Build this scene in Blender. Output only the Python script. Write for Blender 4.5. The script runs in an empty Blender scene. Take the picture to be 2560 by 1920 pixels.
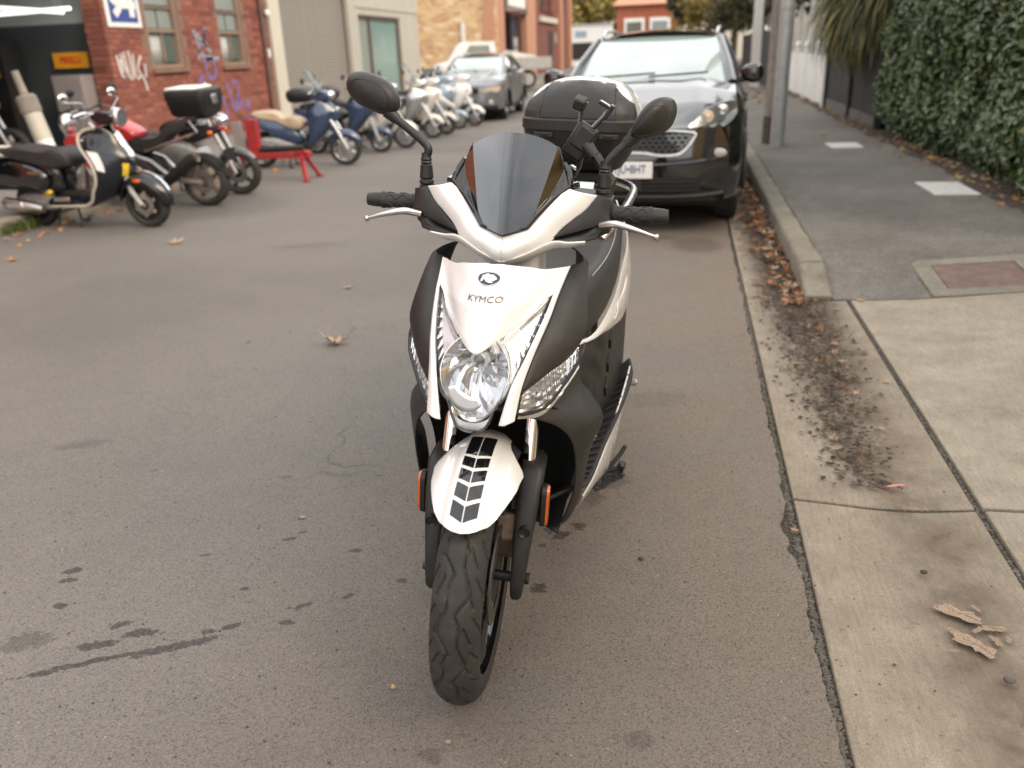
import bpy, bmesh, math, random
from mathutils import Vector, Matrix, noise as mnoise
rnd = random.Random(7)
R = math.radians
S = bpy.context.scene
COL = S.collection

# ------------------------------------------------------------------ camera, sky, sun, exposure
cam = bpy.data.objects.new('camera', bpy.data.cameras.new('camera'))
COL.objects.link(cam)
S.camera = cam
Rt = Vector((0.97951, 0.19806, 0.0)); 
def _cam():
    a = Vector((1720 - 1280, 112 - 960)); b = Vector((1492 - 1280, 6250 - 960))
    f = math.sqrt(-(a.x * b.x + a.y * b.y))
    Y = Vector((a.x, a.y, f)).normalized(); D = Vector((b.x, b.y, f)).normalized()
    D = (D - Y * D.dot(Y)).normalized(); Z = -D; X = Y.cross(Z)
    # rows X,Y,Z map image vectors (right, down, forward) to the world
    right = Vector((X.x, Y.x, Z.x)); down = Vector((X.y, Y.y, Z.y)); fwd = Vector((X.z, Y.z, Z.z))
    m = Matrix((right, -down, -fwd)).transposed().to_4x4()
    m.translation = (0, 0, 1.38)
    cam.matrix_world = m
    cam.data.sensor_width = 36
    cam.data.lens = 36 * f / 2560
_cam()
cam.data.clip_start = 0.05
cam.data.clip_end = 600
cam.data.dof.use_dof = True
cam.data.dof.focus_distance = 2.0
cam.data.dof.aperture_fstop = cam.data.lens / 1000 / 0.0112
S.render.resolution_x, S.render.resolution_y = 1024, 768
S.view_settings.view_transform = 'Standard'
S.view_settings.look = 'None'
S.view_settings.exposure = 0.65
S.view_settings.gamma = 1
S.view_settings.use_curve_mapping = False

W = bpy.data.worlds.new('World'); S.world = W; W.use_nodes = True
wt = W.node_tree; wt.nodes.clear()
def WN(t, **k):
    n = wt.nodes.new(t)
    for a, v in k.items(): setattr(n, a, v)
    return n
SUN_EL, SUN_AZ = R(38), R(115)          # azimuth measured from +Y towards +X
w_out = WN('ShaderNodeOutputWorld'); w_bg = WN('ShaderNodeBackground')
w_sky = WN('ShaderNodeTexSky', sky_type='NISHITA', sun_disc=False, sun_elevation=SUN_EL, sun_rotation=SUN_AZ)
w_tc = WN('ShaderNodeTexCoord'); w_mp = WN('ShaderNodeMapping'); w_mp.inputs['Scale'].default_value = (1, 1, 2.2)
w_n = WN('ShaderNodeTexNoise'); w_n.inputs['Scale'].default_value = 6; w_n.inputs['Detail'].default_value = 7; w_n.inputs['Roughness'].default_value = .55
w_r = WN('ShaderNodeValToRGB')
w_r.color_ramp.elements[0].position = .32; w_r.color_ramp.elements[0].color = (11.2, 11.3, 11.6, 1)
w_r.color_ramp.elements[1].position = .68; w_r.color_ramp.elements[1].color = (16.2, 15.8, 15.3, 1)
w_mix = WN('ShaderNodeMixRGB'); w_mix.inputs[0].default_value = .88
wt.links.new(w_tc.outputs['Generated'], w_mp.inputs[0]); wt.links.new(w_mp.outputs[0], w_n.inputs['Vector'])
wt.links.new(w_n.outputs['Fac'], w_r.inputs[0])
wt.links.new(w_sky.outputs[0], w_mix.inputs[1]); wt.links.new(w_r.outputs[0], w_mix.inputs[2])
wt.links.new(w_mix.outputs[0], w_bg.inputs[0]); w_bg.inputs[1].default_value = .1
wt.links.new(w_bg.outputs[0], w_out.inputs[0])

sun = bpy.data.objects.new('sun', bpy.data.lights.new('sun', 'SUN')); COL.objects.link(sun)
sun.data.energy = 1.7; sun.data.angle = R(30); sun.data.color = (1, .81, .59)
_d = Vector((math.sin(SUN_AZ) * math.cos(SUN_EL), math.cos(SUN_AZ) * math.cos(SUN_EL), math.sin(SUN_EL)))
sun.rotation_euler = _d.to_track_quat('Z', 'Y').to_euler()

# ------------------------------------------------------------------ materials
MATS = {}
class NT:
    def __init__(s, m): s.t = m.node_tree; s.b = s.t.nodes['Principled BSDF']; s._oc = None
    def n(s, typ, **k):
        x = s.t.nodes.new(typ)
        for a, v in k.items():
            if a.startswith('i_'):
                key = a[2:]; key = int(key) if key.isdigit() else key.replace('_', ' ')
                x.inputs[key].default_value = v
            else: setattr(x, a, v)
        return x
    def l(s, a, b): s.t.links.new(a, b)
    def co(s):
        if not s._oc: s._oc = s.n('ShaderNodeTexCoord').outputs['Object']
        return s._oc
    def noise(s, scale, detail=3, rough=.5, vec=None, dist=0):
        x = s.n('ShaderNodeTexNoise', i_Scale=scale, i_Detail=detail, i_Roughness=rough, i_Distortion=dist)
        s.l(vec or s.co(), x.inputs['Vector']); return x.outputs['Fac']
    def voro(s, scale, feature='F1', vec=None, out='Distance'):
        x = s.n('ShaderNodeTexVoronoi', feature=feature, i_Scale=scale)
        s.l(vec or s.co(), x.inputs['Vector']); return x.outputs[out]
    def ramp(s, fac, stops):
        x = s.n('ShaderNodeValToRGB'); e = x.color_ramp.elements
        while len(e) < len(stops): e.new(.5)
        for i, (p, c) in enumerate(stops):
            e[i].position = p
            e[i].color = (c, c, c, 1) if not isinstance(c, (tuple, list)) else (c[0], c[1], c[2], 1)
        s.l(fac, x.inputs[0]); return x.outputs[0]
    def mix(s, fac, a, b, mode='MIX'):
        x = s.n('ShaderNodeMixRGB', blend_type=mode)
        for i, v in ((0, fac), (1, a), (2, b)):
            if isinstance(v, (int, float)): x.inputs[i].default_value = v if i == 0 else (v, v, v, 1)
            elif isinstance(v, (tuple, list)): x.inputs[i].default_value = (v[0], v[1], v[2], 1)
            else: s.l(v, x.inputs[i])
        return x.outputs[0]
    def math(s, op, a, b=None, clamp=False):
        x = s.n('ShaderNodeMath', operation=op, use_clamp=clamp)
        for i, v in ((0, a), (1, b)):
            if v is None: continue
            if isinstance(v, (int, float)): x.inputs[i].default_value = v
            else: s.l(v, x.inputs[i])
        return x.outputs[0]
    def color(s, c): s.l(c, s.b.inputs['Base Color'])
    def rough(s, c): s.l(c, s.b.inputs['Roughness'])
    def bump(s, h, dist=.002, strength=1.0, prev=None):
        x = s.n('ShaderNodeBump', i_Strength=strength, i_Distance=dist); s.l(h, x.inputs['Height'])
        if prev: s.l(prev, x.inputs['Normal'])
        s.l(x.outputs[0], s.b.inputs['Normal']); return x.outputs[0]

def newmat(name):
    m = bpy.data.materials.new(name); m.use_nodes = True; MATS[name] = m
    return m, NT(m)
def mat(name, c, rough=.5, metal=0, coat=0, spec=.5, var=.12, vs=6, bump=0, bs=400, dirt=0, rvar=.08, trans=0, sheen=0):
    m, t = newmat(name)
    b = t.b; b.inputs['Metallic'].default_value = metal; b.inputs['Roughness'].default_value = rough
    b.inputs['Coat Weight'].default_value = coat; b.inputs['Coat Roughness'].default_value = .04
    b.inputs['Specular IOR Level'].default_value = spec
    nz = t.noise(vs, 4)
    col = t.mix(1.0, tuple(c), t.ramp(nz, [(.3, 1 - var), (.7, 1 + var * .4)]), 'MULTIPLY')
    if dirt:
        d = t.ramp(t.noise(vs * 1.7, 6, .7), [(.5, 0.0), (.72, dirt)])
        col = t.mix(d, col, (.16, .13, .10))
    t.color(col)
    if rvar:
        t.rough(t.ramp(t.noise(vs * 2.3, 5, .6), [(.3, max(rough - rvar, .02)), (.7, min(rough + rvar, 1))]))
    if bump: t.bump(t.noise(bs, 2), bump)
    return m
def clearmat(name, tint=(.97, .98, 1), refl=.035):
    m = bpy.data.materials.new(name); m.use_nodes = True; MATS[name] = m
    t = m.node_tree; t.nodes.clear()
    o = t.nodes.new('ShaderNodeOutputMaterial'); mx = t.nodes.new('ShaderNodeMixShader')
    tr = t.nodes.new('ShaderNodeBsdfTransparent'); tr.inputs[0].default_value = (*tint, 1)
    gl = t.nodes.new('ShaderNodeBsdfGlossy'); gl.inputs['Roughness'].default_value = .02
    fr = t.nodes.new('ShaderNodeFresnel'); fr.inputs[0].default_value = 1.5
    ge = t.nodes.new('ShaderNodeNewGeometry'); mr = t.nodes.new('ShaderNodeMapRange'); mr.inputs['To Min'].default_value = 1.5; mr.inputs['To Max'].default_value = 1 / 1.5
    t.links.new(ge.outputs['Backfacing'], mr.inputs[0]); t.links.new(mr.outputs[0], fr.inputs[0])
    t.links.new(fr.outputs[0], mx.inputs[0]); t.links.new(tr.outputs[0], mx.inputs[1]); t.links.new(gl.outputs[0], mx.inputs[2])
    t.links.new(mx.outputs[0], o.inputs[0])
    return m

mat('white_paint', (.745, .73, .705), .24, coat=.9, var=.04, vs=3, rvar=.06)
def specks(name, col, thr, sc):
    m = MATS[name]; t = NT(m); l = t.b.inputs['Base Color'].links[0].from_socket
    v = t.voro(sc); n = t.noise(sc * .11, 3)
    f = t.math('MULTIPLY', t.ramp(v, [(thr, 1.0), (thr + .06, 0.0)]), t.ramp(n, [(.56, 0.0), (.64, .8)]))
    t.color(t.mix(f, l, col))
specks('white_paint', (.10, .085, .07), .10, 160)
mat('white_under', (.74, .72, .69), .35, var=.05)
mat('dark_plastic', (.0205, .0185, .0168), .48, spec=.42, var=.2, vs=9, bump=.00025, bs=900, rvar=.07, dirt=.10)
mat('black_plastic', (.014, .0135, .0135), .45, var=.15, bump=.0002, bs=700)
mat('gloss_black', (.006, .006, .007), .07, coat=.6, var=.1, rvar=.02)
mat('matt_black', (.008, .008, .008), .75, var=.2, rvar=.05)
mat('rubber', (.030, .028, .026), .72, var=.25, vs=14, bump=.0004, bs=500, dirt=.16)
mat('grip_rubber', (.02, .02, .02), .62, bump=.0004, bs=260)
mat('chrome', (.82, .83, .84), .07, metal=1, var=.05, rvar=.03)
mat('reflector_chrome', (.88, .88, .87), .12, metal=1, var=.04, rvar=.05)
mat('reflector_bowl', (.70, .71, .72), .14, metal=.97, var=.03, rvar=.06)
mat('disc_steel', (.16, .14, .12), .45, metal=.7, var=.2, vs=30)
mat('letter_metal', (.16, .15, .135), .35, metal=.6, var=.2, vs=60)
mat('reflector_satin', (.86, .86, .85), .38, metal=.95, var=.03, bump=.0002, bs=1500)
mat('alloy', (.62, .61, .59), .32, metal=1, var=.12, vs=20)
mat('cast_alloy', (.45, .44, .42), .5, metal=.8, var=.2, vs=25, bump=.0004, bs=300)
mat('steel', (.5, .49, .47), .4, metal=1, var=.25, vs=18, dirt=.15)
mat('brushed_rust', (.28, .2, .14), .55, metal=.7, var=.3, vs=40, dirt=.2)
mat('seat_vinyl', (.030, .028, .027), .52, var=.12, bump=.0005, bs=320, rvar=.06)
mat('tan_vinyl', (.5, .38, .27), .55, var=.12, bump=.0006, bs=200)
mat('amber', (.62, .12, .01), .3, coat=.5, var=.2, vs=220)
mat('red_paint', (.42, .025, .028), .25, coat=.8, var=.1)
mat('red_steel', (.36, .028, .03), .45, var=.2, dirt=.15)
mat('navy_paint', (.030, .052, .105), .25, coat=.8, var=.12)
mat('black_paint', (.006, .0065, .0075), .10, coat=1, var=.15, rvar=.03); MATS['black_paint'].node_tree.nodes['Principled BSDF'].inputs['Coat IOR'].default_value = 1.6
mat('midnight_paint', (.007, .008, .012), .25, coat=.45, var=.15)
mat('pale_blue_paint', (.30, .38, .47), .28, coat=.8, var=.08)
mat('mid_grey_paint', (.20, .20, .205), .28, metal=.5, coat=.8, var=.06)
mat('silver_paint', (.50, .50, .51), .28, metal=.7, coat=.7, var=.06)
mat('grey_paint', (.085, .083, .082), .3, metal=.3, coat=.6, var=.1)
mat('ivory_paint', (.66, .63, .57), .3, coat=.6, var=.06)
mat('beige_trim', (.52, .48, .40), .45, var=.08)
mat('yellow', (.72, .5, .03), .5, var=.12)
mat('mirror_glass', (.86, .88, .9), .03, metal=1, var=.02, rvar=.01)
mat('plate_white', (.78, .77, .75), .4, var=.05)
mat('plate_blue', (.04, .06, .2), .5)
mat('white_flat', (.78, .77, .74), .55, var=.05)
mat('blue_sign', (.035, .07, .26), .45, var=.08)
mat('warn_orange', (.75, .33, .02), .5, var=.1)
mat('sign_red', (.55, .05, .02), .5)
mat('decal_black', (.007, .007, .008), .1, coat=.5, rvar=.02)
mat('grey_decal', (.42, .41, .4), .4)
mat('lamp_lens_red', (.4, .01, .01), .2, coat=.8)
clearmat('clear_lens')
clearmat('clear_glass', (.55, .62, .6))
def screenmat():
    m = bpy.data.materials.new('smoked_screen'); m.use_nodes = True; MATS['smoked_screen'] = m
    t = m.node_tree; t.nodes.clear()
    o = t.nodes.new('ShaderNodeOutputMaterial'); mx = t.nodes.new('ShaderNodeMixShader')
    tr = t.nodes.new('ShaderNodeBsdfTransparent'); tr.inputs[0].default_value = (.045, .047, .05, 1)
    gl = t.nodes.new('ShaderNodeBsdfGlossy'); gl.inputs['Roughness'].default_value = .045; gl.inputs[0].default_value = (.95, .97, 1, 1)
    lw = t.nodes.new('ShaderNodeLayerWeight'); lw.inputs[0].default_value = .62
    r = t.nodes.new('ShaderNodeMapRange'); r.inputs['To Min'].default_value = .055; r.inputs['To Max'].default_value = .55
    t.links.new(lw.outputs['Facing'], r.inputs[0])
    t.links.new(r.outputs[0], mx.inputs[0]); t.links.new(tr.outputs[0], mx.inputs[1]); t.links.new(gl.outputs[0], mx.inputs[2])
    t.links.new(mx.outputs[0], o.inputs[0])
screenmat()
def glassmat(name, tint, refl=.25):
    m, t = newmat(name)
    t.b.inputs['Base Color'].default_value = (*tint, 1); t.b.inputs['Roughness'].default_value = .03
    t.b.inputs['Specular IOR Level'].default_value = .9; t.b.inputs['Coat Weight'].default_value = refl * 2; t.b.inputs['Coat IOR'].default_value = 2.0
    t.b.inputs['Coat Roughness'].default_value = .02
    return m
glassmat('car_glass', (.035, .045, .045), .5)
glassmat('window_glass', (.10, .125, .115), .2)

# ------------------------------------------------------------------ mesh helpers
class MB:
    def __init__(s): s.v = []; s.f = []
    def add(s, vs, fs):
        o = len(s.v); s.v += [tuple(p) for p in vs]; s.f += [tuple(i + o for i in f) for f in fs]; return s
    def box(s, c, d, rot=None, taper=1):
        x, y, z = (q / 2 for q in d); k = taper
        P = [Vector(p) for p in ((-x, -y, -z), (x, -y, -z), (x, y, -z), (-x, y, -z), (-x * k, -y * k, z), (x * k, -y * k, z), (x * k, y * k, z), (-x * k, y * k, z))]
        if rot is not None:
            M = rot if isinstance(rot, Matrix) else Matrix.Rotation(rot[2], 3, 'Z') @ Matrix.Rotation(rot[1], 3, 'Y') @ Matrix.Rotation(rot[0], 3, 'X')
            P = [M @ p for p in P]
        P = [p + Vector(c) for p in P]
        return s.add(P, [(3, 2, 1, 0), (4, 5, 6, 7), (0, 1, 5, 4), (1, 2, 6, 5), (2, 3, 7, 6), (3, 0, 4, 7)])
    def loft(s, rings, closed=True, cap=True):
        n = len(rings[0]); o = len(s.v)
        for r in rings: s.v += [tuple(p) for p in r]
        for i in range(len(rings) - 1):
            for j in range(n if closed else n - 1):
                a = o + i * n + j; b = o + i * n + (j + 1) % n
                s.f.append((a, b, b + n, a + n))
        if cap and closed:
            s.f.append(tuple(o + j for j in range(n))[::-1]); k = o + (len(rings) - 1) * n
            s.f.append(tuple(k + j for j in range(n)))
        return s
    def tube(s, pts, r, n=10, cap=True, squash=1):
        pts = [Vector(p) for p in pts]; rs = r if isinstance(r, (list, tuple)) else [r] * len(pts)
        t0 = (pts[1] - pts[0]).normalized(); up = Vector((0, 0, 1)) if abs(t0.z) < .9 else Vector((0, 1, 0))
        nrm = (up - t0 * up.dot(t0)).normalized(); rings = []
        for i, p in enumerate(pts):
            if i == 0: t = pts[1] - p
            elif i == len(pts) - 1: t = p - pts[i - 1]
            else: t = (pts[i + 1] - p).normalized() + (p - pts[i - 1]).normalized()
            t.normalize(); nrm = (nrm - t * nrm.dot(t)).normalized(); bn = t.cross(nrm)
            rings.append([p + nrm * math.cos(a) * rs[i] * squash + bn * math.sin(a) * rs[i] for a in (2 * math.pi * k / n for k in range(n))])
        return s.loft(rings, True, cap)
    def lathe(s, prof, c=(0, 0, 0), axis='X', n=32, close=False):
        """prof = list of (along axis, radius)"""
        c = Vector(c); rings = []
        for k in range(n):
            a = 2 * math.pi * k / n; ca, sa = math.cos(a), math.sin(a)
            ring = []
            for h, r in prof:
                p = {'X': (h, r * ca, r * sa), 'Y': (r * ca, h, r * sa), 'Z': (r * ca, r * sa, h)}[axis]
                ring.append(c + Vector(p))
            rings.append(ring)
        m = len(prof); o = len(s.v)
        for r in rings: s.v += [tuple(p) for p in r]
        for k in range(n):
            for j in range(m if close else m - 1):
                a = o + k * m + j; b = o + k * m + (j + 1) % m; k2 = (k + 1) % n
                s.f.append((a, o + k2 * m + j, o + k2 * m + (j + 1) % m, b))
        return s
    def prism(s, poly, axis, h0, h1):
        def P(u, v, h): return {'X': (h, u, v), 'Y': (u, h, v), 'Z': (u, v, h)}[axis]
        n = len(poly)
        return s.add([P(u, v, h0) for u, v in poly] + [P(u, v, h1) for u, v in poly],
                     [tuple(range(n))[::-1], tuple(range(n, 2 * n))] + [(i, (i + 1) % n, (i + 1) % n + n, i + n) for i in range(n)])
    def ell(s, c, d, nu=16, nv=10, M=None):
        rings = []
        for i in range(nv + 1):
            a = math.pi * (i / nv) * .998 + .001 * math.pi
            ring = []
            for j in range(nu):
                b = 2 * math.pi * j / nu
                p = Vector((d[0] * math.sin(a) * math.cos(b), d[1] * math.sin(a) * math.sin(b), -d[2] * math.cos(a)))
                if M is not None: p = M @ p
                ring.append(p + Vector(c))
            rings.append(ring)
        return s.loft(rings)
    def tf(s, fn): s.v = [tuple(fn(Vector(p))) for p in s.v]; return s

def link(o, parent=None):
    COL.objects.link(o)
    if parent is not None: o.parent = parent
    return o
def fixn(me):
    bm = bmesh.new(); bm.from_mesh(me); bmesh.ops.recalc_face_normals(bm, faces=bm.faces); bm.to_mesh(me); bm.free()
def obj(name, mb, m, parent=None, smooth=True, angle=38, bevel=0, sub=0, solid=0, kind=None, label=None, seg=2, M=None, off=-1):
    me = bpy.data.meshes.new(name); me.from_pydata(mb.v, [], mb.f); me.validate()
    fixn(me)
    me.materials.append(MATS[m] if isinstance(m, str) else m)
    if smooth:
        me.polygons.foreach_set('use_smooth', [True] * len(me.polygons))
        if not sub: me.set_sharp_from_angle(angle=R(angle))
    o = bpy.data.objects.new(name, me); link(o, parent)
    if M is not None: o.matrix_local = M
    if solid:
        d = o.modifiers.new('solid', 'SOLIDIFY'); d.thickness = solid; d.offset = off
    if sub:
        d = o.modifiers.new('sub', 'SUBSURF'); d.levels = d.render_levels = sub
    if bevel:
        d = o.modifiers.new('bevel', 'BEVEL'); d.width = bevel; d.segments = seg; d.limit_method = 'ANGLE'; d.angle_limit = R(35)
        d.harden_normals = False
    if kind: o['kind'] = kind
    if label: o['label'] = label
    return o
def tag(o, label, cat, group=None):
    o['label'] = label; o['category'] = cat
    if group: o['group'] = group
    return o
def thing(name, label, cat, loc=(0, 0, 0), rot=(0, 0, 0), group=None):
    o = bpy.data.objects.new(name, None); o.location = loc; o.rotation_euler = rot; o.empty_display_size = .1
    link(o); return tag(o, label, cat, group)
def copy_tree(o, parent=None):
    c = o.copy(); COL.objects.link(c); c.parent = parent
    for ch in list(o.children): copy_tree(ch, c)
    return c
def spline(pts, n, closed=False):
    """n points along a Catmull-Rom curve through pts, evenly spaced by length"""
    P = [Vector(p) for p in pts]; m = len(P); out = []
    segs = m if closed else m - 1; K = 16; dense = []
    for i in range(segs):
        if closed: a, b, c, d = P[i - 1], P[i], P[(i + 1) % m], P[(i + 2) % m]
        else: a, b, c, d = P[max(i - 1, 0)], P[i], P[i + 1], P[min(i + 2, m - 1)]
        for k in range(K):
            t = k / K
            dense.append(.5 * ((2 * b) + (c - a) * t + (2 * a - 5 * b + 4 * c - d) * t * t + (3 * b - a - 3 * c + d) * t ** 3))
    dense.append(P[0] if closed else P[-1])
    L = [0]
    for i in range(1, len(dense)): L.append(L[-1] + (dense[i] - dense[i - 1]).length)
    j = 0; N = n if closed else n - 1
    for k in range(n):
        t = L[-1] * k / N
        while j < len(L) - 2 and L[j + 1] < t: j += 1
        u = (t - L[j]) / max(L[j + 1] - L[j], 1e-9); out.append(dense[j].lerp(dense[j + 1], min(max(u, 0), 1)))
    return out
def poly(pts, n):
    """n points along a straight polyline, evenly spaced"""
    P = [Vector(p) for p in pts]; L = [0]
    for i in range(1, len(P)): L.append(L[-1] + (P[i] - P[i - 1]).length)
    out = []; j = 0
    for k in range(n):
        t = L[-1] * k / (n - 1)
        while j < len(L) - 2 and L[j + 1] < t: j += 1
        u = (t - L[j]) / max(L[j + 1] - L[j], 1e-9); out.append(P[j].lerp(P[j + 1], min(max(u, 0), 1)))
    return out
def interp(x, xs, ys):
    if x <= xs[0]: return ys[0]
    for i in range(1, len(xs)):
        if x <= xs[i]: return ys[i - 1] + (ys[i] - ys[i - 1]) * (x - xs[i - 1]) / (xs[i] - xs[i - 1])
    return ys[-1]
def smooth01(t): t = min(max(t, 0), 1); return t * t * (3 - 2 * t)
def rrect(hx, hy, r, n=4):
    out = []
    for cx, cy, a0 in ((hx - r, hy - r, 0), (-hx + r, hy - r, 90), (-hx + r, -hy + r, 180), (hx - r, -hy + r, 270)):
        for k in range(n + 1):
            a = R(a0 + 90 * k / n); out.append((cx + r * math.cos(a), cy + r * math.sin(a)))
    return out
_txt = {}
def text_mb(s, size, extrude=.001, bold=0, res=3, align='CENTER'):
    """flat text as a mesh in its own x,y plane"""
    c = bpy.data.curves.new('text', 'FONT'); c.body = s; c.size = size; c.extrude = extrude; c.offset = bold; c.resolution_u = res
    c.align_x = align; c.align_y = 'CENTER'
    o = bpy.data.objects.new('text', c); COL.objects.link(o)
    bpy.context.view_layer.update()
    dg = bpy.context.evaluated_depsgraph_get(); me = bpy.data.meshes.new_from_object(o.evaluated_get(dg))
    mb = MB(); mb.v = [tuple(v.co) for v in me.vertices]; mb.f = [tuple(p.vertices) for p in me.polygons]
    COL.objects.unlink(o); bpy.data.objects.remove(o); bpy.data.meshes.remove(me); bpy.data.curves.remove(c)
    return mb
# ------------------------------------------------------------------ the ground
def ground_mats():
    # road asphalt
    m, t = newmat('asphalt')
    co = t.co()
    big = t.noise(.55, 5, .6); mid = t.noise(7, 5, .6); fine = t.noise(190, 3, .6)
    ag = t.voro(240, 'F1', out='Color'); agd = t.voro(240, 'F1'); ag2 = t.voro(70, 'F1')
    c = t.ramp(mid, [(.25, (.140, .129, .117)), (.75, (.192, .176, .158))])
    c = t.mix(.55, c, t.ramp(big, [(.3, (.138, .131, .123)), (.7, (.200, .182, .162))]))
    c = t.mix(1, c, t.ramp(ag, [(.06, .55), (.3, .9), (.7, 1.06), (.95, 1.16), (1, 2.4)]), 'MULTIPLY')
    c = t.mix(1, c, t.ramp(fine, [(.28, .68), (.68, 1.14)]), 'MULTIPLY')
    # pale worn spots
    sp = t.ramp(t.noise(23, 6, .75), [(.66, 0.0), (.74, .4)])
    c = t.mix(sp, c, (.30, .28, .25))
    # old patches and hairline cracks
    pv = t.n('ShaderNodeTexVoronoi', feature='DISTANCE_TO_EDGE', i_Scale=.55); wn_ = t.n('ShaderNodeTexNoise', i_Scale=1.8, i_Detail=6, i_Roughness=.65); t.l(co, wn_.inputs['Vector'])
    wm = t.n('ShaderNodeVectorMath', operation='MULTIPLY_ADD'); t.l(wn_.outputs['Color'], wm.inputs[0]); wm.inputs[1].default_value = (.7, .7, 0); t.l(co, wm.inputs[2]); t.l(wm.outputs[0], pv.inputs['Vector'])
    ck = t.math('MULTIPLY', t.ramp(pv.outputs['Distance'], [(.0, 1.0), (.0035, 0.0)]), t.ramp(t.noise(.9, 3), [(.55, 0.0), (.66, .75)]))
    c = t.mix(ck, c, (.05, .045, .04))
    c = t.mix(1, c, t.ramp(t.noise(.32, 3, .5), [(.38, .90), (.46, 1.0), (.6, 1.05)]), 'MULTIPLY')
    # browner towards the kerb, greyer in the middle of the street
    sx = t.n('ShaderNodeSeparateXYZ'); t.l(co, sx.inputs[0])
    wx = t.n('ShaderNodeMapRange'); t.l(sx.outputs[0], wx.inputs[0]); wx.inputs[1].default_value = -1.4; wx.inputs[2].default_value = .3
    c = t.mix(t.math('MULTIPLY', wx.outputs[0], t.ramp(t.noise(1.5, 5), [(.3, .35), (.7, .95)])), c, t.mix(1, c, (1.14, .97, .79), 'MULTIPLY'))
    # irregular oil spots and drips; damp and shadow painted in near the bitumen patch
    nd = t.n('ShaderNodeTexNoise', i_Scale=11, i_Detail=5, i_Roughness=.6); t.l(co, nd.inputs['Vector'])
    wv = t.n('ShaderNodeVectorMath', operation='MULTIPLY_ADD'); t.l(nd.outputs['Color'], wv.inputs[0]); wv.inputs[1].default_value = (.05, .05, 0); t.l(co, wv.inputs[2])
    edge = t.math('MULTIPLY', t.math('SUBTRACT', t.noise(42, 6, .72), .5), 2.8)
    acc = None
    for (x, y, rx, ry, rot, k) in STAINS_SHADE:
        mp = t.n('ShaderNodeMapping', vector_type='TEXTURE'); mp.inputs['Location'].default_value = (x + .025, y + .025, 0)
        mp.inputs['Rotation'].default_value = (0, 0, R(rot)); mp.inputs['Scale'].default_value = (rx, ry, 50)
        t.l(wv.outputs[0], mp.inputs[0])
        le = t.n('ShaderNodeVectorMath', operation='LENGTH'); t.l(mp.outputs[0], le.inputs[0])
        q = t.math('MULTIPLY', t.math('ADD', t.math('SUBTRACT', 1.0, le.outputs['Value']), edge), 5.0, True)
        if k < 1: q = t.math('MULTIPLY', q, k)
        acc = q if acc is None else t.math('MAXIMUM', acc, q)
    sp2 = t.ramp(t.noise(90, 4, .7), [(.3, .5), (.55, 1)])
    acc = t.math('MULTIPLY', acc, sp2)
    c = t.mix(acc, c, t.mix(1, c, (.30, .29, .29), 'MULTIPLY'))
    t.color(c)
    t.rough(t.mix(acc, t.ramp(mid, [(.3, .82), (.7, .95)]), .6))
    h = t.math('ADD', t.math('MULTIPLY', agd, .7), t.math('MULTIPLY', fine, .8))
    b = t.bump(ag2, .003, .15); t.bump(h, .0028, .65, b)
    t.b.inputs['Specular IOR Level'].default_value = .35
    # concrete of gutter, apron, kerb
    for name, a, b2, grime, gk in (('concrete', (.232, .191, .143), (.36, .308, .236), (.105, .078, .056), .85), ('apron_concrete', (.28, .238, .18), (.40, .35, .272), (.16, .125, .09), .4), ('kerb_concrete', (.19, .172, .135), (.30, .272, .215), (.11, .09, .06), .6)):
        m, t = newmat(name)
        co = t.co()
        mid = t.noise(5, 6, .65); fine = t.noise(260, 3, .65); pit = t.voro(120)
        st = t.n('ShaderNodeMapping'); st.inputs['Scale'].default_value = (30, 4, 1); st.inputs['Rotation'].default_value = (0, 0, R(28)); t.l(co, st.inputs[0])
        streak = t.noise(3, 5, .7, vec=st.outputs[0])
        c = t.ramp(mid, [(.28, a), (.72, b2)])
        c = t.mix(1, c, t.ramp(streak, [(.3, .80), (.7, 1.10)]), 'MULTIPLY')
        c = t.mix(1, c, t.ramp(fine, [(.3, .72), (.62, 1.08)]), 'MULTIPLY')
        c = t.mix(1, c, t.ramp(t.noise(48, 4, .7), [(.30, .72), (.42, 1.0)]), 'MULTIPLY')
        if name == 'concrete':
            sx = t.n('ShaderNodeSeparateXYZ'); t.l(co, sx.inputs[0])
            u = t.math('DIVIDE', t.math('ABSOLUTE', t.math('SUBTRACT', sx.outputs[0], .755)), .16)
            band = t.math('SUBTRACT', 1.25, u, True)
            g = t.math('MULTIPLY', band, t.ramp(t.noise(3.1, 6, .68), [(.36, .05), (.62, 1)]))
            c = t.mix(t.math('MULTIPLY', g, gk), c, t.ramp(t.noise(14, 5, .7), [(.3, (.07, .05, .036)), (.7, (.17, .12, .085))]))
            far = t.n('ShaderNodeMapRange'); t.l(sx.outputs[1], far.inputs[0]); far.inputs[1].default_value = 2.9; far.inputs[2].default_value = 5.0
            fb = t.math('SUBTRACT', 1.6, t.math('DIVIDE', t.math('ABSOLUTE', t.math('SUBTRACT', sx.outputs[0], .65)), .16), True)
            c = t.mix(t.math('MULTIPLY', t.math('MULTIPLY', far.outputs[0], fb), t.ramp(t.noise(7, 6, .72), [(.32, .35), (.5, .97)])), c, t.ramp(t.noise(40, 4, .7), [(.3, (.035, .027, .021)), (.75, (.115, .088, .07))]))
        else:
            g = t.ramp(t.noise(2.2, 6, .7), [(.5, 0.0), (.7, gk)])
            c = t.mix(g, c, grime)
        moss = t.ramp(t.noise(6.5, 6, .75), [(.63, 0.0), (.75, .28)])
        c = t.mix(moss, c, (.10, .105, .045))
        t.color(c); t.rough(t.ramp(mid, [(.3, .85), (.7, .96)]))
        t.bump(t.math('ADD', fine, t.math('MULTIPLY', pit, .6)), .0022, .8)
        t.b.inputs['Specular IOR Level'].default_value = .3
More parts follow.
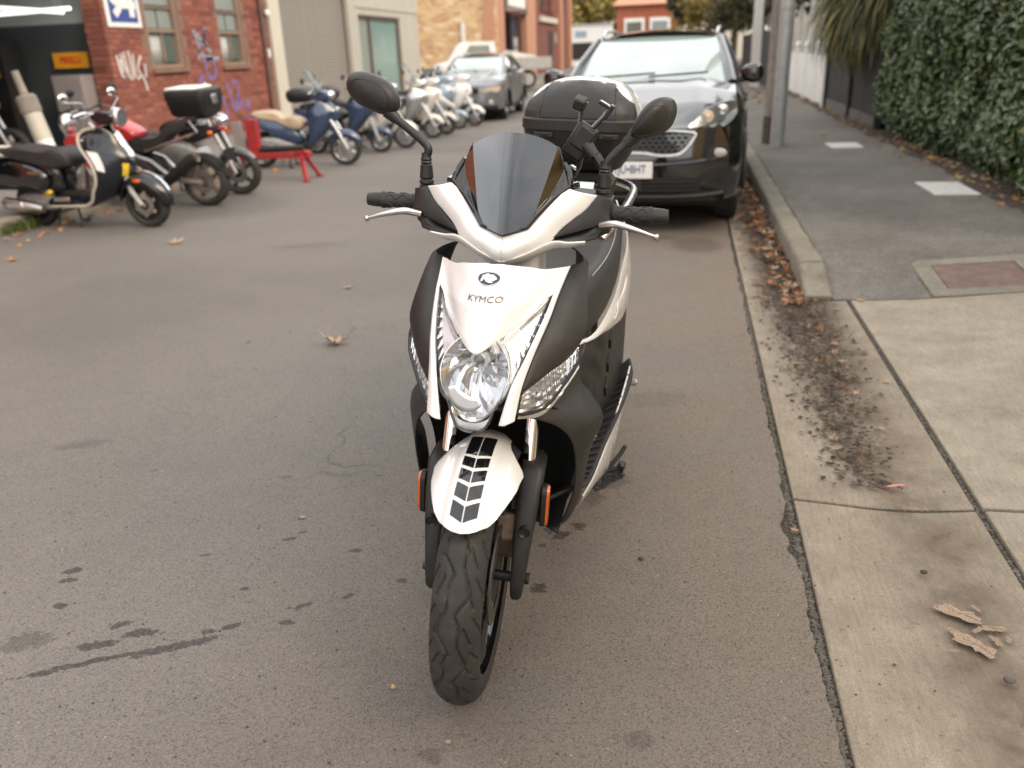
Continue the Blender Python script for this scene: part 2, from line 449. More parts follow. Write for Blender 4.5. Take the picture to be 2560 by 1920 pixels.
    # footpath asphalt
    m, t = newmat('footpath_asphalt')
    mid = t.noise(1.1, 5, .6); ag = t.voro(150, out='Color'); fine = t.noise(150, 3, .6)
    c = t.ramp(mid, [(.3, (.112, .101, .086)), (.7, (.19, .172, .145))])
    c = t.mix(1, c, t.ramp(ag, [(.1, .6), (.6, 1.05), (1, 1.5)]), 'MULTIPLY')
    c = t.mix(1, c, t.ramp(t.noise(9, 6, .7), [(.32, .82), (.6, 1.04)]), 'MULTIPLY')
    c = t.mix(t.ramp(t.noise(1.7, 6, .7), [(.55, 0.0), (.72, .5)]), c, (.105, .10, .075))
    t.color(c); t.b.inputs['Roughness'].default_value = .92; t.bump(fine, .003, .8)
    mat('crack_soil', (.05, .042, .03), .95, var=.5, vs=60, bump=.004, bs=180)
    m, t = newmat('joint_fill')
    c = t.ramp(t.voro(170, out='Color'), [(.1, (.022, .019, .014)), (.6, (.06, .052, .038)), (1, (.13, .115, .09))])
    c = t.mix(t.ramp(t.noise(7, 6, .7), [(.56, 0.0), (.66, .8)]), c, (.075, .085, .018))
    t.color(c); t.b.inputs['Roughness'].default_value = .95; t.bump(t.voro(150), .006, 1)
    mat('garden_soil', (.06, .045, .033), .95, var=.4, vs=20, bump=.01, bs=60)
    mat('left_path', (.20, .19, .175), .9, var=.25, vs=3, bump=.002, bs=150)
    mat('pebble', (.15, .13, .105), .85, var=.5, vs=40)
    mat('grass_blade', (.10, .125, .03), .7, var=.4, vs=30)
STAINS_SHADE = [(-1.40, 1.455, .17, .013, 28, 1), (-1.23, 1.54, .12, .02, 30, 1), (-1.35, 1.575, .05, .018, 20, 1), (-1.44, 1.515, .06, .018, 25, 1), (-1.43, 1.60, .028, .015, 15, 1), (-1.12, 1.635, .028, .012, 25, 1), (-1.17, 1.61, .02, .01, 25, 1),
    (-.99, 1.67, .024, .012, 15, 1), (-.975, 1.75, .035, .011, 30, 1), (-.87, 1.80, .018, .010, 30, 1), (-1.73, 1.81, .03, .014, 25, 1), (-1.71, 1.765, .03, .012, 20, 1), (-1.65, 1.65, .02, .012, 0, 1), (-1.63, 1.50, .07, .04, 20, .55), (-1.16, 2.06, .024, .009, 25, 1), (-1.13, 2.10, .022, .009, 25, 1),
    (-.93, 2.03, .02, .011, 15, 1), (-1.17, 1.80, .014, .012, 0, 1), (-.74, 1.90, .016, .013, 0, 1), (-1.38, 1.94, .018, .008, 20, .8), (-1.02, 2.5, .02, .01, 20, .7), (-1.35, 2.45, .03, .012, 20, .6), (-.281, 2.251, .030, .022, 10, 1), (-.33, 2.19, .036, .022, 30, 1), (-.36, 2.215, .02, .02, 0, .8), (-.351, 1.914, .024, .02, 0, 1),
    (-.26, 2.44, .05, .05, 20, .6), (-.22, 2.55, .09, .05, 20, .5), (-.05, 1.41, .05, .025, 0, .4), (-.38, 2.13, .012, .01, 0, .9), (-.48, 1.30, .03, .02, 0, .5), (-2.3, 2.6, .12, .04, 20, .4), (-.10, 3.3, .16, .1, 20, .25), (.12, 6.3, .20, .28, 0, .5), (-.15, 6.55, .12, .08, 0, .5), (-2.9, 6.2, .3, .1, 20, .3), (-4.9, 8.0, 1.0, .8, 0, .35)]  # first two entries here: wet ground with shadow painted into the asphalt
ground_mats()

def grid(x0, x1, y0, y1, nx, ny, zf=lambda x, y: 0, jag=None):
    mb = MB(); vs = []; fs = []
    for j in range(ny + 1):
        for i in range(nx + 1):
            x = x0 + (x1 - x0) * i / nx; y = y0 + (y1 - y0) * j / ny
            if jag: x += jag(i, nx, y)
            vs.append((x, y, zf(x, y)))
    for j in range(ny):
        for i in range(nx):
            a = j * (nx + 1) + i; fs.append((a, a + 1, a + nx + 2, a + nx + 1))
    return mb.add(vs, fs)
obj('ground', grid(-150, 150, -60, 320, 2, 2, lambda x, y: -.06), 'left_path', kind='structure')
def roadjag(i, nx, y):
    if i != nx: return 0
    n = mnoise.noise((y * 9, 3.1, 0)) * .010 + mnoise.noise((y * 31, .4, 0)) * .008 + mnoise.noise((y * 3, 7.4, 0)) * .008
    b = math.exp(-((y - 2.33) / .07) ** 2) * -.028 + math.exp(-((y - 2.2) / .04) ** 2) * -.02
    return n + b
mb = MB()
def xs_road():
    return [-6.06, -4, -2, -1, -.3, .1, .362]
def road():
    ys = [-8, -4, -1] + [0 + k * .012 for k in range(560)] + [7 + k * 1.2 for k in range(50)]
    xs = xs_road(); vs = []; fs = []
    for y in ys:
        for i, x in enumerate(xs): vs.append((x + (roadjag(1, 1, y) if i == len(xs) - 1 else 0), y, 0))
    n = len(xs)
    for j in range(len(ys) - 1):
        for i in range(n - 1):
            a = j * n + i; fs.append((a, a + 1, a + n + 1, a + n))
    # turned down right edge so the joint has a wall
    o = len(vs)
    for j, y in enumerate(ys): v = vs[j * n + n - 1]; vs.append((v[0] + .003, v[1], -.03))
    for j in range(len(ys) - 1): fs.append((j * n + n - 1, o + j, o + j + 1, (j + 1) * n + n - 1))
    return MB().add(vs, fs)
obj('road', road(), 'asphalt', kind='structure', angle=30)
obj('road_junction', grid(-60, 60, 66.5, 78, 4, 4, lambda x, y: -.004), 'asphalt', kind='structure')
obj('joint_soil', grid(.30, 1.05, -2, 62, 3, 300, lambda x, y: -.012 + .004 * mnoise.noise((x * 40, y * 20, 0))), 'joint_fill', kind='structure')
# gutter slabs: a slightly dished channel, slabs as pieces
def slab_mb(x0, x1, y0, y1, zf, nx=10, ny=30, depth=.05):
    mb = grid(x0, x1, y0, y1, nx, ny, zf)
    n = nx + 1
    per = [i for i in range(n)] + [j * n + nx for j in range(1, ny + 1)] + [ny * n + i for i in range(nx - 1, -1, -1)] + [j * n for j in range(ny - 1, 0, -1)]
    o = len(mb.v); mb.v += [(mb.v[i][0], mb.v[i][1], mb.v[i][2] - depth) for i in per]; k = len(per)
    mb.f += [(per[i], o + i, o + (i + 1) % k, per[(i + 1) % k]) for i in range(k)]
    return mb
gut = bpy.data.objects.new('gutter', None); link(gut); gut['kind'] = 'structure'
gz = lambda x, y: .002 - .012 * math.exp(-((x - .72) / .18) ** 2)
def crackline(x): return 2.505 - .02 * math.sin((x - .38) * 5.2) + .012 * (x - .38)
for i, (y0, y1, x1) in enumerate([(-2.0, 2.5, .932), (2.515, 4.86, .932), (4.87, 8.6, .70), (8.61, 12.4, .70), (12.41, 18, .70), (18.01, 30, .70), (30.01, 62, .70)]):
    s = slab_mb(.388, x1, y0, y1, gz, 10, 40 if i < 2 else 12)
    if i < 2:
        s.tf(lambda p: Vector((p.x, p.y + (.0 if abs(p.y - (2.5 if i == 0 else 2.515)) > .06 else -.02 * math.sin((p.x - .38) * 5.2) + .012 * (p.x - .38)), p.z)))
    obj('slab', s, 'concrete', gut, bevel=.004, angle=50)
drv = bpy.data.objects.new('driveway', None); link(drv); drv['kind'] = 'structure'
dz = lambda x, y: .002 + .105 * smooth01((x - .95) / 1.6)
for (x0, x1, y0, y1) in [(.957, 2.3, -2, 2.503), (.957, 2.3, 2.522, 4.86), (2.31, 5, -2, 2.503), (2.31, 5, 2.522, 4.86)]:
    obj('slab', slab_mb(x0, x1, y0, y1, dz, 12, 12), 'apron_concrete', drv, bevel=.004, angle=50)
# kerb stones
kerb = bpy.data.objects.new('kerb', None); link(kerb); kerb['kind'] = 'structure'
def kerb_mb(y0, y1, x0=.700, x1=.855, h=.128, nose=False):
    prof = [(x0, -.05), (x0 + .012, h - .028), (x0 + .022, h - .010), (x0 + .042, h), (x1, h), (x1, -.05)]
    n = max(2, int((y1 - y0) / .12)); rings = []
    for k in range(n + 1):
        y = y0 + (y1 - y0) * k / n; e = min(k, n - k)
        f = 1
        if nose: f = .10 + .90 * smooth01((y - y0 + .08) / .55)
        rings.append([(x + (.006 * mnoise.noise((y * 5, z * 9, x * 3)) if z > 0 else 0), y, (z * f if z > 0 else z) + (.004 * mnoise.noise((y * 6, x * 20, 5)) if z > 0 else 0)) for x, z in prof])
    return MB().loft(rings)
ky = [4.88, 5.28, 7.4, 9.55, 11.9, 14.3, 16.7, 19.1, 21.5, 26, 32, 40, 62]
for i in range(len(ky) - 1):
    obj('kerb_stone', kerb_mb(ky[i] + .004, ky[i + 1] - .004, nose=(i == 0)), 'kerb_concrete', kerb, bevel=.005, angle=60)
# footpath, eased down to the driveway
def fz(x, y):
    return .122 - (.122 - dz(x, 4.86)) * (1 - smooth01((y - 4.88) / .9)) + .004 * mnoise.noise((x * .9, y * .6, 2))
obj('footpath', slab_mb(.862, 2.62, 4.875, 64, lambda x, y: fz(x, y), 14, 260), 'footpath_asphalt', kind='structure', angle=50)
obj('garden_bed', slab_mb(2.45, 8, 4.875, 64, lambda x, y: .118 + .045 * smooth01((x - 2.45) / .5) + .012 * mnoise.noise((x * 5, y * 5, 0)), 20, 160), 'garden_soil', kind='structure')
# left kerb and path
lk = bpy.data.objects.new('left_kerb', None); link(lk); lk['kind'] = 'structure'
for i in range(18):
    k = kerb_mb(-4 + i * 3.6 + .004, -4 + (i + 1) * 3.6 - .004)
    obj('kerb_stone', k.tf(lambda p: Vector((-6.06 + .70 - p.x, p.y, p.z))), 'kerb_concrete', lk, bevel=.005, angle=60)
obj('left_footpath', slab_mb(-8.62, -6.218, -6, 66, lambda x, y: .118, 3, 20), 'left_path', kind='structure')
obj('garage_floor', slab_mb(-24, -8.625, -6, 12.7, lambda x, y: .10, 2, 4), 'left_path', kind='structure')
obj('yard', slab_mb(-24, -8.625, 27.5, 42, lambda x, y: .10, 2, 4), 'left_path', kind='structure')

# service covers in the footpath
def cover(name, label, cx, cy, hx, hy, m, frame=None, fw=.07):
    z = fz(cx, cy)
    sx_ = (fz(cx + .2, cy) - fz(cx - .2, cy)) / .4; sy_ = (fz(cx, cy + .2) - fz(cx, cy - .2)) / .4
    t = thing(name, label, 'cover', (cx, cy, z + .001), (math.atan(sy_), -math.atan(sx_), 0))
    if frame:
        f = MB()
        for sx, sy, dx, dy in ((0, -hy + fw / 2, hx * 2, fw), (0, hy - fw / 2, hx * 2, fw), (-hx + fw / 2, 0, fw, hy * 2 - fw * 2 - .002), (hx - fw / 2, 0, fw, hy * 2 - fw * 2 - .002)):
            f.box((sx, sy, .0), (dx, dy, .03))
        obj('frame', f, frame, t, bevel=.003)
        obj('lid', MB().box((0, 0, -.004), ((hx - fw) * 2 - .012, (hy - fw) * 2 - .012, .03)), m, t, bevel=.003)
    else:
        obj('lid', MB().box((0, 0, 0), (hx * 2, hy * 2, .02)), m, t, bevel=.003)
        obj('lifting_hole', MB().lathe([(0.0102, .001), (.0104, .012)], axis='Z', n=10), 'matt_black', t)
    return t
mat('cover_white', (.62, .60, .55), .7, var=.12, vs=8, dirt=.25)
mat('rust_plate', (.16, .105, .085), .75, var=.3, vs=12, bump=.001, bs=120)
cover('service_cover', 'pale square service cover set in the asphalt footpath beside the hedge', 2.27, 8.05, .18, .34, 'cover_white')
cover('service_cover', 'smaller far white cover flush with the footpath near the dark fence', 1.98, 11.55, .19, .28, 'cover_white')
cover('inspection_pit', 'rusty brown pit lid in a concrete surround at the driveway edge', 1.72, 5.17, .33, .30, 'rust_plate', 'kerb_concrete', .10)
# ------------------------------------------------------------------ buildings along the left side of the street
def brickmat(name, stops, mort=None):
    m, t = newmat(name)
    oi = t.n('ShaderNodeObjectInfo'); ge = t.n('ShaderNodeNewGeometry')
    r = t.math('FRACT', t.math('ADD', oi.outputs['Random'], t.math('MULTIPLY', ge.outputs['Random Per Island'], 1.0)))
    c = t.ramp(r, stops)
    c = t.mix(1, c, t.ramp(t.noise(35, 4, .6), [(.3, .75), (.7, 1.12)]), 'MULTIPLY')
    t.color(c); t.b.inputs['Roughness'].default_value = .9; t.bump(t.noise(150, 3), .002, .7)
brickmat('red_brick', [(0, (.17, .054, .040)), (.3, (.25, .080, .055)), (.6, (.31, .105, .070)), (.85, (.22, .070, .052)), (1, (.36, .14, .095))])
mat('mortar', (.23, .135, .10), .95, var=.2, vs=8, bump=.002, bs=120)
mat('render_grey', (.42, .395, .34), .85, var=.08, vs=2, bump=.0008, bs=80)
mat('render_cream', (.56, .52, .43), .8, var=.06, vs=2)
mat('roller_slat', (.27, .245, .215), .55, metal=.15, var=.08, vs=4, dirt=.1)
mat('brown_frame', (.26, .18, .13), .6, var=.12)
mat('frosted_pane', (.24, .27, .25), .35, var=.1, vs=3)
mat('curtain', (.48, .50, .48), .8, var=.2, vs=12)
mat('dark_room', (.03, .024, .02), .9)
mat('dark_wall_paint', (.045, .052, .056), .7, var=.15, vs=3)
mat('pale_wall_paint', (.30, .33, .31), .7, var=.1, vs=2)
mat('cabinet_grey', (.27, .24, .23), .5, var=.08)
mat('downpipe', (.13, .085, .07), .6, var=.2)
mat('green_glass', (.20, .30, .28), .12, var=.08, vs=1.5)
mat('dark_blue', (.012, .016, .035), .5, var=.2)
mat('terracotta', (.46, .235, .145), .85, var=.08, vs=2)
mat('graffiti_white', (.62, .58, .55), .8, var=.2, vs=20)
mat('graffiti_blue', (.20, .17, .42), .8, var=.3, vs=20)
mat('graffiti_grey', (.28, .30, .38), .8, var=.3, vs=20)
def wallmat(name, scale, stops, mortar, bw=.5, bh=.2):
    m, t = newmat(name)
    mp = t.n('ShaderNodeMapping'); mp.inputs['Rotation'].default_value = (R(90), 0, 0); t.l(t.co(), mp.inputs[0])
    v = t.n('ShaderNodeTexVoronoi', i_Scale=scale); sc = t.n('ShaderNodeMapping'); sc.inputs['Scale'].default_value = (1, 1, 1.9); t.l(t.co(), sc.inputs[0]); t.l(sc.outputs[0], v.inputs[0])
    sx = t.n('ShaderNodeSeparateXYZ'); t.l(v.outputs['Color'], sx.inputs[0])
    c = t.ramp(sx.outputs[0], stops)
    c = t.mix(t.ramp(t.noise(1.2, 5), [(.35, 0.0), (.7, .45)]), c, mortar)
    t.color(c); t.b.inputs['Roughness'].default_value = .9; t.bump(t.noise(60, 3), .003, .5)
wallmat('stock_brick', 3.4, [(0, (.44, .25, .13)), (.35, (.56, .37, .19)), (.6, (.62, .45, .25)), (.8, (.40, .20, .12)), (1, (.72, .58, .38))], (.54, .38, .22))
wallmat('dark_brick_far', 9, [(0, (.12, .040, .030)), (.5, (.17, .058, .042)), (1, (.22, .08, .06))], (.15, .055, .04))
wallmat('red_brick_far', 9, [(0, (.28, .08, .04)), (.5, (.36, .11, .055)), (1, (.42, .15, .08))], (.34, .11, .06))

WX = -8.5
BB = thing('brick_building', 'red brick workshop with two brown sash windows, graffiti and an open garage', 'building', (WX, 12.1, .118))
def wl(y, z): return (0, y - 12.1, z - .118)          # wall point in the building's frame
CH, BL, BH, BW_ = .079, .212, .069, .10
def brick_mesh(l):
    mb = MB().box((0, 0, 0), (BW_, l, BH)); me = bpy.data.meshes.new('brick'); me.from_pydata(mb.v, [], mb.f)
    bm = bmesh.new(); bm.from_mesh(me); bmesh.ops.bevel(bm, geom=bm.edges, offset=.004, segments=1, affect='EDGES'); bmesh.ops.recalc_face_normals(bm, faces=bm.faces); bm.to_mesh(me); bm.free()
    me.materials.append(MATS['red_brick']); return me
BM = {'s': brick_mesh(BL), 'h': brick_mesh(.101)}
WINS = [(13.17, 14.13, 1.335, 3.1), (15.42, 16.36, 1.335, 3.1)]
cand = []
for k in range(33):
    z = .118 + .045 + k * CH
    # flemish garden bond: mostly stretchers, headers now and then
    y = 12.1 + (0 if k % 2 else .056); i = 0; n = 0
    if k % 2 == 0: cand.append((12.1 + .0505 + .001, z, 'h')); y = 12.1 + .112
    while y < 17.5:
        kind = 'h' if (k % 4 == 0 and n % 3 == 2) else 's'; L = BL if kind == 's' else .101
        yc = y + L / 2
        if yc + L / 2 < 17.53 and not any(a - L / 2 + .02 < yc < b + L / 2 - .02 and c - .05 < z < d for a, b, c, d in WINS):
            cand.append((yc, z, kind))
        y += L + .0105; n += 1
jamb = []
for k in range(33):
    z = .118 + .045 + k * CH
    for x, kind in (((-.215, 's'),) if k % 2 else ((-.16, 's'), (-.32 + .035, 'h'))):
        jamb.append((x, z, kind))
cand.sort(key=lambda q: q[0] + abs(q[1] - 1.6) * .15)
rb = random.Random(3)
def put(kind, loc, rot):
    o = bpy.data.objects.new('brick', BM[kind]); o.location = loc; o.rotation_euler = rot; link(o, BB)
for x, z, kind in jamb: put(kind, (x, .0495 + rb.uniform(-.003, .002), z - .118), (0, 0, R(90)))
for y, z, kind in cand[:232]: put(kind, (-.0495 + rb.uniform(-.002, .003), y - 12.1, z - .118), (rb.uniform(-.006, .006), 0, rb.uniform(-.01, .01)))
rest = MB(); bs = MB().box((0, 0, 0), (BW_, BL, BH)); bh = MB().box((0, 0, 0), (BW_, .101, BH))
for y, z, kind in cand[232:]:
    q = bs if kind == 's' else bh; dx = -.0495 + rb.uniform(-.002, .003)
    rest.add([(p[0] + dx, p[1] + y - 12.1, p[2] + z - .118) for p in q.v], q.f)
obj('bricks', rest, 'red_brick', BB, smooth=False, kind='stuff')
core = MB()
# mortar bed behind the bricks, in panels round the windows
def panel(y0, y1, z0, z1, x0=-.30, x1=-.009): core.box(((x0 + x1) / 2, (y0 + y1) / 2 - 12.1, (z0 + z1) / 2 - .118), (x1 - x0, y1 - y0, z1 - z0))
zs = .05
panel(12.109, 13.17, zs, 3.4); panel(13.17, 14.13, zs, 1.30); panel(14.13, 15.42, zs, 3.4); panel(15.42, 16.36, zs, 1.30); panel(16.36, 17.5, zs, 3.4)
panel(13.17, 14.13, 3.1, 3.4); panel(15.42, 16.36, 3.1, 3.4)
obj('wall', core, 'mortar', BB, smooth=False)
obj('upper_wall', MB().box((-.15, 2.7, 4.2), (.30, 5.42, 1.84)).box((-.15, -4.0, 4.2), (.30, 7.9, 1.84)), 'red_brick_far', BB, smooth=False)
obj('left_wall', MB().box((-.15, -12.0, 2.5), (.30, 8.0, 5.24)), 'red_brick_far', BB, smooth=False)
obj('roof', MB().box((-7.5, -4, 5.25), (15.4, 24, .2)), 'render_grey', BB, smooth=False)
for (y0, y1, z0, z1) in WINS:
    c = MB(); yc = (y0 + y1) / 2 - 12.1; w = y1 - y0; zz = -.118
    f = obj('window', MB().box((-.075, y0 - 12.1 + .035, (z0 + z1) / 2 + zz), (.10, .07, z1 - z0)).box((-.075, y1 - 12.1 - .035, (z0 + z1) / 2 + zz), (.10, .07, z1 - z0)).box((-.075, yc, z0 + .035 + zz), (.10, w - .142, .07)).box((-.085, yc, 1.92 + zz), (.07, w - .142, .055)).box((-.085, yc, 2.27 + zz), (.05, w - .142, .03)).box((-.092, yc + .03, 1.66 + zz), (.035, .035, .46)), 'brown_frame', BB, bevel=.004)
    obj('pane', MB().box((-.10, yc - w * .22, 2.10 + zz), (.008, w * .40, .28)), 'frosted_pane', f, smooth=False)
    obj('pane', MB().box((-.10, yc + w * .21, 2.10 + zz), (.008, w * .38, .28)), 'frosted_pane', f, smooth=False)
    obj('pane', MB().box((-.10, yc, 2.70 + zz), (.008, w - .15, .78)), 'frosted_pane', f, smooth=False)
    obj('pane', MB().box((-.105, yc + w * .24, 1.66 + zz), (.006, w * .36, .46)), 'window_glass', f, smooth=False)
    cu = [(-.13 + .012 * math.sin(k * 1.7), y0 - 12.1 + .08 + (w * .46) * k / 16) for k in range(17)]
    obj('curtain', MB().loft([[(x, y, z + zz) for x, y in cu] for z in (1.41, 1.89)], False), 'curtain', f, solid=.003)
    obj('sill', MB().box((-.02, yc, z0 - .035 + zz), (.16, w + .10, .06)), 'mortar', f, bevel=.006)
    obj('room', MB().box((-.45, yc, 2.2 + zz), (.02, w + .6, 2.0)), 'dark_room', f, smooth=False)
# rain pipe with its clips and pale sensor
dp_ = obj('downpipe', MB().tube([(.05, 5.02, 0), (.05, 5.02, 3.3)], .045, 12).lathe([(.9, .045), (.9, .055), (.95, .055), (.95, .045)], (.05, 5.02, 0), 'Z', 12).lathe([(2.2, .045), (2.2, .055), (2.25, .055), (2.25, .045)], (.05, 5.02, 0), 'Z', 12), 'downpipe', BB)
obj('alarm_box', MB().ell((.06, 5.28, 2.18), (.05, .07, .07), 12, 8), 'white_flat', BB)
obj('alarm_box', MB().box((.10, 5.05, 1.42), (.04, .07, .17)), 'white_flat', BB, bevel=.01)
# sprayed tags, flat paint on the wall
def tag_lines(name, lines, w, m, d=.0042):
    for ln in lines:
        mb = MB(); P = spline([(0, y, z) for y, z in ln], 18)
        for i in range(17):
            t = (P[i + 1] - P[i]).normalized(); n_ = Vector((0, -t.z, t.y)) * w / 2
            mb.add([(d, *(P[i] - n_).yz), (d, *(P[i] + n_).yz), (d, *(P[i + 1] + n_).yz), (d, *(P[i + 1] - n_).yz)], [(0, 1, 2, 3)])
        obj(name, mb.tf(lambda p: p - Vector((0, 12.1, .118))), m, BB, smooth=False)
tag_lines('graffiti', [[(12.26, 1.56), (12.30, 1.28), (12.37, 1.25)], [(12.36, 1.58), (12.40, 1.40), (12.48, 1.24)], [(12.44, 1.6), (12.50, 1.24), (12.58, 1.26), (12.56, 1.62)], [(12.66, 1.57), (12.64, 1.22)], [(12.88, 1.55), (12.74, 1.36), (12.86, 1.18), (12.90, 1.02)], [(12.94, 1.42), (12.92, 1.22)], [(12.33, 1.50), (12.34, 1.3)], [(12.78, 1.28), (12.70, 1.2)]], .045, 'graffiti_white')
tag_lines('graffiti', [[(14.95 + .17 * math.cos(a), 1.30 + .17 * math.sin(a)) for a in (R(20 + 350 * k / 9) for k in range(10))], [(15.42, 1.05), (15.50, .85), (15.56, .55)], [(15.64, 1.04), (15.82, 1.04), (15.80, .8), (15.74, .52)], [(15.2, .8), (15.32, .45)], [(15.62, .5), (15.72, .72), (15.86, .70), (15.98, .55)], [(16.1, .72), (16.14, .5), (16.2, .7)], [(14.5, 1.05), (14.58, 1.2), (14.64, 1.02)]], .055, 'graffiti_blue')
tag_lines('graffiti', [[(14.55, 1.95), (14.65, 1.7), (14.6, 1.45)], [(14.65, 1.9), (14.82, 1.75), (14.95, 2.0)], [(14.95, 1.95), (14.86, 1.72), (15.05, 1.58)], [(14.6, 1.62), (14.8, 1.5), (15.05, 1.5)], [(14.7, 1.75), (14.95, 1.68)], [(14.75, 1.45), (15.3, 1.48)]], .07, 'graffiti_grey')

# number sign, hung on the wall
sg = thing('number_sign', 'blue street number sign with white 94 and white border on the brick wall', 'sign', (WX + .012, 12.61, 2.35))
obj('plate', MB().box((0, 0, 0), (.02, .85, .80)), 'white_flat', sg, bevel=.004)
obj('field', MB().box((.0115, 0, 0), (.003, .69, .66)), 'blue_sign', sg)
tm = text_mb('94', .80, .003, .045)
obj('numerals', tm.tf(lambda p: Vector((.0165 + p.z, p.x * .74, p.y * .66 - .065))), 'white_flat', sg, smooth=False)

# garage interior behind the opening
gar = thing('garage_interior', 'dark open workshop bay with two tone painted side wall behind the parked bikes', 'garage', (-9, 12.32, .10))
obj('side_wall', MB().box((-6.6, .05, 1.0), (13.6, .10, 1.86)), 'dark_wall_paint', gar, smooth=False)
obj('side_wall_band', MB().box((-6.6, .05, 2.5), (13.6, .10, 1.14)), 'pale_wall_paint', gar, smooth=False)
obj('back_wall', MB().box((-8.5, -6, 1.6), (.1, 13, 3.4)), 'dark_wall_paint', gar, smooth=False)
obj('far_wall', MB().box((-4.2, -9.5, 1.6), (9, .1, 3.4)), 'dark_wall_paint', gar, smooth=False)
obj('ceiling', MB().box((-4.2, -4.8, 3.1), (9, 9.6, .1)), 'dark_wall_paint', gar, smooth=False)
obj('raised_door', MB().box((.35, -3.6, 2.95), (.2, 7.0, .5)), 'roller_slat', gar)
m, t = newmat('lit_tube'); t.b.inputs['Emission Color'].default_value = (1, .98, .94, 1); t.b.inputs['Emission Strength'].default_value = 1.1
for (a, b, lab) in (((-10.6, 12.1, 2.185), (-9.0, 12.1, 2.225), 'lit white fluorescent tube running level along the workshop wall'), ((-10.05, 11.9, 2.27), (-9.05, 12.0, 2.17), 'lit white fluorescent tube tilted across the workshop bay')):
    tl = thing('tube_light', lab, 'lamp', a)
    va = Vector(b) - Vector(a); obj('tube', MB().tube([(0, 0, 0), va], .028, 10), 'lit_tube', tl)
    for q in (.1, .9): obj('hanger', MB().tube([va * q, va * q + Vector((0, 0, .85))], .006, 6), 'steel', tl)
ps = thing('advert_sign', 'orange yellow tyre sign with red lettering on the dark garage wall', 'sign', (-9.31, 12.29, 1.51))
obj('plate', MB().box((0, 0, 0), (.60, .04, .225)), 'warn_orange', ps, bevel=.004)
tm = text_mb('PIRELLI', .135, .002, .004)
obj('lettering', tm.tf(lambda p: Vector((p.x * .88, -.0225 - p.z, p.y))), 'sign_red', ps, smooth=False)
cb = thing('metal_cabinet', 'plain grey metal cabinet standing under the orange sign', 'cabinet', (-9.13, 12.05, .10))
obj('body', MB().box((0, 0, .60), (.52, .40, 1.20)), 'cabinet_grey', cb, bevel=.01)
obj('door', MB().box((0, -.206, .60), (.47, .012, 1.12)), 'cabinet_grey', cb, bevel=.004)
obj('handle', MB().box((.19, -.22, .62), (.02, .02, .12)), 'steel', cb, bevel=.004)
mat('dull_red', (.20, .02, .03), .5); mat('dull_green', (.06, .08, .03), .6); mat('dull_pale', (.30, .30, .27), .6)
sh = thing('storage_rack', 'dark storage rack of small cans and boxes at the back of the workshop', 'rack', (-10.9, 11.9, .10))
for k in range(4): obj('shelf', MB().box((0, 0, .35 + k * .42), (1.7, .38, .03)), 'matt_black', sh)
for s in (-1, 1): obj('upright', MB().box((s * .84, 0, .85), (.04, .36, 1.7)), 'matt_black', sh)
rr_ = random.Random(5)
for k in range(22):
    x = -.75 + 1.5 * rr_.random(); lv_ = rr_.randint(0, 3); z = .366 + .42 * lv_; q = rr_.random(); cm = rr_.randint(0, 4)
    t_ = tag(obj('can' if q < .5 else 'carton', (MB().lathe([(0, .001), (0, .04), (.12 + q * .1, .04), (.12 + q * .1, .001)], axis='Z', n=12) if q < .5 else MB().box((0, 0, .07), (.1 + q * .06, .12, .14))), ['dull_red', 'dull_green', 'dull_pale', 'cabinet_grey', 'yellow'][cm]), 'small %s %s on the %s shelf of the workshop rack' % (['red', 'green', 'pale', 'grey', 'yellow'][cm], 'can' if q < .5 else 'carton', ['bottom', 'second', 'third', 'top'][lv_]), 'container', 'cans and cartons on the workshop rack')
    t_.location = (-10.9 + x, 11.82 + .1 * rr_.random(), .10 + z)

# grey rendered building with roller door and glazed entrance
GB = thing('rendered_building', 'grey rendered building with a closed roller door and a green glazed entrance', 'building', (WX, 17.5, .118))
g = MB()
def gp(y0, y1, z0, z1, x0=-.35, x1=0): g.box(((x0 + x1) / 2, (y0 + y1) / 2 - 17.5, (z0 + z1) / 2 - .118), (x1 - x0, y1 - y0, z1 - z0))
gp(18.04, 22.05, 2.95, 5.6); gp(22.05, 22.72, .05, 5.6); gp(22.72, 26.22, 2.44, 5.6); gp(26.22, 28.05, .05, 5.6)
obj('wall', g, 'render_grey', GB, smooth=False)
obj('side_wall', MB().box((-4.2, 10.40, 2.7), (7.6, .30, 5.6)), 'render_grey', GB, smooth=False)
obj('pilaster', MB().box((-.14, .275, 2.7), (.34, .50, 5.6)), 'render_cream', GB, smooth=False)
obj('string_course', MB().box((.012, 7.8, 2.52), (.03, 5.4, .05)), 'render_grey', GB)
obj('roof', MB().box((-4.2, 5.3, 5.55), (8.4, 10.6, .1)), 'render_grey', GB, smooth=False)
sl = MB().add([(x, y, z) for y in (0, 4.0) for x, z in ((0, 0), (.012, .012), (.016, .035), (.012, .058), (0, .070))], [(k, k + 1, k + 6, k + 5) for k in range(4)])
me = bpy.data.meshes.new('slat'); me.from_pydata(sl.v, [], sl.f); me.materials.append(MATS['roller_slat']); me.polygons.foreach_set('use_smooth', [True] * 4)
for k in range(40):
    o = bpy.data.objects.new('slat', me); o.location = (-.15, .545, .01 + k * .0705); link(o, GB)
for y in (.56, 4.53): obj('door_track', MB().box((-.13, y, 1.4), (.06, .04, 2.83)), 'downpipe', GB, smooth=False)
obj('door_backing', MB().box((-.19, 2.55, 1.4), (.02, 4.0, 2.83)), 'roller_slat', GB, smooth=False)
e = obj('glazed_entrance', MB().box((-.10, 5.28, 1.17), (.10, .08, 2.3)).box((-.10, 6.22, 1.17), (.10, .10, 2.3)).box((-.10, 8.67, 1.17), (.10, .10, 2.3)).box((-.10, 6.97, 2.28), (.10, 3.3, .08)), 'downpipe', GB, smooth=False)
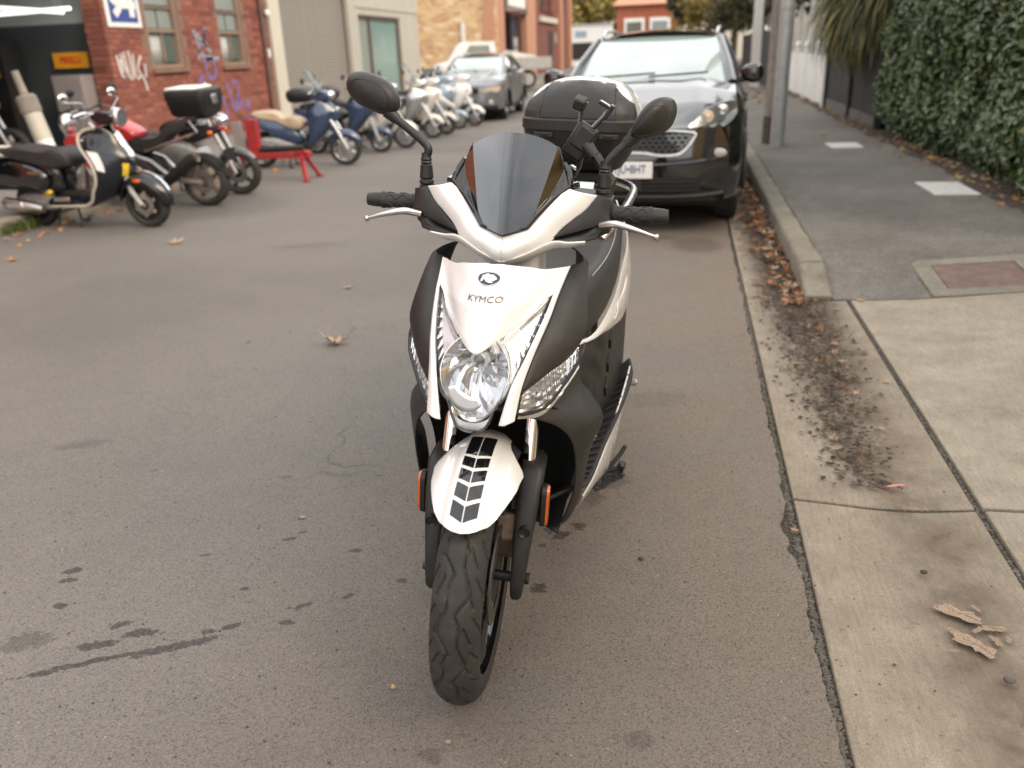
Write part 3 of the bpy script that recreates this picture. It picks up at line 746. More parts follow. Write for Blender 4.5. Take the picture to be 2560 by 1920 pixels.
obj('pane', MB().box((-.12, 5.75, 1.15), (.02, .84, 2.2)), 'frosted_pane', e, smooth=False)
obj('pane', MB().box((-.12, 7.45, 1.15), (.02, 2.34, 2.2)), 'green_glass', e, smooth=False)

# mottled yellow brick building with terracotta front and dark doorway
YB = thing('corner_building', 'mottled yellow brick building with orange rendered front and dark blue doorway', 'building', (WX, 40.2, .1))
obj('side_wall', MB().box((-5.0, .15, 4.0), (10.0, .30, 8.2)), 'stock_brick', YB, smooth=False)
obj('corner_quoin', MB().box((-.35, -.02, 4.0), (.5, .04, 8.2)), 'terracotta', YB, smooth=False)
obj('front_wall', MB().box((-.15, 1.1, 4.0), (.30, 1.59, 8.2)).box((-.15, 9.3, 4.0), (.30, 3.1, 8.2)).box((-.15, 4.83, 6.1), (.30, 5.85, 4.0)), 'terracotta', YB, smooth=False)
dr = obj('doorway', MB().box((-.9, 4.83, 1.6), (.1, 5.85, 3.2)), 'dark_blue', YB, smooth=False)
obj('door', MB().box((-.45, 6.6, 1.5), (.06, 2.1, 3.0)), 'dark_blue', dr, smooth=False)
obj('notice', MB().box((-.40, 6.6, 1.75), (.02, 1.1, .45)), 'grey_decal', dr, smooth=False)
obj('notice', MB().box((-.40, 6.6, 1.15), (.02, 1.1, .6)), 'grey_decal', dr, smooth=False)
obj('fascia_sign', MB().box((-.05, 4.83, 3.55), (.25, 5.8, .95)), 'grey_paint', YB, smooth=False)
obj('sign_face', MB().box((.09, 4.7, 3.62), (.02, 4.4, .55)), 'white_flat', YB, smooth=False)
obj('wall_pipe', MB().tube([(-1.55, -.06, 0), (-1.55, -.06, 2.6)], .11, 8), 'ivory_paint', YB)
obj('roof', MB().box((-5.0, 5.4, 8.1), (10.0, 11, .1)), 'render_grey', YB, smooth=False)

DB_ = thing('dark_brick_building', 'dark red brick building with shadowed openings and a pale ledge before the junction', 'building', (WX, 51.1, .1))
obj('wall', MB().box((-.2, 7.3, 4.2), (.4, 14.6, 8.4)), 'dark_brick_far', DB_, smooth=False)
obj('end_wall', MB().box((-5, 14.4, 4.2), (10, .4, 8.4)), 'dark_brick_far', DB_, smooth=False)
obj('ledge', MB().box((.05, 4.2, 3.0), (.25, 6.6, .28)), 'render_cream', DB_, smooth=False)
for y in (2.3, 5.6, 11.2): 
    w = obj('window', MB().box((.012, y, 4.6), (.03, 1.5, 2.0)), 'dark_room', DB_, smooth=False)
    obj('sill', MB().box((.05, y, 3.55), (.15, 1.7, .12)), 'dark_brick_far', w, smooth=False)
obj('door', MB().box((.012, 5.3, 1.2), (.03, 1.6, 2.4)), 'dark_room', DB_, smooth=False)
obj('pier', MB().box((.10, 9.2, 4.2), (.24, 1.0, 8.4)).box((.1, 13.9, 4.2), (.24, 1.0, 8.4)), 'terracotta', DB_, smooth=False)
obj('brace', MB().tube([(.3, 3.6, 3.3), (.3, 5.4, 7.5)], .18, 6), 'dark_brick_far', DB_, smooth=False)
obj('notice', MB().box((.03, 7.4, 2.0), (.03, .5, .6)), 'grey_decal', DB_, smooth=False)

# across the junction
FB = thing('far_brick_house', 'far red brick house with white framed windows beyond the junction', 'house', (-3.6, 80, 0))
obj('wall', MB().box((0, .2, 2.4), (5.2, .4, 4.8)), 'red_brick_far', FB, smooth=False)
obj('side_wall', MB().box((-2.5, 4.2, 2.4), (.2, 7.6, 4.8)).box((2.5, 4.2, 2.4), (.2, 7.6, 4.8)), 'red_brick_far', FB, smooth=False)
obj('roof', MB().add([(-2.9, -.4, 4.75), (2.9, -.4, 4.75), (2.9, 8.4, 4.75), (-2.9, 8.4, 4.75), (-1.8, 4, 6.6), (1.8, 4, 6.6)], [(0, 1, 5, 4), (1, 2, 5), (2, 3, 4, 5), (3, 0, 4)]), 'terracotta', FB, smooth=False)
for x in (-1.05, 1.15):
    w = obj('window', MB().box((x, -.05, 2.95), (1.75, .12, 1.5)), 'white_flat', FB, smooth=False)
    obj('pane', MB().box((x, -.12, 2.85), (1.3, .03, 1.1)), 'window_glass', w, smooth=False)
WS = thing('far_shop', 'low white shopfront with blue mark beside the far brick house', 'shop', (-8.6, 79, 0))
obj('wall', MB().box((0, .2, 1.7), (4.2, .4, 3.4)), 'white_flat', WS, smooth=False)
obj('side_wall', MB().box((-2, 3.2, 1.7), (.2, 5.6, 3.4)).box((2, 3.2, 1.7), (.2, 5.6, 3.4)), 'white_flat', WS, smooth=False)
obj('roof', MB().box((0, 3, 3.35), (4.4, 6.2, .12)), 'render_grey', WS, smooth=False)
obj('panel', MB().box((-.6, -.02, 2.6), (1.0, .05, .5)), 'pale_blue_paint', WS, smooth=False)
obj('opening', MB().box((0, -.02, 1.2), (3.2, .05, 1.4)), 'dark_room', WS, smooth=False)
for (x, y, w_, h, m, lab) in ((-16, 80, 9, 7, 'dark_brick_far', 'far dark brick building left of the low white shopfront'), (9, 84, 18, 6, 'render_cream', 'far cream rendered building behind the street trees')):
    t_ = thing('far_building', lab, 'building', (x, y, 0))
    obj('wall', MB().box((0, 3, h / 2), (w_, 6, h)), m, t_, smooth=False)
    obj('roof', MB().box((0, 3, h + .1), (w_ + .4, 6.4, .2)), 'render_grey', t_, smooth=False)
    for k in range(3): obj('window', MB().box((-w_ / 3 + k * w_ / 3, -.02, h * .6), (1.2, .06, 1.5)), 'window_glass', t_, smooth=False)
# ------------------------------------------------------------------ right hand side: poles, fences, houses, hedge, plants
def leafmat(name, stops, rough=.42, trans=.12, spec=.5):
    m, t = newmat(name)
    ge = t.n('ShaderNodeNewGeometry')
    c = t.ramp(ge.outputs['Random Per Island'], stops)
    t.color(c); t.b.inputs['Roughness'].default_value = rough; t.b.inputs['Specular IOR Level'].default_value = spec
    t.b.inputs['Subsurface Weight'].default_value = 0
    t.b.inputs['Transmission Weight'].default_value = 0
    return m
leafmat('hedge_leaf', [(0, (.034, .058, .016)), (.35, (.052, .085, .024)), (.7, (.074, .112, .034)), (.92, (.10, .14, .05)), (1, (.24, .23, .11))], .33, spec=.5)
leafmat('strap_leaf', [(0, (.035, .045, .014)), (.5, (.07, .085, .022)), (.8, (.13, .125, .03)), (1, (.34, .25, .05))], .45)
leafmat('autumn_leaf', [(0, (.12, .10, .028)), (.4, (.20, .17, .045)), (.75, (.34, .25, .055)), (1, (.52, .36, .08))], .55)
leafmat('olive_leaf', [(0, (.035, .040, .014)), (.6, (.07, .07, .022)), (1, (.12, .10, .03))], .5)
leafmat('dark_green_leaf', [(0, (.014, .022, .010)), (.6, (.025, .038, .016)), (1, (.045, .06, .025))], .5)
mat('bark', (.10, .08, .06), .9, var=.4, vs=20, bump=.006, bs=40)
mat('weathered_timber', (.27, .235, .20), .85, var=.3, vs=8, bump=.003, bs=60)
mat('galvanised', (.44, .43, .41), .5, metal=.4, var=.15, vs=9, dirt=.12)
mat('charcoal_timber', (.030, .028, .029), .75, var=.25, vs=10, bump=.002, bs=60)
mat('charcoal_plinth', (.12, .115, .11), .8, var=.2)
mat('picket_white', (.84, .83, .80), .5, var=.06)
mat('slate_wall', (.075, .075, .085), .8, var=.1)
mat('blind_cream', (.45, .43, .30), .7, var=.05)
mat('warm_render', (.78, .52, .22), .85, var=.1, vs=1.2)

wp = thing('timber_pole', 'old weathered timber power pole right behind the galvanised post', 'pole', (1.135, 12.0, .12), (0, R(.4), 0))
obj('shaft', MB().lathe([(-.1, .125), (0, .125), (3, .115), (7.5, .10), (7.5, .001)], axis='Z', n=18), 'weathered_timber', wp)
obj('stain_band', MB().lathe([(0.0, .1262), (.35, .1258)], axis='Z', n=18), 'bark', wp)
gpole = thing('steel_pole', 'round galvanised steel pole with two clamp bands at the kerb', 'pole', (1.165, 11.6, .12), (0, R(.3), 0))
obj('shaft', MB().lathe([(-.1, .088), (0, .088), (6.5, .075), (6.5, .001)], axis='Z', n=20), 'galvanised', gpole)
for z in (.58, 1.62): obj('clamp_band', MB().lathe([(z, .088), (z, .093), (z + .022, .093), (z + .022, .088)], axis='Z', n=20), 'galvanised', gpole)

# charcoal paling fence
FX = 2.72
cf = thing('paling_fence', 'charcoal timber paling fence under the strappy plant', 'fence', (FX, 13.3, .13))
def board(w, h, top='flat'): return MB().box((0, 0, h / 2), (.018, w, h)) if top == 'flat' else MB().prism([(-w / 2, 0), (w / 2, 0), (w / 2, h - .035), (0, h), (-w / 2, h - .035)], 'X', -.009, .009)
def boards(parent, name, y0, y1, w, gap, h, m, top='flat', z0=0, x=0, jit=.01):
    me = None; y = y0
    while y < y1:
        if me is None:
            o = obj(name, board(w, h, top), m, parent, smooth=False); me = o.data
        else: o = link(bpy.data.objects.new(name, me), parent)
        o.location = (x + rnd.uniform(-.003, .003), y + w / 2, z0 + rnd.uniform(-jit, jit) * .5); y += w + gap
boards(cf, 'paling', .1, 5.0, .092, .006, 1.30, 'charcoal_timber', z0=.16)
for y in (0.05, 2.35, 4.98): obj('post', MB().box((-.02, y, .76), (.09, .09, 1.56)), 'charcoal_timber', cf, smooth=False)
obj('plinth', MB().box((-.012, 1.2, .07), (.03, 2.2, .20)), 'charcoal_plinth', cf, smooth=False); obj('plinth', MB().box((-.012, 3.66, .07), (.03, 2.52, .20)), 'charcoal_plinth', cf, smooth=False)
obj('rail', MB().box((.03, 2.5, .45), (.04, 4.9, .07)).box((.03, 2.5, 1.2), (.04, 4.9, .07)), 'charcoal_timber', cf, smooth=False)
# white picket fence
wf = thing('picket_fence', 'white picket fence with ball topped posts beyond the charcoal fence', 'fence', (FX - .02, 18.35, .12))
boards(wf, 'picket', .18, 6.6, .068, .012, .92, 'picket_white', 'point', z0=.04)
for y in (0.07, 1.5, 3.2, 4.9, 6.65):
    p = obj('post', MB().box((-.02, y, .52), (.11, .11, 1.04)), 'picket_white', wf, bevel=.006)
    obj('finial', MB().lathe([(1.04, .07), (1.06, .07), (1.07, .03), (1.09, .03), (1.11, .06), (1.16, .075), (1.21, .06), (1.24, .02), (1.26, .001)], (-.02, y, 0), 'Z', 12), 'picket_white', p)
obj('rail', MB().box((.035, 3.35, .3), (.04, 6.5, .07)).box((.035, 3.35, .78), (.04, 6.5, .07)), 'picket_white', wf, smooth=False)
# houses behind
h1 = thing('slate_house', 'dark slate coloured house wall behind the charcoal fence', 'house', (3.4, 14, .13))
obj('wall', MB().box((1.6, 3.2, 1.7), (3.2, 9.4, 3.4)), 'slate_wall', h1, smooth=False)
obj('roof', MB().add([(-.3, -1.8, 3.4), (3.6, -1.8, 3.4), (3.6, 8.2, 3.4), (-.3, 8.2, 3.4), (1.6, 0, 4.9), (1.6, 6.4, 4.9)], [(0, 1, 4), (1, 2, 5, 4), (2, 3, 5), (3, 0, 4, 5)]), 'grey_paint', h1, smooth=False)
h2 = thing('verandah_house', 'pale house with white verandah posts and cream blind behind the picket fence', 'house', (3.3, 22.2, .13))
obj('wall', MB().box((2.2, 3.2, 1.8), (3.0, 7.6, 3.6)), 'ivory_paint', h2, smooth=False)
for y in (.2, 2.6, 5.0, 7.2): obj('verandah_post', MB().box((-.15, y, 1.5), (.11, .11, 3.0)), 'picket_white', h2, smooth=False)
obj('blind', MB().box((-.12, 1.4, 1.45), (.02, 2.2, 1.3)), 'blind_cream', h2, smooth=False)
obj('frieze', MB().box((-.15, 3.7, 2.75), (.04, 7.2, .5)), 'picket_white', h2, smooth=False)
obj('verandah_roof', MB().add([(-.4, -.2, 3.0), (.9, -.2, 3.35), (.9, 7.6, 3.35), (-.4, 7.6, 3.0)], [(0, 1, 2, 3)]), 'galvanised', h2, smooth=False, solid=.03)
obj('roof', MB().box((2.2, 3.2, 3.7), (3.2, 8.0, .12)), 'terracotta', h2, smooth=False)
gp_ = thing('gate_pillar', 'tall cream gate pillar far along the footpath', 'pillar', (1.98, 27.5, .12))
obj('shaft', MB().box((0, 0, 1.6), (.26, .26, 3.2)), 'ivory_paint', gp_, bevel=.01); obj('cap', MB().box((0, 0, 3.24), (.36, .36, .08)), 'ivory_paint', gp_, bevel=.01)
f3 = thing('dark_fence', 'dark board fence running on past the cream pillar', 'fence', (2.35, 26.6, .12))
boards(f3, 'paling', .0, 14, .18, .006, 1.55, 'charcoal_timber')
obj('post', MB().box((0.03, 3, .8), (.1, .1, 1.6)).box((.03, 9, .8), (.1, .1, 1.6)), 'charcoal_timber', f3, smooth=False)
h3 = thing('terrace_house', 'white terrace house with red brick chimney further along the footpath', 'house', (3.4, 32, .12))
obj('wall', MB().box((2, 8, 2.2), (4, 18, 4.4)), 'ivory_paint', h3, smooth=False)
obj('roof', MB().box((2, 8, 4.5), (4.4, 18.4, .2)), 'terracotta', h3, smooth=False)
obj('chimney', MB().box((.8, 2, 5.2), (.7, .9, 1.6)), 'red_brick_far', h3, smooth=False)
for y in (1.5, 5.5, 9.5): obj('window', MB().box((-.02, y, 1.9), (.05, 1.1, 1.6)), 'window_glass', h3, smooth=False)
# the house across the driveway, beside and behind the camera
h4 = thing('render_house', 'warm ochre rendered house wall standing behind the driveway', 'house', (5.2, -7, .12))
obj('wall', MB().box((2, 4.6, 2.2), (4, 12.4, 4.4)), 'warm_render', h4, smooth=False)
obj('roof', MB().box((2, 4.6, 4.5), (4.6, 13, .2)), 'terracotta', h4, smooth=False)
obj('garage_door', MB().box((-.02, 6.8, 1.2), (.06, 3.4, 2.3)), 'roller_slat', h4, smooth=False)
h5 = thing('rear_terrace', 'plain cream terrace on the other side of the street behind the viewer', 'building', (-9, -22, .1))
obj('wall', MB().box((-2, 4, 2.6), (4, 16, 5.2)), 'render_cream', h5, smooth=False)
obj('roof', MB().box((-2, 4, 5.3), (4.4, 16.4, .2)), 'render_grey', h5, smooth=False)

def leaves_mb(pts, size, rl, fold=.25, asp=.5):
    """one folded leaf (4 triangles) per (point, normal)"""
    mb = MB(); V = mb.v; F = mb.f
    for p, n_ in pts:
        s = size * rl.uniform(.65, 1.35); n2 = (n_ + Vector((rl.uniform(-.8, .8), rl.uniform(-.8, .8), rl.uniform(-.5, .9)))).normalized()
        a = Vector((rl.uniform(-1, 1), rl.uniform(-1, 1), rl.uniform(-1, .5))); u = (a - n2 * a.dot(n2)).normalized(); w = n2.cross(u)
        o = len(V); h = s * asp * .5
        V += [tuple(p - u * s * .5), tuple(p + w * h - n2 * -fold * h), tuple(p + u * s * .5 - n2 * s * .1), tuple(p - w * h + n2 * fold * h)]
        F += [(o, o + 1, o + 2), (o, o + 2, o + 3)]
    return mb
# hedge
hd = thing('hedge', 'dense glossy dark green hedge overhanging the footpath', 'hedge', (2.8, 6.2, .15))
rl = random.Random(11); pts = []
def hx(y, z):      # street face of the hedge
    return 2.62 + .16 * mnoise.noise((y * .9, z * .9, 1)) + .10 * mnoise.noise((y * 2.6, z * 2.6, 4)) + .16 * smooth01((.5 - z) / .45) + .10 * smooth01((z - 1.6) / 1.2)
for k in range(30000):
    y = rl.uniform(5.9, 13.05); z = .15 + 3.25 * rl.random() ** 1.05
    d = abs(rl.gauss(0, .07)); x = hx(y, z) + d
    if z < .42 + .3 * mnoise.noise((y * 1.7, 3, 0)) and rl.random() < (.75 if 9.6 < y < 11 else .25): continue
    if mnoise.noise((y * 3.1, z * 3.1, 9)) > .32 and rl.random() < .6: x += .12
    pts.append((Vector((x, y, z)), Vector((-1, -.15, .25))))
for k in range(5200):
    x = rl.uniform(2.65, 4.4); z = .3 + 3.1 * rl.random(); pts.append((Vector((x, 13.05 - abs(rl.gauss(0, .06)) + .1 * mnoise.noise((x * 2, z * 2, 0)), z)), Vector((-.3, 1, .2))))
for k in range(3000):
    x = rl.uniform(2.6, 4.4); z = .3 + 3.1 * rl.random(); pts.append((Vector((x, 5.95 + .1 * mnoise.noise((x * 2, z * 2, 0)), z)), Vector((-.2, -1, .3))))
off = Vector((2.8, 6.2, .15))
lv = leaves_mb([(p - off, n_) for p, n_ in pts], .088, rl, .3, .60)
obj('leaves', lv, 'hedge_leaf', hd, smooth=False, kind='stuff')
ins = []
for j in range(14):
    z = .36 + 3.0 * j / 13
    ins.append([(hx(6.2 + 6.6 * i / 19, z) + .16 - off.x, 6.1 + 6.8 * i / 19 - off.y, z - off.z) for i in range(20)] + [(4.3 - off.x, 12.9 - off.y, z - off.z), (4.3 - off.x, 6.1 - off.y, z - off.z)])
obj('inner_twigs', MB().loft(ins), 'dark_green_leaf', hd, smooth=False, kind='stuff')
for k in range(14):
    y = 6.3 + k * .49 + rl.uniform(-.1, .1); x = 3.0 + rl.uniform(-.06, .2)
    obj('stem', MB().tube([(x - off.x, y - off.y, -.05), (x - off.x + rl.uniform(-.05, .05), y - off.y + rl.uniform(-.08, .08), .35), (x - off.x - .1, y - off.y + rl.uniform(-.2, .2), .8)], [.025, .02, .012], 6), 'bark', hd)

def strap_plant(name, label, loc, n, L, m, seed, spread=(0, 2 * math.pi), lift=.5, group=None, trunk=0):
    t_ = thing(name, label, 'plant', loc, group=group); r_ = random.Random(seed); mb = MB()
    for k in range(n):
        a = r_.uniform(*spread); l = L * r_.uniform(.6, 1.1); w = .030 * r_.uniform(.7, 1.4); e = r_.uniform(.1, 1.3); d = Vector((math.cos(a), math.sin(a), 0)); s = Vector((-d.y, d.x, 0))
        p = Vector((r_.uniform(-.12, .12), r_.uniform(-.12, .12), r_.uniform(-.25, .25))); V = []; g = e
        for j in range(7):
            ww = w * (1 - (j / 6) ** 2) + .001; V += [p - s * ww, p + Vector((0, 0, -ww * .5)), p + s * ww]
            p = p + (d * math.cos(g) + Vector((0, 0, math.sin(g)))) * l / 6; g -= .34 + .12 * r_.random()
        mb.add(V, [(j * 3 + i, j * 3 + i + 1, j * 3 + i + 4, j * 3 + i + 3) for j in range(6) for i in range(2)])
    obj('leaves', mb, m, t_, smooth=False, kind='stuff')
    if trunk: obj('trunk', MB().tube([(0, 0, -trunk), (.03, .02, -trunk * .5), (0, 0, 0)], [.09, .075, .07], 10), 'bark', t_)
    return t_
strap_plant('strappy_plant', 'overhanging clump of long yellow green strap leaves above the charcoal fence', (2.95, 14.6, 1.80), 1500, 1.55, 'strap_leaf', 4, (1.2, 5.3), trunk=1.7)
strap_plant('strappy_plant', 'second darker strap leaf clump squeezed between the hedge and the overhanging one', (3.2, 13.7, 2.1), 700, 1.4, 'strap_leaf', 5, (1.4, 4.9), trunk=2.1)

def tree(name, label, loc, h, crown, n, m, seed, size=.16, trunk_r=.16, group=None):
    t_ = thing(name, label, 'tree', loc, group=group); r_ = random.Random(seed)
    tk = MB().tube([(0, 0, -.1), (.05, .03, h * .3), (-.04, .05, h * .6), (.02, 0, h * .92)], [trunk_r, trunk_r * .8, trunk_r * .5, trunk_r * .12], 9); cl = []
    for k in range(13):
        z = h * r_.uniform(.35, .8); a = r_.uniform(0, 6.28); l = crown * r_.uniform(.5, .95); e = Vector((math.cos(a) * l, math.sin(a) * l, z + l * r_.uniform(.2, .7)))
        tk.tube([(0, 0, z), tuple(Vector((0, 0, z)).lerp(e, .5) + Vector((0, 0, .1))), tuple(e)], [trunk_r * .4, trunk_r * .25, .015], 6); cl.append((e, crown * r_.uniform(.3, .5)))
    for k in range(9): cl.append((Vector((r_.gauss(0, crown * .4), r_.gauss(0, crown * .4), h * r_.uniform(.6, 1.0))), crown * r_.uniform(.3, .5)))
    obj('trunk', tk, 'bark', t_); P = []
    for k in range(n):
        c, rr = cl[r_.randrange(len(cl))]; v = Vector((r_.gauss(0, 1), r_.gauss(0, 1), r_.gauss(0, .8))); v = v.normalized() * rr * r_.random() ** .4
        P.append((c + v, v.normalized() + Vector((0, 0, .4))))
    obj('crown', leaves_mb(P, size, r_, .2, .6), m, t_, smooth=False, kind='stuff')
    return t_
tree('street_tree', 'olive green street tree past the cream pillar', (3.0, 40, .1), 6.0, 2.6, 6500, 'olive_leaf', 21, .24)
tree('street_tree', 'tree with yellow autumn leaves low over the parked black car', (1.6, 47, .1), 5.2, 2.3, 5000, 'autumn_leaf', 22, .24)
tree('street_tree', 'narrow dark evergreen tree at the end of the street', (.2, 62, .1), 7.0, 1.5, 5000, 'dark_green_leaf', 23, .26)
tree('street_tree', 'broad brownish autumn tree behind the far brick house', (-4.0, 92, 0), 10, 4.8, 8000, 'autumn_leaf', 24, .42, .3)
tree('street_tree', 'yellow leaved autumn tree behind the low white shopfront', (-9.0, 85, 0), 6.5, 3.2, 6000, 'autumn_leaf', 25, .4, .25)
tree('street_tree', 'wide olive and yellow tree crown hanging over the far end of the street', (1.5, 70, .1), 5.6, 2.6, 6000, 'autumn_leaf', 27, .32, .22)
tree('street_tree', 'olive tree standing on the far footpath behind the autumn tree', (2.6, 54, .1), 5.4, 2.6, 7000, 'olive_leaf', 28, .32, .2)
tree('street_tree', 'bushy green garden tree beside the terrace house', (4.2, 44.5, .1), 6.0, 2.4, 5000, 'dark_green_leaf', 29, .26)
tree('street_tree', 'dark olive tree standing far behind the low white shopfront', (-8.2, 90, .1), 7.5, 3.2, 6000, 'olive_leaf', 30, .36, .2)
tree('street_tree', 'dark green tree in a garden behind the dark board fence', (4.4, 27.0, .1), 5.5, 2.0, 5000, 'dark_green_leaf', 26, .2)
# ------------------------------------------------------------------ the white scooter in front (own axes: x to its left hand, y to its tail, z up)
LEAN, YAW = R(3.37), R(1.2)
SC = thing('motor_scooter', 'white and dark grey scooter in the foreground with smoked screen and black top box', 'scooter', (-.444, 1.562, 0), (0, LEAN, -YAW))
PZ = [.60, .676, .76, .823, .90, .949, .985, 1.02]; PY = [-.065, -.062, -.05, -.022, .035, .092, .15, .22]
KZ = [.66, .72, .79, .87, .95]; KV = [-.1, .3, .75, 1.2, 1.6]
def fc(x, z): return interp(z, PZ, PY) + interp(z, KZ, KV) * (math.sqrt(x * x + .0025) - .05)
def fs(x, z): return interp(z, PZ, PY) + 1.16 * (math.sqrt(x * x + .0025) - .05)
def fh(x, z): return .2 + (z - .956) * .3 + .3 * (math.sqrt(x * x + .0016) - .04)
def fw(x, z): return .195 + (z - 1.0) * .5 + .36 * (math.sqrt(x * x + .00015) - .0122) + .10 * max(z - 1.05, 0) ** 2
def ruled(A, B, nu, nv, f, off=lambda u, v, x, z: 0, sp=True):
    """skin between two x,z outlines A (u=0) and B (u=1), pressed onto y=f(x,z)"""
    cv = spline if sp else poly
    a = cv([(p[0], 0, p[1]) for p in A], nv); b = cv([(p[0], 0, p[1]) for p in B], nv)
    vs = []
    for j in range(nv):
        for i in range(nu):
            u = i / (nu - 1); p = a[j].lerp(b[j], u)
            vs.append((p.x, f(p.x, p.z) + off(u, j / (nv - 1), p.x, p.z), p.z))
    return MB().add(vs, [(j * nu + i, j * nu + i + 1, (j + 1) * nu + i + 1, (j + 1) * nu + i) for j in range(nv - 1) for i in range(nu - 1)])
def ruled3(A, B, nu, nv, bul=None, sp=True):
    cv = spline if sp else poly
    a = cv(A, nv); b = cv(B, nv); vs = []
    for j in range(nv):
        for i in range(nu):
            u = i / (nu - 1); p = a[j].lerp(b[j], u)
            if bul: p = p + Vector(bul) * math.sin(math.pi * u)
            vs.append(p)
    return MB().add(vs, [(j * nu + i, j * nu + i + 1, (j + 1) * nu + i + 1, (j + 1) * nu + i) for j in range(nv - 1) for i in range(nu - 1)])
def mir(mb):
    o = MB(); o.v = [(-x, y, z) for x, y, z in mb.v]; o.f = [f[::-1] for f in mb.f]; return o
def both(name, mk, m, parent=None, **k):
    out = []
    for s in (1, -1):
        mb = mk(); out.append(obj(name, mb if s > 0 else mir(mb), m, parent or SC, **k))
    return out
lerp = lambda a, b, t: a + (b - a) * t

# steering: the front wheel is turned a little towards the kerb
_ax = Vector((0, .454, .891)).normalized(); _p0 = Vector((0, .18, .66))
STEER = Matrix.Translation(_p0) @ Matrix.Rotation(R(4.2), 4, _ax) @ Matrix.Translation(-_p0)

# --- front wheel
WR, WC = .286, Vector((0, 0, .285))
def tyre_mb(nth, ns, tread=True):
    half = .052; prof = []
    for k in range(ns):
        a = -2.05 + 4.1 * k / (ns - 1)                       # angle round the tyre section
        s = half * math.sin(a) * (1.0 if abs(a) < 1.57 else 1.0); rr = WR - half * .92 * (1 - math.cos(a))
        prof.append((a, s, rr))
    mb = MB(); vs = []
    for i in range(nth):
        th = 2 * math.pi * i / nth
        for a, s, rr in prof:
            d = 0
            if tread and abs(a) < 1.35:
                P = 11; ph = (th * P / (2 * math.pi)) % 1
                for sg in (1, -1):
                    p2 = (ph + (0 if sg > 0 else .5)) % 1
                    # sinuous main groove running from the centre out to the shoulder
                    q = sg * s / half; c = .12 + .55 * (p2 if p2 < .75 else (1 - p2) * 3) + .07 * math.sin(p2 * 12)
                    w = .062
                    if abs(q - c) < w: d = max(d, 1 - (abs(q - c) / w) ** 4)
                    # short shoulder cuts
                    for k in (0, 1):
                        t = ((ph * 2 + .23 * k + (0 if sg > 0 else .25)) % 1); c2 = .58 + .30 * k + (t - .5) * .55
                        if abs(t - .5) < .28 and abs(q - c2) < .042: d = max(d, .9)
            r2 = rr - .0055 * d
            vs.append((s, r2 * math.cos(th), r2 * math.sin(th)))
    m = ns
    fs_ = [(i * m + j, ((i + 1) % nth) * m + j, ((i + 1) % nth) * m + j + 1, i * m + j + 1) for i in range(nth) for j in range(m - 1)]
    mb.add(vs, fs_)
    return mb.tf(lambda p: p + WC)
fwheel = obj('front_wheel', MB().lathe([(-.036, .212), (-.036, .200), (-.022, .188), (-.018, .175), (.018, .175), (.022, .188), (.036, .200), (.036, .212)], WC, 'X', 64), 'gloss_black', SC, M=STEER)
obj('tyre', tyre_mb(620, 58), 'rubber', fwheel, angle=60)
sp = MB()
for k in range(5):
    a = 2 * math.pi * k / 5 + .3; ca, sa = math.cos(a), math.sin(a)
    for d in (-.22, .22):
        c2, s2 = math.cos(a + d), math.sin(a + d)
        sp.tube([WC + Vector((0, ca * .03, sa * .03)), WC + Vector((.004, c2 * .10, s2 * .10)), WC + Vector((0, math.cos(a + d * .7) * .182, math.sin(a + d * .7) * .182))], [.016, .011, .012], 8)
sp.lathe([(-.035, .001), (-.035, .03), (.035, .03), (.035, .001)], WC, 'X', 24)
obj('spokes', sp, 'gloss_black', fwheel)
dsk = MB().lathe([(.044, .075), (.044, .112), (.048, .112), (.048, .075)], WC, 'X', 72, close=True)
obj('brake_disc', dsk, 'disc_steel', fwheel)
dh = MB()
for k in range(30):
    a = 2 * math.pi * k / 30; r = .086 + .008 * (k % 3)
    dh.lathe([(.0484, .001), (.0486, .0035)], WC + Vector((0, r * math.cos(a), r * math.sin(a))), 'X', 8)
obj('disc_holes', dh, 'matt_black', fwheel, smooth=False)
cal = MB()
cal.prism([(.115, .33), (.15, .36), (.14, .45), (.105, .46), (.08, .40)], 'X', .034, .078)
obj('brake_caliper', cal.tf(lambda p: p + Vector((0, -.045, -.045))), 'brushed_rust', SC, bevel=.006, M=STEER)
ax = MB().lathe([(-.124, .001), (-.124, .009), (-.112, .012), (.112, .012), (.114, .013), (.121, .013), (.121, .001)], WC, 'X', 16)
obj('axle', ax, 'black_plastic', SC, M=STEER)
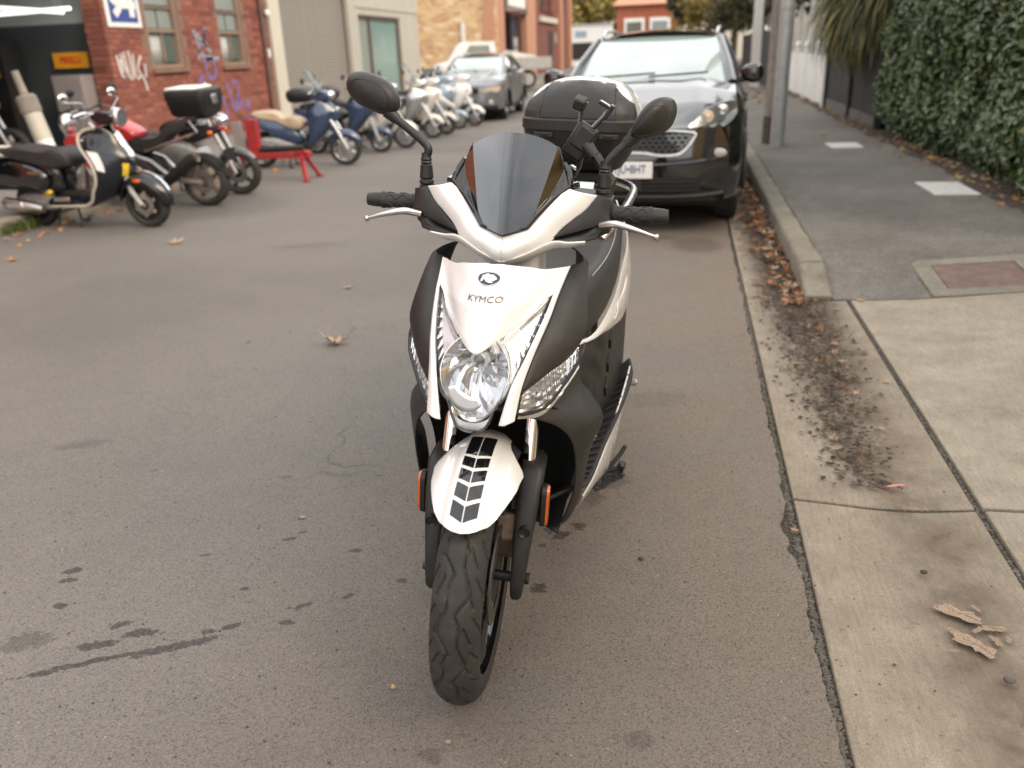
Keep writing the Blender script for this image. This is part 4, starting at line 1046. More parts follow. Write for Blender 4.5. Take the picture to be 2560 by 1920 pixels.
# fork
for s in (1, -1):
    ft = MB().tube([(s * .092, .165, .70), (s * .092, .135, .62), (s * .093, .098, .52)], .0165, 20)
    obj('fork_tube', ft, 'chrome', SC, M=STEER)
    secs = []
    for z, x0, x1, y0, y1 in ((.538, .082, .120, .07, .15), (.526, .078, .131, .05, .155), (.47, .078, .128, .016, .13), (.41, .080, .122, -.010, .105), (.35, .080, .116, -.028, .07), (.29, .081, .112, -.040, .035), (.262, .083, .110, -.042, .025), (.250, .086, .104, -.036, .018)):
        xm, ym, hx, hy = (x0 + x1) / 2, (y0 + y1) / 2, (x1 - x0) / 2, (y1 - y0) / 2
        secs.append([(s * (xm + a), ym + b, z) for a, b in rrect(hx, hy, min(hx, hy) * .5, 3)])
    lg = obj('fork_leg', MB().loft(secs), 'dark_plastic', SC, angle=50, M=STEER)
    obj('bolt_cap', MB().lathe([(.0, .001), (.0, .009), (-.004, .0125), (.01, .0125)][::1], (s * .104, -.0145, .415), 'Y', 16), 'black_plastic', lg)
    rf = obj('side_reflector', MB().loft([[(s * (.131 + h), .055 + a, .448 + b) for a, b in rrect(.021, .052, .018, 4)] for h in (0, .012)]), 'black_plastic', SC, bevel=.002, M=STEER)
    obj('reflector_lens', MB().loft([[(s * (.1432 + h), .055 + a * k, .448 + b * k) for a, b in rrect(.019, .050, .017, 4)] for h, k in ((0, 1), (.005, .95))]), 'amber', rf)
    obj('bracket', MB().box((s * .125, .06, .448), (.02, .02, .03)), 'matt_black', rf)
# mudguard
FWID = [(47.5, .001), (48.0, .017), (49.3, .031), (52, .049), (56, .063), (61, .0735), (67, .083), (73, .090), (79, .0925), (84, .096), (87, .092), (91, .074), (96, .060), (104, .052), (112, .050)]
def fend(th, s, off=0):
    w = max(interp(th, [a for a, b in FWID], [b for a, b in FWID]), .03)
    r = .327 + off - .034 * (abs(s) / .09) ** 2.4 - .012 * abs(s) / .09 - .006 * math.exp(-((abs(s) - .05) / .012) ** 2)
    a = R(th); return Vector((s, -r * math.cos(a), .285 + r * math.sin(a)))
vs = []; NU = 33; NV = 60
ths = [47.5 + (112 - 47.5) * (j / (NV - 1)) ** 1.35 for j in range(NV)]
for th in ths:
    w = interp(th, [a for a, b in FWID], [b for a, b in FWID])
    for i in range(NU): vs.append(fend(th, w * (2 * i / (NU - 1) - 1)))
mud = obj('front_mudguard', MB().add(vs, [(j * NU + i, j * NU + i + 1, (j + 1) * NU + i + 1, (j + 1) * NU + i) for j in range(NV - 1) for i in range(NU - 1)]), 'white_paint', SC, solid=.004, angle=60, M=STEER, bevel=.0012)
def chev(th0, th1, dv, w, name='stripe_decal'):
    for s in (1, -1):
        n, m = 6, 8; V = []
        for j in range(m):
            for i in range(n):
                u = i / (n - 1); x = s * (.0012 + (w - .0012) * u); th = th0 + (th1 - th0) * j / (m - 1) + dv * u
                V.append(fend(th, x, .0009))
        obj(name, MB().add(V, [(j * n + i, j * n + i + 1, (j + 1) * n + i + 1, (j + 1) * n + i) for j in range(m - 1) for i in range(n - 1)]), 'decal_black', mud)
chev(51.2, 57.3, 2.8, .0275); chev(59.2, 65.2, 2.6, .0275); chev(67, 72.2, 2.4, .0275); chev(74, 79.2, 2.2, .0275); chev(81, 95.5, 1.9, .028)
# black mudguard liner above the tyre behind
vs = []
for j in range(24):
    th = 60 + 110 * j / 23
    for i in range(9):
        s = .075 * (2 * i / 8 - 1); r = .312 - .03 * (abs(s) / .075) ** 2; a = R(th); vs.append((s, -r * math.cos(a), .285 + r * math.sin(a)))
obj('mudguard_liner', MB().add(vs, [(j * 9 + i, j * 9 + i + 1, (j + 1) * 9 + i + 1, (j + 1) * 9 + i) for j in range(23) for i in range(8)]), 'matt_black', SC, solid=.003, M=STEER)

# --- front fairing
T_ = [(0, .970), (.021, .970), (.071, .959), (.097, .951), (.12, .948), (.147, .946)]
B_ = [(0, .8215), (.014, .826), (.033, .838), (.062, .856), (.091, .874), (.103, .888), (.114, .899), (.1265, .905)]
def scoop(u, v, x, z):
    # hollow running beside the headlight edge, and the raised centre
    ax_, az_, bx_, bz_ = .122, .926, .040, .838
    t = ((abs(x) - ax_) * (bx_ - ax_) + (z - az_) * (bz_ - az_)) / ((bx_ - ax_) ** 2 + (bz_ - az_) ** 2); t = min(max(t, 0), 1)
    d = math.hypot(abs(x) - lerp(ax_, bx_, t), z - lerp(az_, bz_, t))
    return .010 * math.exp(-(d / (.016)) ** 2) * math.sin(math.pi * (.15 + .75 * t)) - .012 * math.exp(-(x / .045) ** 2) * smooth01((.95 - z) / .12) * 0
def front_panel():
    t = spline([(p[0], 0, p[1]) for p in T_], 45); b = spline([(p[0], 0, p[1]) for p in B_], 45); NU = 40; vs = []
    cols = [(-1, i) for i in range(44, 0, -1)] + [(1, i) for i in range(45)]
    for s, i in cols:
        for j in range(NU):
            p = t[i].lerp(b[i], j / (NU - 1)); x = s * p.x
            y = fc(x, p.z) + scoop(0, 0, x, p.z) - .006
            if j > NU - 4: y += (j - NU + 4) * .0012
            vs.append((x, y, p.z))
    n = len(cols)
    return MB().add(vs, [(i * NU + j, i * NU + j + 1, (i + 1) * NU + j + 1, (i + 1) * NU + j) for i in range(n - 1) for j in range(NU - 1)])
fp = obj('front_panel', front_panel(), 'white_paint', SC, solid=.009, angle=50, bevel=.002)
SO = [(.147, .946), (.1365, .906), (.128, .866), (.1115, .813), (.098, .76), (.0915, .700)]
SI = [(.1275, .918), (.1245, .900), (.1165, .870), (.0955, .809), (.0765, .76), (.0605, .690)]
both('trim_strip', lambda: ruled(SO, SI, 9, 40, fc, lambda u, v, x, z: -.007 - .007 * math.sin(math.pi * u) - .004 * v), 'white_paint', solid=.014, bevel=.003, angle=50)
# dark side fairing with a returned outer edge
DA = [(.148, .947), (.1375, .906), (.129, .866), (.1125, .813), (.099, .76), (.0945, .742)]
DB = [(.171, .953), (.182, .945), (.189, .91), (.1975, .86), (.200, .828), (.190, .804)]
def dark_side():
    a = spline([(p[0], fc(*p) + .002, p[1]) for p in DA], 40); b = spline([(p[0], lerp(fs(*p), fc(*p), smooth01((p[1] - .8) / .15) * .5), p[1]) for p in DB], 40)
    vs = []; NU = 16
    for j in range(40):
        for i in range(10):
            u = i / 9; p = a[j].lerp(b[j], u) + Vector((.004, -.006, 0)) * math.sin(math.pi * u); vs.append(p)
        for k in range(6):
            q = (k + 1) / 6; vs.append(b[j] + Vector((-.034 * q * q - .004 * q, .085 * q, .010 * q * (1 - j / 39))))
    return MB().add(vs, [(j * NU + i, j * NU + i + 1, (j + 1) * NU + i + 1, (j + 1) * NU + i) for j in range(39) for i in range(NU - 1)])
both('side_fairing', dark_side, 'dark_plastic', solid=.004, angle=45, bevel=.0015)
# indicators
IT = [(.0915, .734), (.120, .757), (.1645, .780), (.188, .803)]
IB = [(.086, .690), (.130, .686), (.159, .716), (.1895, .766)]
IND = both('indicator', lambda: ruled(IT, [(.084, .674), (.126, .667), (.158, .697), (.1915, .752)], 14, 22, lambda x, z: fs(x, z) + .014 + .0035 * math.sin(x * 900) * math.sin(z * 500), sp=True), 'reflector_satin', smooth=False)
for o, s in zip(IND, (1, -1)):
    lens = ruled(IT, IB, 10, 20, fs, lambda u, v, x, z: -.002 - .006 * math.sin(math.pi * u)); 
    obj('lens', lens if s > 0 else mir(lens), 'clear_lens', o, solid=.002)
    rb = MB()
    for k in range(13):
        v = .22 + k * .06; a = spline([(p[0], 0, p[1]) for p in IT], 30)[min(int(v * 29), 29)]; b = spline([(p[0], 0, p[1]) for p in IB], 30)[min(int(v * 29), 29)]
        A = a.lerp(b, .08); B = a.lerp(b, .8); rb.tube([(A.x, fs(A.x, A.z) + .006, A.z), (B.x, fs(B.x, B.z) + .006, B.z)], .0016, 5)
    obj('ribs', rb if s > 0 else mir(rb), 'reflector_chrome', o)
    bl = MB().ell((.118, fs(.118, .715) + .012, .715), (.011, .012, .011), 12, 8)
    obj('bulb', bl if s > 0 else mir(bl), 'alloy', o)
    edge = MB().tube([(x, fs(x, z) + .002, z) for x, z in [(p.x, p.z) for p in spline([(p[0], 0, p[1]) for p in IB + IT[::-1]], 60, True)]], .0032, 6)
    obj('surround', edge if s > 0 else mir(edge), 'black_plastic', o)
# lower dark leg shield
P1A = [(.1905, .128, .770), (.176, .102, .739), (.160, .084, .712), (.131, .050, .681), (.087, .006, .686)]
P1B = [(.2, .165, .80), (.176, .270, .70), (.160, .185, .688), (.135, .115, .672), (.105, .052, .658)]
both('leg_shield_top', lambda: ruled3(P1A, P1B, 8, 40, (.003, -.003, 0)), 'dark_plastic', solid=.005, angle=55, bevel=.0015)
LO = [(.176, .271, .698), (.184, .272, .665), (.212, .271, .634), (.239, .27, .588), (.231, .275, .54), (.213, .28, .49), (.204, .28, .43), (.196, .275, .365), (.176, .26, .315), (.158, .24, .300)]
LI = [(.105, .053, .658), (.132, .082, .640), (.160, .115, .612), (.182, .140, .575), (.192, .153, .53), (.194, .165, .48), (.190, .178, .42), (.178, .192, .37), (.165, .20, .33), (.152, .215, .306)]
both('leg_shield_side', lambda: ruled3(LI, LO, 12, 60, (.007, -.005, 0)), 'dark_plastic', solid=.005, angle=55, bevel=.0015)
# "200i" mark on the leg shield
for s in (1,):
    tm = text_mb('200i', .030, .0004)
    e1 = Vector((-.30, -.10, .80)).normalized()
    base = Vector((.2095, .238, .525)); e1 = Vector((.06, .02, .10)).normalized(); n_ = Vector((.75, -.64, 0)).normalized(); e2 = n_.cross(e1).normalized()
    obj('model_mark', tm.tf(lambda p: base + e1 * p.x + e2 * p.y + n_ * (p.z + .004)), 'grey_decal', SC)
# black inner arch
ARCH = [(.075, .70), (.10, .695), (.15, .675), (.24, .60), (.315, .50), (.345, .40), (.335, .325), (.30, .29), (.25, .285)]
pr = spline([(0, y, z) for y, z in ARCH], 30); vs = []
for p in pr:
    hw = interp(p.z, [.2, .3, .45, .6, .75], [.142, .155, .182, .18, .14]); hw = min(hw, interp(p.y, [-.05, .05, .15, .25], [.062, .085, .135, .185]))
    for i in range(13):
        u = 2 * i / 12 - 1; vs.append((hw * u, p.y - .05 * max(abs(u) - .6, 0) / .4, p.z))
obj('wheel_arch', MB().add(vs, [(j * 13 + i, j * 13 + i + 1, (j + 1) * 13 + i + 1, (j + 1) * 13 + i) for j in range(29) for i in range(12)]), 'matt_black', SC, solid=.004)
obj('lower_bracket', MB().tube([(-.066, .02, .690), (0, .02, .690), (.066, .02, .690)], .008, 8), 'black_plastic', SC)

# --- headlight: reflector bowl, fluted wings, bulb, clear cover
WA = [(.1225, .906), (.115, .872), (.0955, .811), (.0765, .759)]
WB = [(.1195, .908), (.103, .886), (.078, .864), (.054, .848), (.050, .838), (.062, .815), (.069, .79), (.0675, .762)]
CA = [(.0675, .762), (.061, .740), (.050, .715), (.036, .695), (.014, .684), (0, .683)]
CB = [(.0765, .757), (.060, .734), (.048, .715), (.037, .691), (.027, .675), (.012, .669), (0, .668)]
HL = obj('headlight', MB().loft([[(x * k, interp(z, PZ, PY) + d, z * k + .78 * (1 - k)) for x, z in [(-.10, .87), (-.075, .76), (-.045, .70), (0, .675), (.045, .70), (.075, .76), (.10, .87), (0, .86)]] for k, d in ((.9, .075), (.86, .10))]), 'matt_black', SC)
for s in (1, -1):
    obj('reflector_wing', ruled([(s * x, z) for x, z in WA], [(s * x, z) for x, z in WB], 12, 40, lambda x, z: fc(x, z) + .013), 'reflector_satin', HL)
    obj('reflector_chin', ruled([(s * x, z) for x, z in CA], [(s * x, z) for x, z in CB], 8, 30, lambda x, z: fc(x, z) + .007), 'reflector_satin', HL)
def bowl_out(a):
    """outline of the bowl (x,z) round its centre: round above, drawn out below"""
    r = .0655; x = r * math.cos(a) * 1.06; z = r * math.sin(a)
    if z < 0: z *= 1.58; x *= (1 - .30 * (-math.sin(a)) ** 1.6)
    return x, .786 + z
vs = []; NA, NR = 26, 6
for k in range(NA):
    a = 2 * math.pi * k / NA + .05
    for j in range(NR):
        t = j / (NR - 1); x, z = bowl_out(a); xx = x * t; zz = .786 + (z - .786) * t
        y = interp(zz, PZ, PY) + .048 * (1 - t ** 2) + .012 + .003 * ((k * 7 + j * 5) % 3 - 1) * (1 if 0 < j < NR - 1 else 0)
        vs.append((xx, y, zz))
obj('bowl', MB().add(vs, [(k * NR + j, ((k + 1) % NA) * NR + j, ((k + 1) % NA) * NR + j + 1, k * NR + j + 1) for k in range(NA) for j in range(NR - 1)]), 'reflector_bowl', HL, smooth=False)
rim = [bowl_out(2 * math.pi * k / 60) for k in range(60)]
ring = MB(); rr = []
for k in range(60):
    x, z = rim[k]; y = interp(z, PZ, PY) + .012; nx, nz = x / .07, (z - .786) / .08
    rr.append([(x * 1.0, y + .006, z), (x * 1.01, y - .001, z + nz * .001), (x * 1.035, y - .001, z + nz * .0025), (x * 1.045, y + .012, z + nz * .003)])
rr.append(rr[0])
obj('bowl_rim', ring.loft(rr, False), 'reflector_satin', HL)
# curved dipped-beam shade (frosted crescent)
cr = []
for k in range(17):
    t = k / 16; a = R(196 + 104 * t); w = .016 * math.sin(math.pi * (.12 + .76 * t)) + .002
    c = Vector((.036 * math.cos(a) * 1.15 - .004, 0, .768 + .046 * math.sin(a)))
    for j in range(5):
        q = Vector((math.cos(a), 0, math.sin(a))) * (w * (j / 4 - .5) * 2); p = c + q; cr.append((p.x, interp(p.z, PZ, PY) + .005 + .02 * abs(p.x) ** 1.2, p.z))
obj('lamp_shade', MB().add(cr, [(k * 5 + j, k * 5 + j + 1, (k + 1) * 5 + j + 1, (k + 1) * 5 + j) for k in range(16) for j in range(4)]), 'reflector_satin', HL, solid=.002)
bb = MB().lathe([(.045, .001), (.045, .020), (.036, .021), (.030, .018), (.030, .012), (.026, .012)], (.004, -.030, .792), 'Y', 24)
bb.tf(lambda p: p + Vector((0, 0, .010)))
obj('bulb_socket', bb, 'reflector_satin', HL)
obj('bulb', MB().tube([(.004, .0, .792), (.002, -.024, .787), (.001, -.030, .785)], [.0075, .0075, .003], 14), 'alloy', HL)
# fluted wings
for s in (1, -1):
    wn = MB()
    for k in range(8):
        t = k / 7; a = Vector((lerp(.070, .117, t), 0, lerp(.758, .872, t))); b = Vector((lerp(.060, .088, t), 0, lerp(.800, .868, t)))
        a2 = a + Vector((.004, 0, .010)); b = a.lerp(b, .45); b2 = b.lerp(a, .15) + Vector((.003, 0, .008))
        P = [(s * q.x, fc(q.x, q.z) + d, q.z) for q, d in ((a, .002), (a2, .011), (b2, .0125), (b, .011))]
        wn.add(P, [(0, 1, 2, 3)])
    obj('wing_flute', wn, 'reflector_satin', HL, smooth=False, solid=.0015)
    ly = ruled([(s * .122, .900), (s * .1, .880), (s * .062, .850), (s * .033, .832)], [(s * .118, .885), (s * .097, .868), (s * .062, .838), (s * .036, .822)], 4, 60, lambda x, z: fc(x, z) + .008 + .0010 * math.sin((abs(x) * .87 + z * .5) * 2300))
    obj('fluted_edge', ly, 'cast_alloy', HL, smooth=False)
    obj('slit_backing', ruled([(s * .127, .914), (s * .121, .885), (s * .098, .812), (s * .078, .75)], [(s * .121, .906), (s * .115, .885), (s * .090, .812), (s * .072, .75)], 4, 20, lambda x, z: fc(x, z) + .004), 'gloss_black', HL, solid=.004)
# cover
HLR = [(.121, .898), (.1145, .87), (.0945, .81), (.0755, .757), (.058, .733), (.047, .715), (.036, .690), (.026, .674), (0, .6655)]
HLC = [(0, .84), (0, .83), (0, .80), (0, .76), (0, .735), (0, .715), (0, .690), (0, .674), (0, .6655)]
for s in (1, -1):
    obj('lens_cover', ruled([(s * .121, .898), (s * .1145, .87), (s * .0945, .81), (s * .0755, .757), (s * .058, .733), (s * .047, .715), (s * .036, .690), (s * .026, .674), (s * .010, .6665)], [(s * .112, .898), (s * .075, .866), (s * .03, .836), (0, .80), (0, .76), (0, .73), (0, .70), (0, .68), (0, .6655)], 14, 50, lambda x, z: fc(x, z) - .001, sp=True), 'clear_lens', HL)
ed = [(x, z) for x, z in [(.0775, .762), (.066, .738), (.050, .722), (.040, .695), (.028, .675), (.008, .667), (-.008, .667), (-.028, .675), (-.040, .695), (-.050, .722), (-.066, .738), (-.0775, .762)]]
obj('lens_edge', MB().tube([(p.x, fc(p.x, p.z) + .002, p.z) for p in spline([(x, 0, z) for x, z in ed], 60)], .0028, 8), 'smoked_screen', HL)

# --- badge and name on the panel
def onpanel(mb, cx, cz, h, tilt=0):
    def f(p):
        x = cx + p.x; z = cz + p.y * .62; return Vector((x, fc(x, z) + scoop(0, 0, x, z) - .0062 - .0016 - h - p.z, z))
    return mb.tf(f)
el = lambda a, b, n=40: [(a * math.cos(2 * math.pi * k / n), b * math.sin(2 * math.pi * k / n)) for k in range(n)]
bd = MB(); O = el(.0262, .0180)
bd.loft([[(x * k, y * k, h) for x, y in O] for k, h in ((1.0, -.003), (.99, .0012), (.95, .0018), (.90, .0012), (.88, .0002))], True, True)
badge = obj('badge', onpanel(bd, .0, .9485, 0), 'chrome', SC, angle=25)
obj('badge_field', onpanel(MB().loft([[(x * k, y * k, h) for x, y in O] for k, h in ((.88, .0006), (.88, .0012))], True, True), .0, .9485, 0), 'decal_black', badge)
kk = MB()
def strip2(A, B): return [(*a, 0) for a in A] + [(*b, 0) for b in B[::-1]]
def kpoly(pts):
    kk.loft([[(x, y, h) for x, y in pts] for h in (.0013, .0019)], True, True)
kpoly([(-.0165, -.0075), (-.0118, -.0075), (-.0085, .0085), (-.0135, .0085)])
arc = [(.006 + .0135 * math.cos(a), .0005 + .0105 * math.sin(a)) for a in (R(75 + 215 * t / 14) for t in range(15))]
arci = [(.0085 + .0105 * math.cos(a), .0005 + .0082 * math.sin(a)) for a in (R(85 + 195 * t / 14) for t in range(15))]
kk2 = MB()
for k in range(14): kk2.loft([[(arc[k][0], arc[k][1], h), (arc[k + 1][0], arc[k + 1][1], h), (arci[k + 1][0], arci[k + 1][1], h), (arci[k][0], arci[k][1], h)] for h in (.0013, .0019)], True, True)
kpoly([(-.011, -.001), (-.003, -.003), (-.003, .003), (-.0105, .0025)])
kk.add(kk2.v, kk2.f)
obj('badge_mark', onpanel(kk, .0, .9485, 0), 'chrome', badge, smooth=False)
# the maker's name, slightly arched
tm = text_mb('KYMCO', .0215, .0007, 0)
obj('lettering', onpanel(tm.tf(lambda p: Vector((p.x, p.y * 1.1 - 2.0 * p.x * p.x, p.z))), .0005, .9150, .0002), 'letter_metal', SC, smooth=False)

# --- neck, handlebar cover
nk = MB()
nk.loft([[(a, .315 + b, z) for a, b in rrect(hx, .06, .02, 4)] for z, hx in ((.86, .072), (.93, .073), (.985, .070), (1.0, .06))])
obj('steering_neck', nk, 'white_under', SC, angle=50)
HA = [(0, 1.013), (.020, 1.017), (.040, 1.024), (.0505, 1.029), (.058, 1.040), (.069, 1.053), (.090, 1.076), (.112, 1.096), (.133, 1.110)]
HB = [(0, .956), (.020, .958), (.047, .973), (.078, .984), (.104, .9985), (.120, 1.022), (.147, 1.046), (.173, 1.067), (.194, 1.096)]
both('handlebar_cover', lambda: ruled(HA, HB, 16, 44, fh, lambda u, v, x, z: -.010 * math.sin(math.pi * min(u * 1.0, 1)) - .004 * math.sin(math.pi * u) * (1 - v)), 'white_paint', solid=.007, angle=50, bevel=.002)
# lower lip below the dark vents and the underside
both('handlebar_lip', lambda: ruled3([(.0, .200, .9585), (.047, .209, .9755), (.104, .228, 1.0025), (.140, .240, 1.0015), (.176, .250, 1.0035)], [(.0, .222, .946), (.047, .232, .958), (.104, .250, .983), (.140, .262, .987), (.174, .268, .996)], 8, 24, (0, -.004, 0)), 'white_under', solid=.004, angle=50)
VA = [(.195, 1.0965), (.172, 1.068), (.147, 1.0465), (.121, 1.023), (.105, 1.008)]
VB = [(.223, 1.090), (.2225, 1.070), (.222, 1.052), (.218, 1.040), (.110, 1.0085)]
both('vent_cowl', lambda: ruled(VA, VB, 12, 30, fh, lambda u, v, x, z: -.010 * math.sin(math.pi * (.25 + .6 * u)) * (1 - v * .9) - .001), 'dark_plastic', solid=.006, angle=40, bevel=.0015)
both('vent_blade', lambda: ruled([(.104, 1.0075), (.135, 1.014), (.18, 1.026), (.2175, 1.0395)], [(.104, 1.0005), (.135, .9995), (.17, 1.0), (.2, 1.0055)], 10, 24, fh, lambda u, v, x, z: .002 + .013 * (1 - u) ** 1.5 * math.sin(math.pi * min(v * 1.2 + .08, 1)) - .006 * math.exp(-((u - .45) / .12) ** 2) * (1 - v)), 'black_plastic', solid=.004, angle=40)
hs = MB()
hs.loft([[(x, .345 + b, z0 + a) for a, b in rrect(h, d, .02, 3)] for x, z0, h, d in ((-.222, 1.047, .036, .05), (-.20, 1.047, .044, .066), (-.12, 1.045, .05, .07), (0, 1.03, .05, .07), (.12, 1.045, .05, .07), (.20, 1.047, .044, .066), (.222, 1.047, .036, .05))])
obj('handlebar_housing', hs, 'dark_plastic', SC, angle=50)
obj('instrument_panel', MB().box((0, .375, 1.09), (.20, .09, .03), (R(-25), 0, 0)), 'black_plastic', SC, bevel=.008)
# grips, levers
for s in (1, -1):
    g = MB().lathe([(s * .215, .0165), (s * .226, .0205), (s * .232, .0205), (s * .236, .0165), (s * .30, .0168), (s * .306, .0195), (s * .312, .0195), (s * .314, .016)], (0, .318, 1.054), 'X', 28)
    gr = obj('grip', g, 'grip_rubber', SC, angle=30)
    be = MB().lathe([(s * .312, .001), (s * .312, .0175), (s * .335, .0165), (s * .347, .0145), (s * .349, .001)], (0, .318, 1.054), 'X', 24)
    obj('bar_end', be, 'dark_plastic', gr, angle=30)
    for k in range(5):
        a0 = 2 * math.pi * k / 5 + .4
        rb = MB().tube([(s * (.24 + .062 * t / 14), .318 + .0172 * math.sin(a0 + .35 * math.sin(t * .9 + k)), 1.054 + .0172 * math.cos(a0 + .35 * math.sin(t * .9 + k))) for t in range(15)], .0016, 5)
        obj('grip_rib', rb, 'grip_rubber', gr)
    lv = [(s * .205, .268, 1.036), (s * .235, .250, 1.044), (s * .262, .246, 1.040), (s * .29, .246, 1.033), (s * .315, .250, 1.025), (s * .328, .254, 1.021)]
    L = MB().tube(spline(lv, 26), [.006 + .001 * math.sin(k * .2) - .0022 * (k / 25) for k in range(26)], 12, squash=1.25)
    L.ell(lv[-1], (.0062, .006, .0068), 12, 8)
    obj('brake_lever', L, 'alloy', SC)
    obj('switch_pod', MB().loft([[(s * x, .318 + b, 1.05 + a) for a, b in rrect(h, h, .012, 3)] for x, h in ((.196, .026), (.216, .026), (.222, .02))]), 'black_plastic', SC)

# --- mirrors
def mirror(stem, out, yc, dep, fold, boot):
    """stem: x,y,z points; out: x,z outline of the head; yc: mid depth"""
    st = obj('mirror', MB().tube(spline(stem, 40), [.0095 + .0025 * max(0, (k - 30) / 10) for k in range(40)], 14), 'black_plastic', SC)
    O = spline([(x, 0, z) for x, z in out], 44, True); cx = sum(p.x for p in O) / 44; cz = sum(p.z for p in O) / 44
    rings = []
    for t, k in [(.6 * (1 - math.cos(R(a))), math.sin(R(a))) for a in (1, 6, 12, 20, 29, 38, 47, 56, 65, 74, 82, 90)] + [(.85, 1.0), (.97, .975), (1.0, .95)]:
        rings.append([(cx + (p.x - cx) * k + fold * (t - .5) * dep, yc - dep * .6 + dep * t + (p.x - cx) * fold * k, cz + (p.z - cz) * k) for p in O])
    rings.append([(cx + (p.x - cx) * .9 + fold * .5 * dep, yc + dep * .36 + (p.x - cx) * fold * .9, cz + (p.z - cz) * .9) for p in O])
    obj('mirror_head', MB().loft(rings), 'dark_plastic', st, angle=60)
    obj('mirror_glass', MB().add([(cx + (p.x - cx) * .9 + fold * .5 * dep, yc + dep * .365 + (p.x - cx) * fold, cz + (p.z - cz) * .9) for p in O], [tuple(range(44))]), 'mirror_glass', st)
    inset = [(cx + (p.x - cx) * .76, 0, cz + (p.z - cz) * .72 - .002) for p in O]
    seam = MB().tube([(x, yc - dep * .6 + dep * .105 + (x - cx) * fold + fold * (-.4) * dep, z) for x, y, z in inset + inset[:1]], .0007, 4)
    obj('head_seam', seam, 'matt_black', st)
    b = boot; rgs = [(0, .017), (.006, .017), (.008, .0145), (.012, .017), (.018, .016), (.02, .014), (.024, .016), (.052, .0135), (.054, .0115), (.058, .0135), (.061, .0115), (.065, .013), (.070, .011), (.078, .0105)]
    obj('mirror_boot', MB().lathe(rgs, b, 'Z', 20), 'black_plastic', st, angle=30)
mirror([(-.2125, .345, 1.125), (-.2125, .345, 1.15), (-.207, .345, 1.168), (-.218, .347, 1.184), (-.262, .35, 1.217), (-.300, .352, 1.243)],
       [(-.290, 1.243), (-.276, 1.262), (-.281, 1.287), (-.302, 1.312), (-.335, 1.326), (-.372, 1.332), (-.396, 1.326), (-.408, 1.306), (-.403, 1.284), (-.380, 1.262), (-.345, 1.248), (-.315, 1.240)], .36, .062, -.14, (-.2125, .345, 1.083))
mirror([(.200, .345, 1.118), (.1995, .345, 1.143), (.204, .345, 1.158), (.216, .347, 1.174), (.252, .352, 1.209), (.262, .354, 1.218)],
       [(.254, 1.214), (.252, 1.228), (.258, 1.248), (.272, 1.274), (.290, 1.292), (.309, 1.2985), (.326, 1.293), (.334, 1.276), (.333, 1.256), (.324, 1.234), (.305, 1.220), (.278, 1.212)], .365, .07, .30, (.200, .345, 1.083))
# neck collars of the mirror heads
for a, b in (((-.283, .352, 1.231), (-.305, .35, 1.25)), ((.243, .35, 1.200), (.266, .354, 1.226))):
    obj('mirror_collar', MB().tube([a, b], [.0125, .0165], 16), 'black_plastic', SC)

# --- smoked screen
WCc = [(0, 1.0145), (0, 1.05), (0, 1.12), (0, 1.185), (0, 1.2185)]
FOLD = [(.053, 1.029), (.067, 1.069), (.081, 1.125), (.0925, 1.172), (.096, 1.1905)]
EDGE = [(.054, 1.0295), (.0745, 1.060), (.1065, 1.122), (.1115, 1.15), (.0985, 1.190)]
def wtop(x): return 1.2185 - 3.05 * x * x
def wind():
    vs = []; NV = 36; fo = poly([(p[0], 0, p[1]) for p in FOLD], NV); ed = spline([(p[0], 0, p[1]) for p in EDGE], NV); ce = poly([(p[0], 0, p[1]) for p in WCc], NV)
    for s in (-1, 1):
        pass
    rows = []
    for j in range(NV):
        half = []
        for i in range(13):
            u = i / 12; p = ce[j].lerp(fo[j], u); z = p.z
            if j == NV - 1: z = wtop(p.x) if p.x < .095 else p.z
            else:
                t = (j / (NV - 1)) ** 3; z = lerp(p.z, wtop(p.x) - (1 - j / (NV - 1)) * .2, t) if j > NV * .8 else p.z
                z = p.z + (math.sin(math.pi * u) * .006 * smooth01((j / (NV - 1) - .6) / .4))
            half.append(Vector((p.x, fw(p.x, z), z)))
        for i in range(1, 7):
            u = i / 6; p = fo[j].lerp(ed[j], u); half.append(Vector((p.x, fw(p.x, p.z) + 0.22 * max(p.x - fo[j].x, 0) + .002 * u, p.z)))
        rows.append([Vector((-p.x, p.y, p.z)) for p in half[:0:-1]] + half)
    n = len(rows[0]); mb = MB()
    return mb.add([p for r in rows for p in r], [(j * n + i, j * n + i + 1, (j + 1) * n + i + 1, (j + 1) * n + i) for j in range(NV - 1) for i in range(n - 1)]), rows
mb, wrows = wind()
scr = obj('windscreen', mb, 'smoked_screen', SC, angle=12)
n = len(wrows[0])
top = [p for p in wrows[-1]]; left = [r[0] for r in wrows]; right = [r[-1] for r in wrows]
obj('screen_rim', MB().tube(left + top[1:-1] + right[::-1], .0013, 6), 'clear_lens', scr)
obj('screen_backing', MB().add([p + Vector((0, .006, 0)) for r in wrows[:12] for p in r], [(j * n + i, j * n + i + 1, (j + 1) * n + i + 1, (j + 1) * n + i) for j in range(11) for i in range(n - 1)]), 'gloss_black', scr)
bs = [Vector((-.133, .287, 1.112)), Vector((-.101, .262, 1.088)), Vector((-.069, .238, 1.053)), Vector((-.0505, .226, 1.029)), Vector((0, .213, 1.013)), Vector((.0505, .226, 1.029)), Vector((.069, .238, 1.053)), Vector((.101, .262, 1.088)), Vector((.133, .287, 1.112))]
obj('screen_seal', MB().tube(poly(bs, 60), .0055, 8), 'gloss_black', scr)
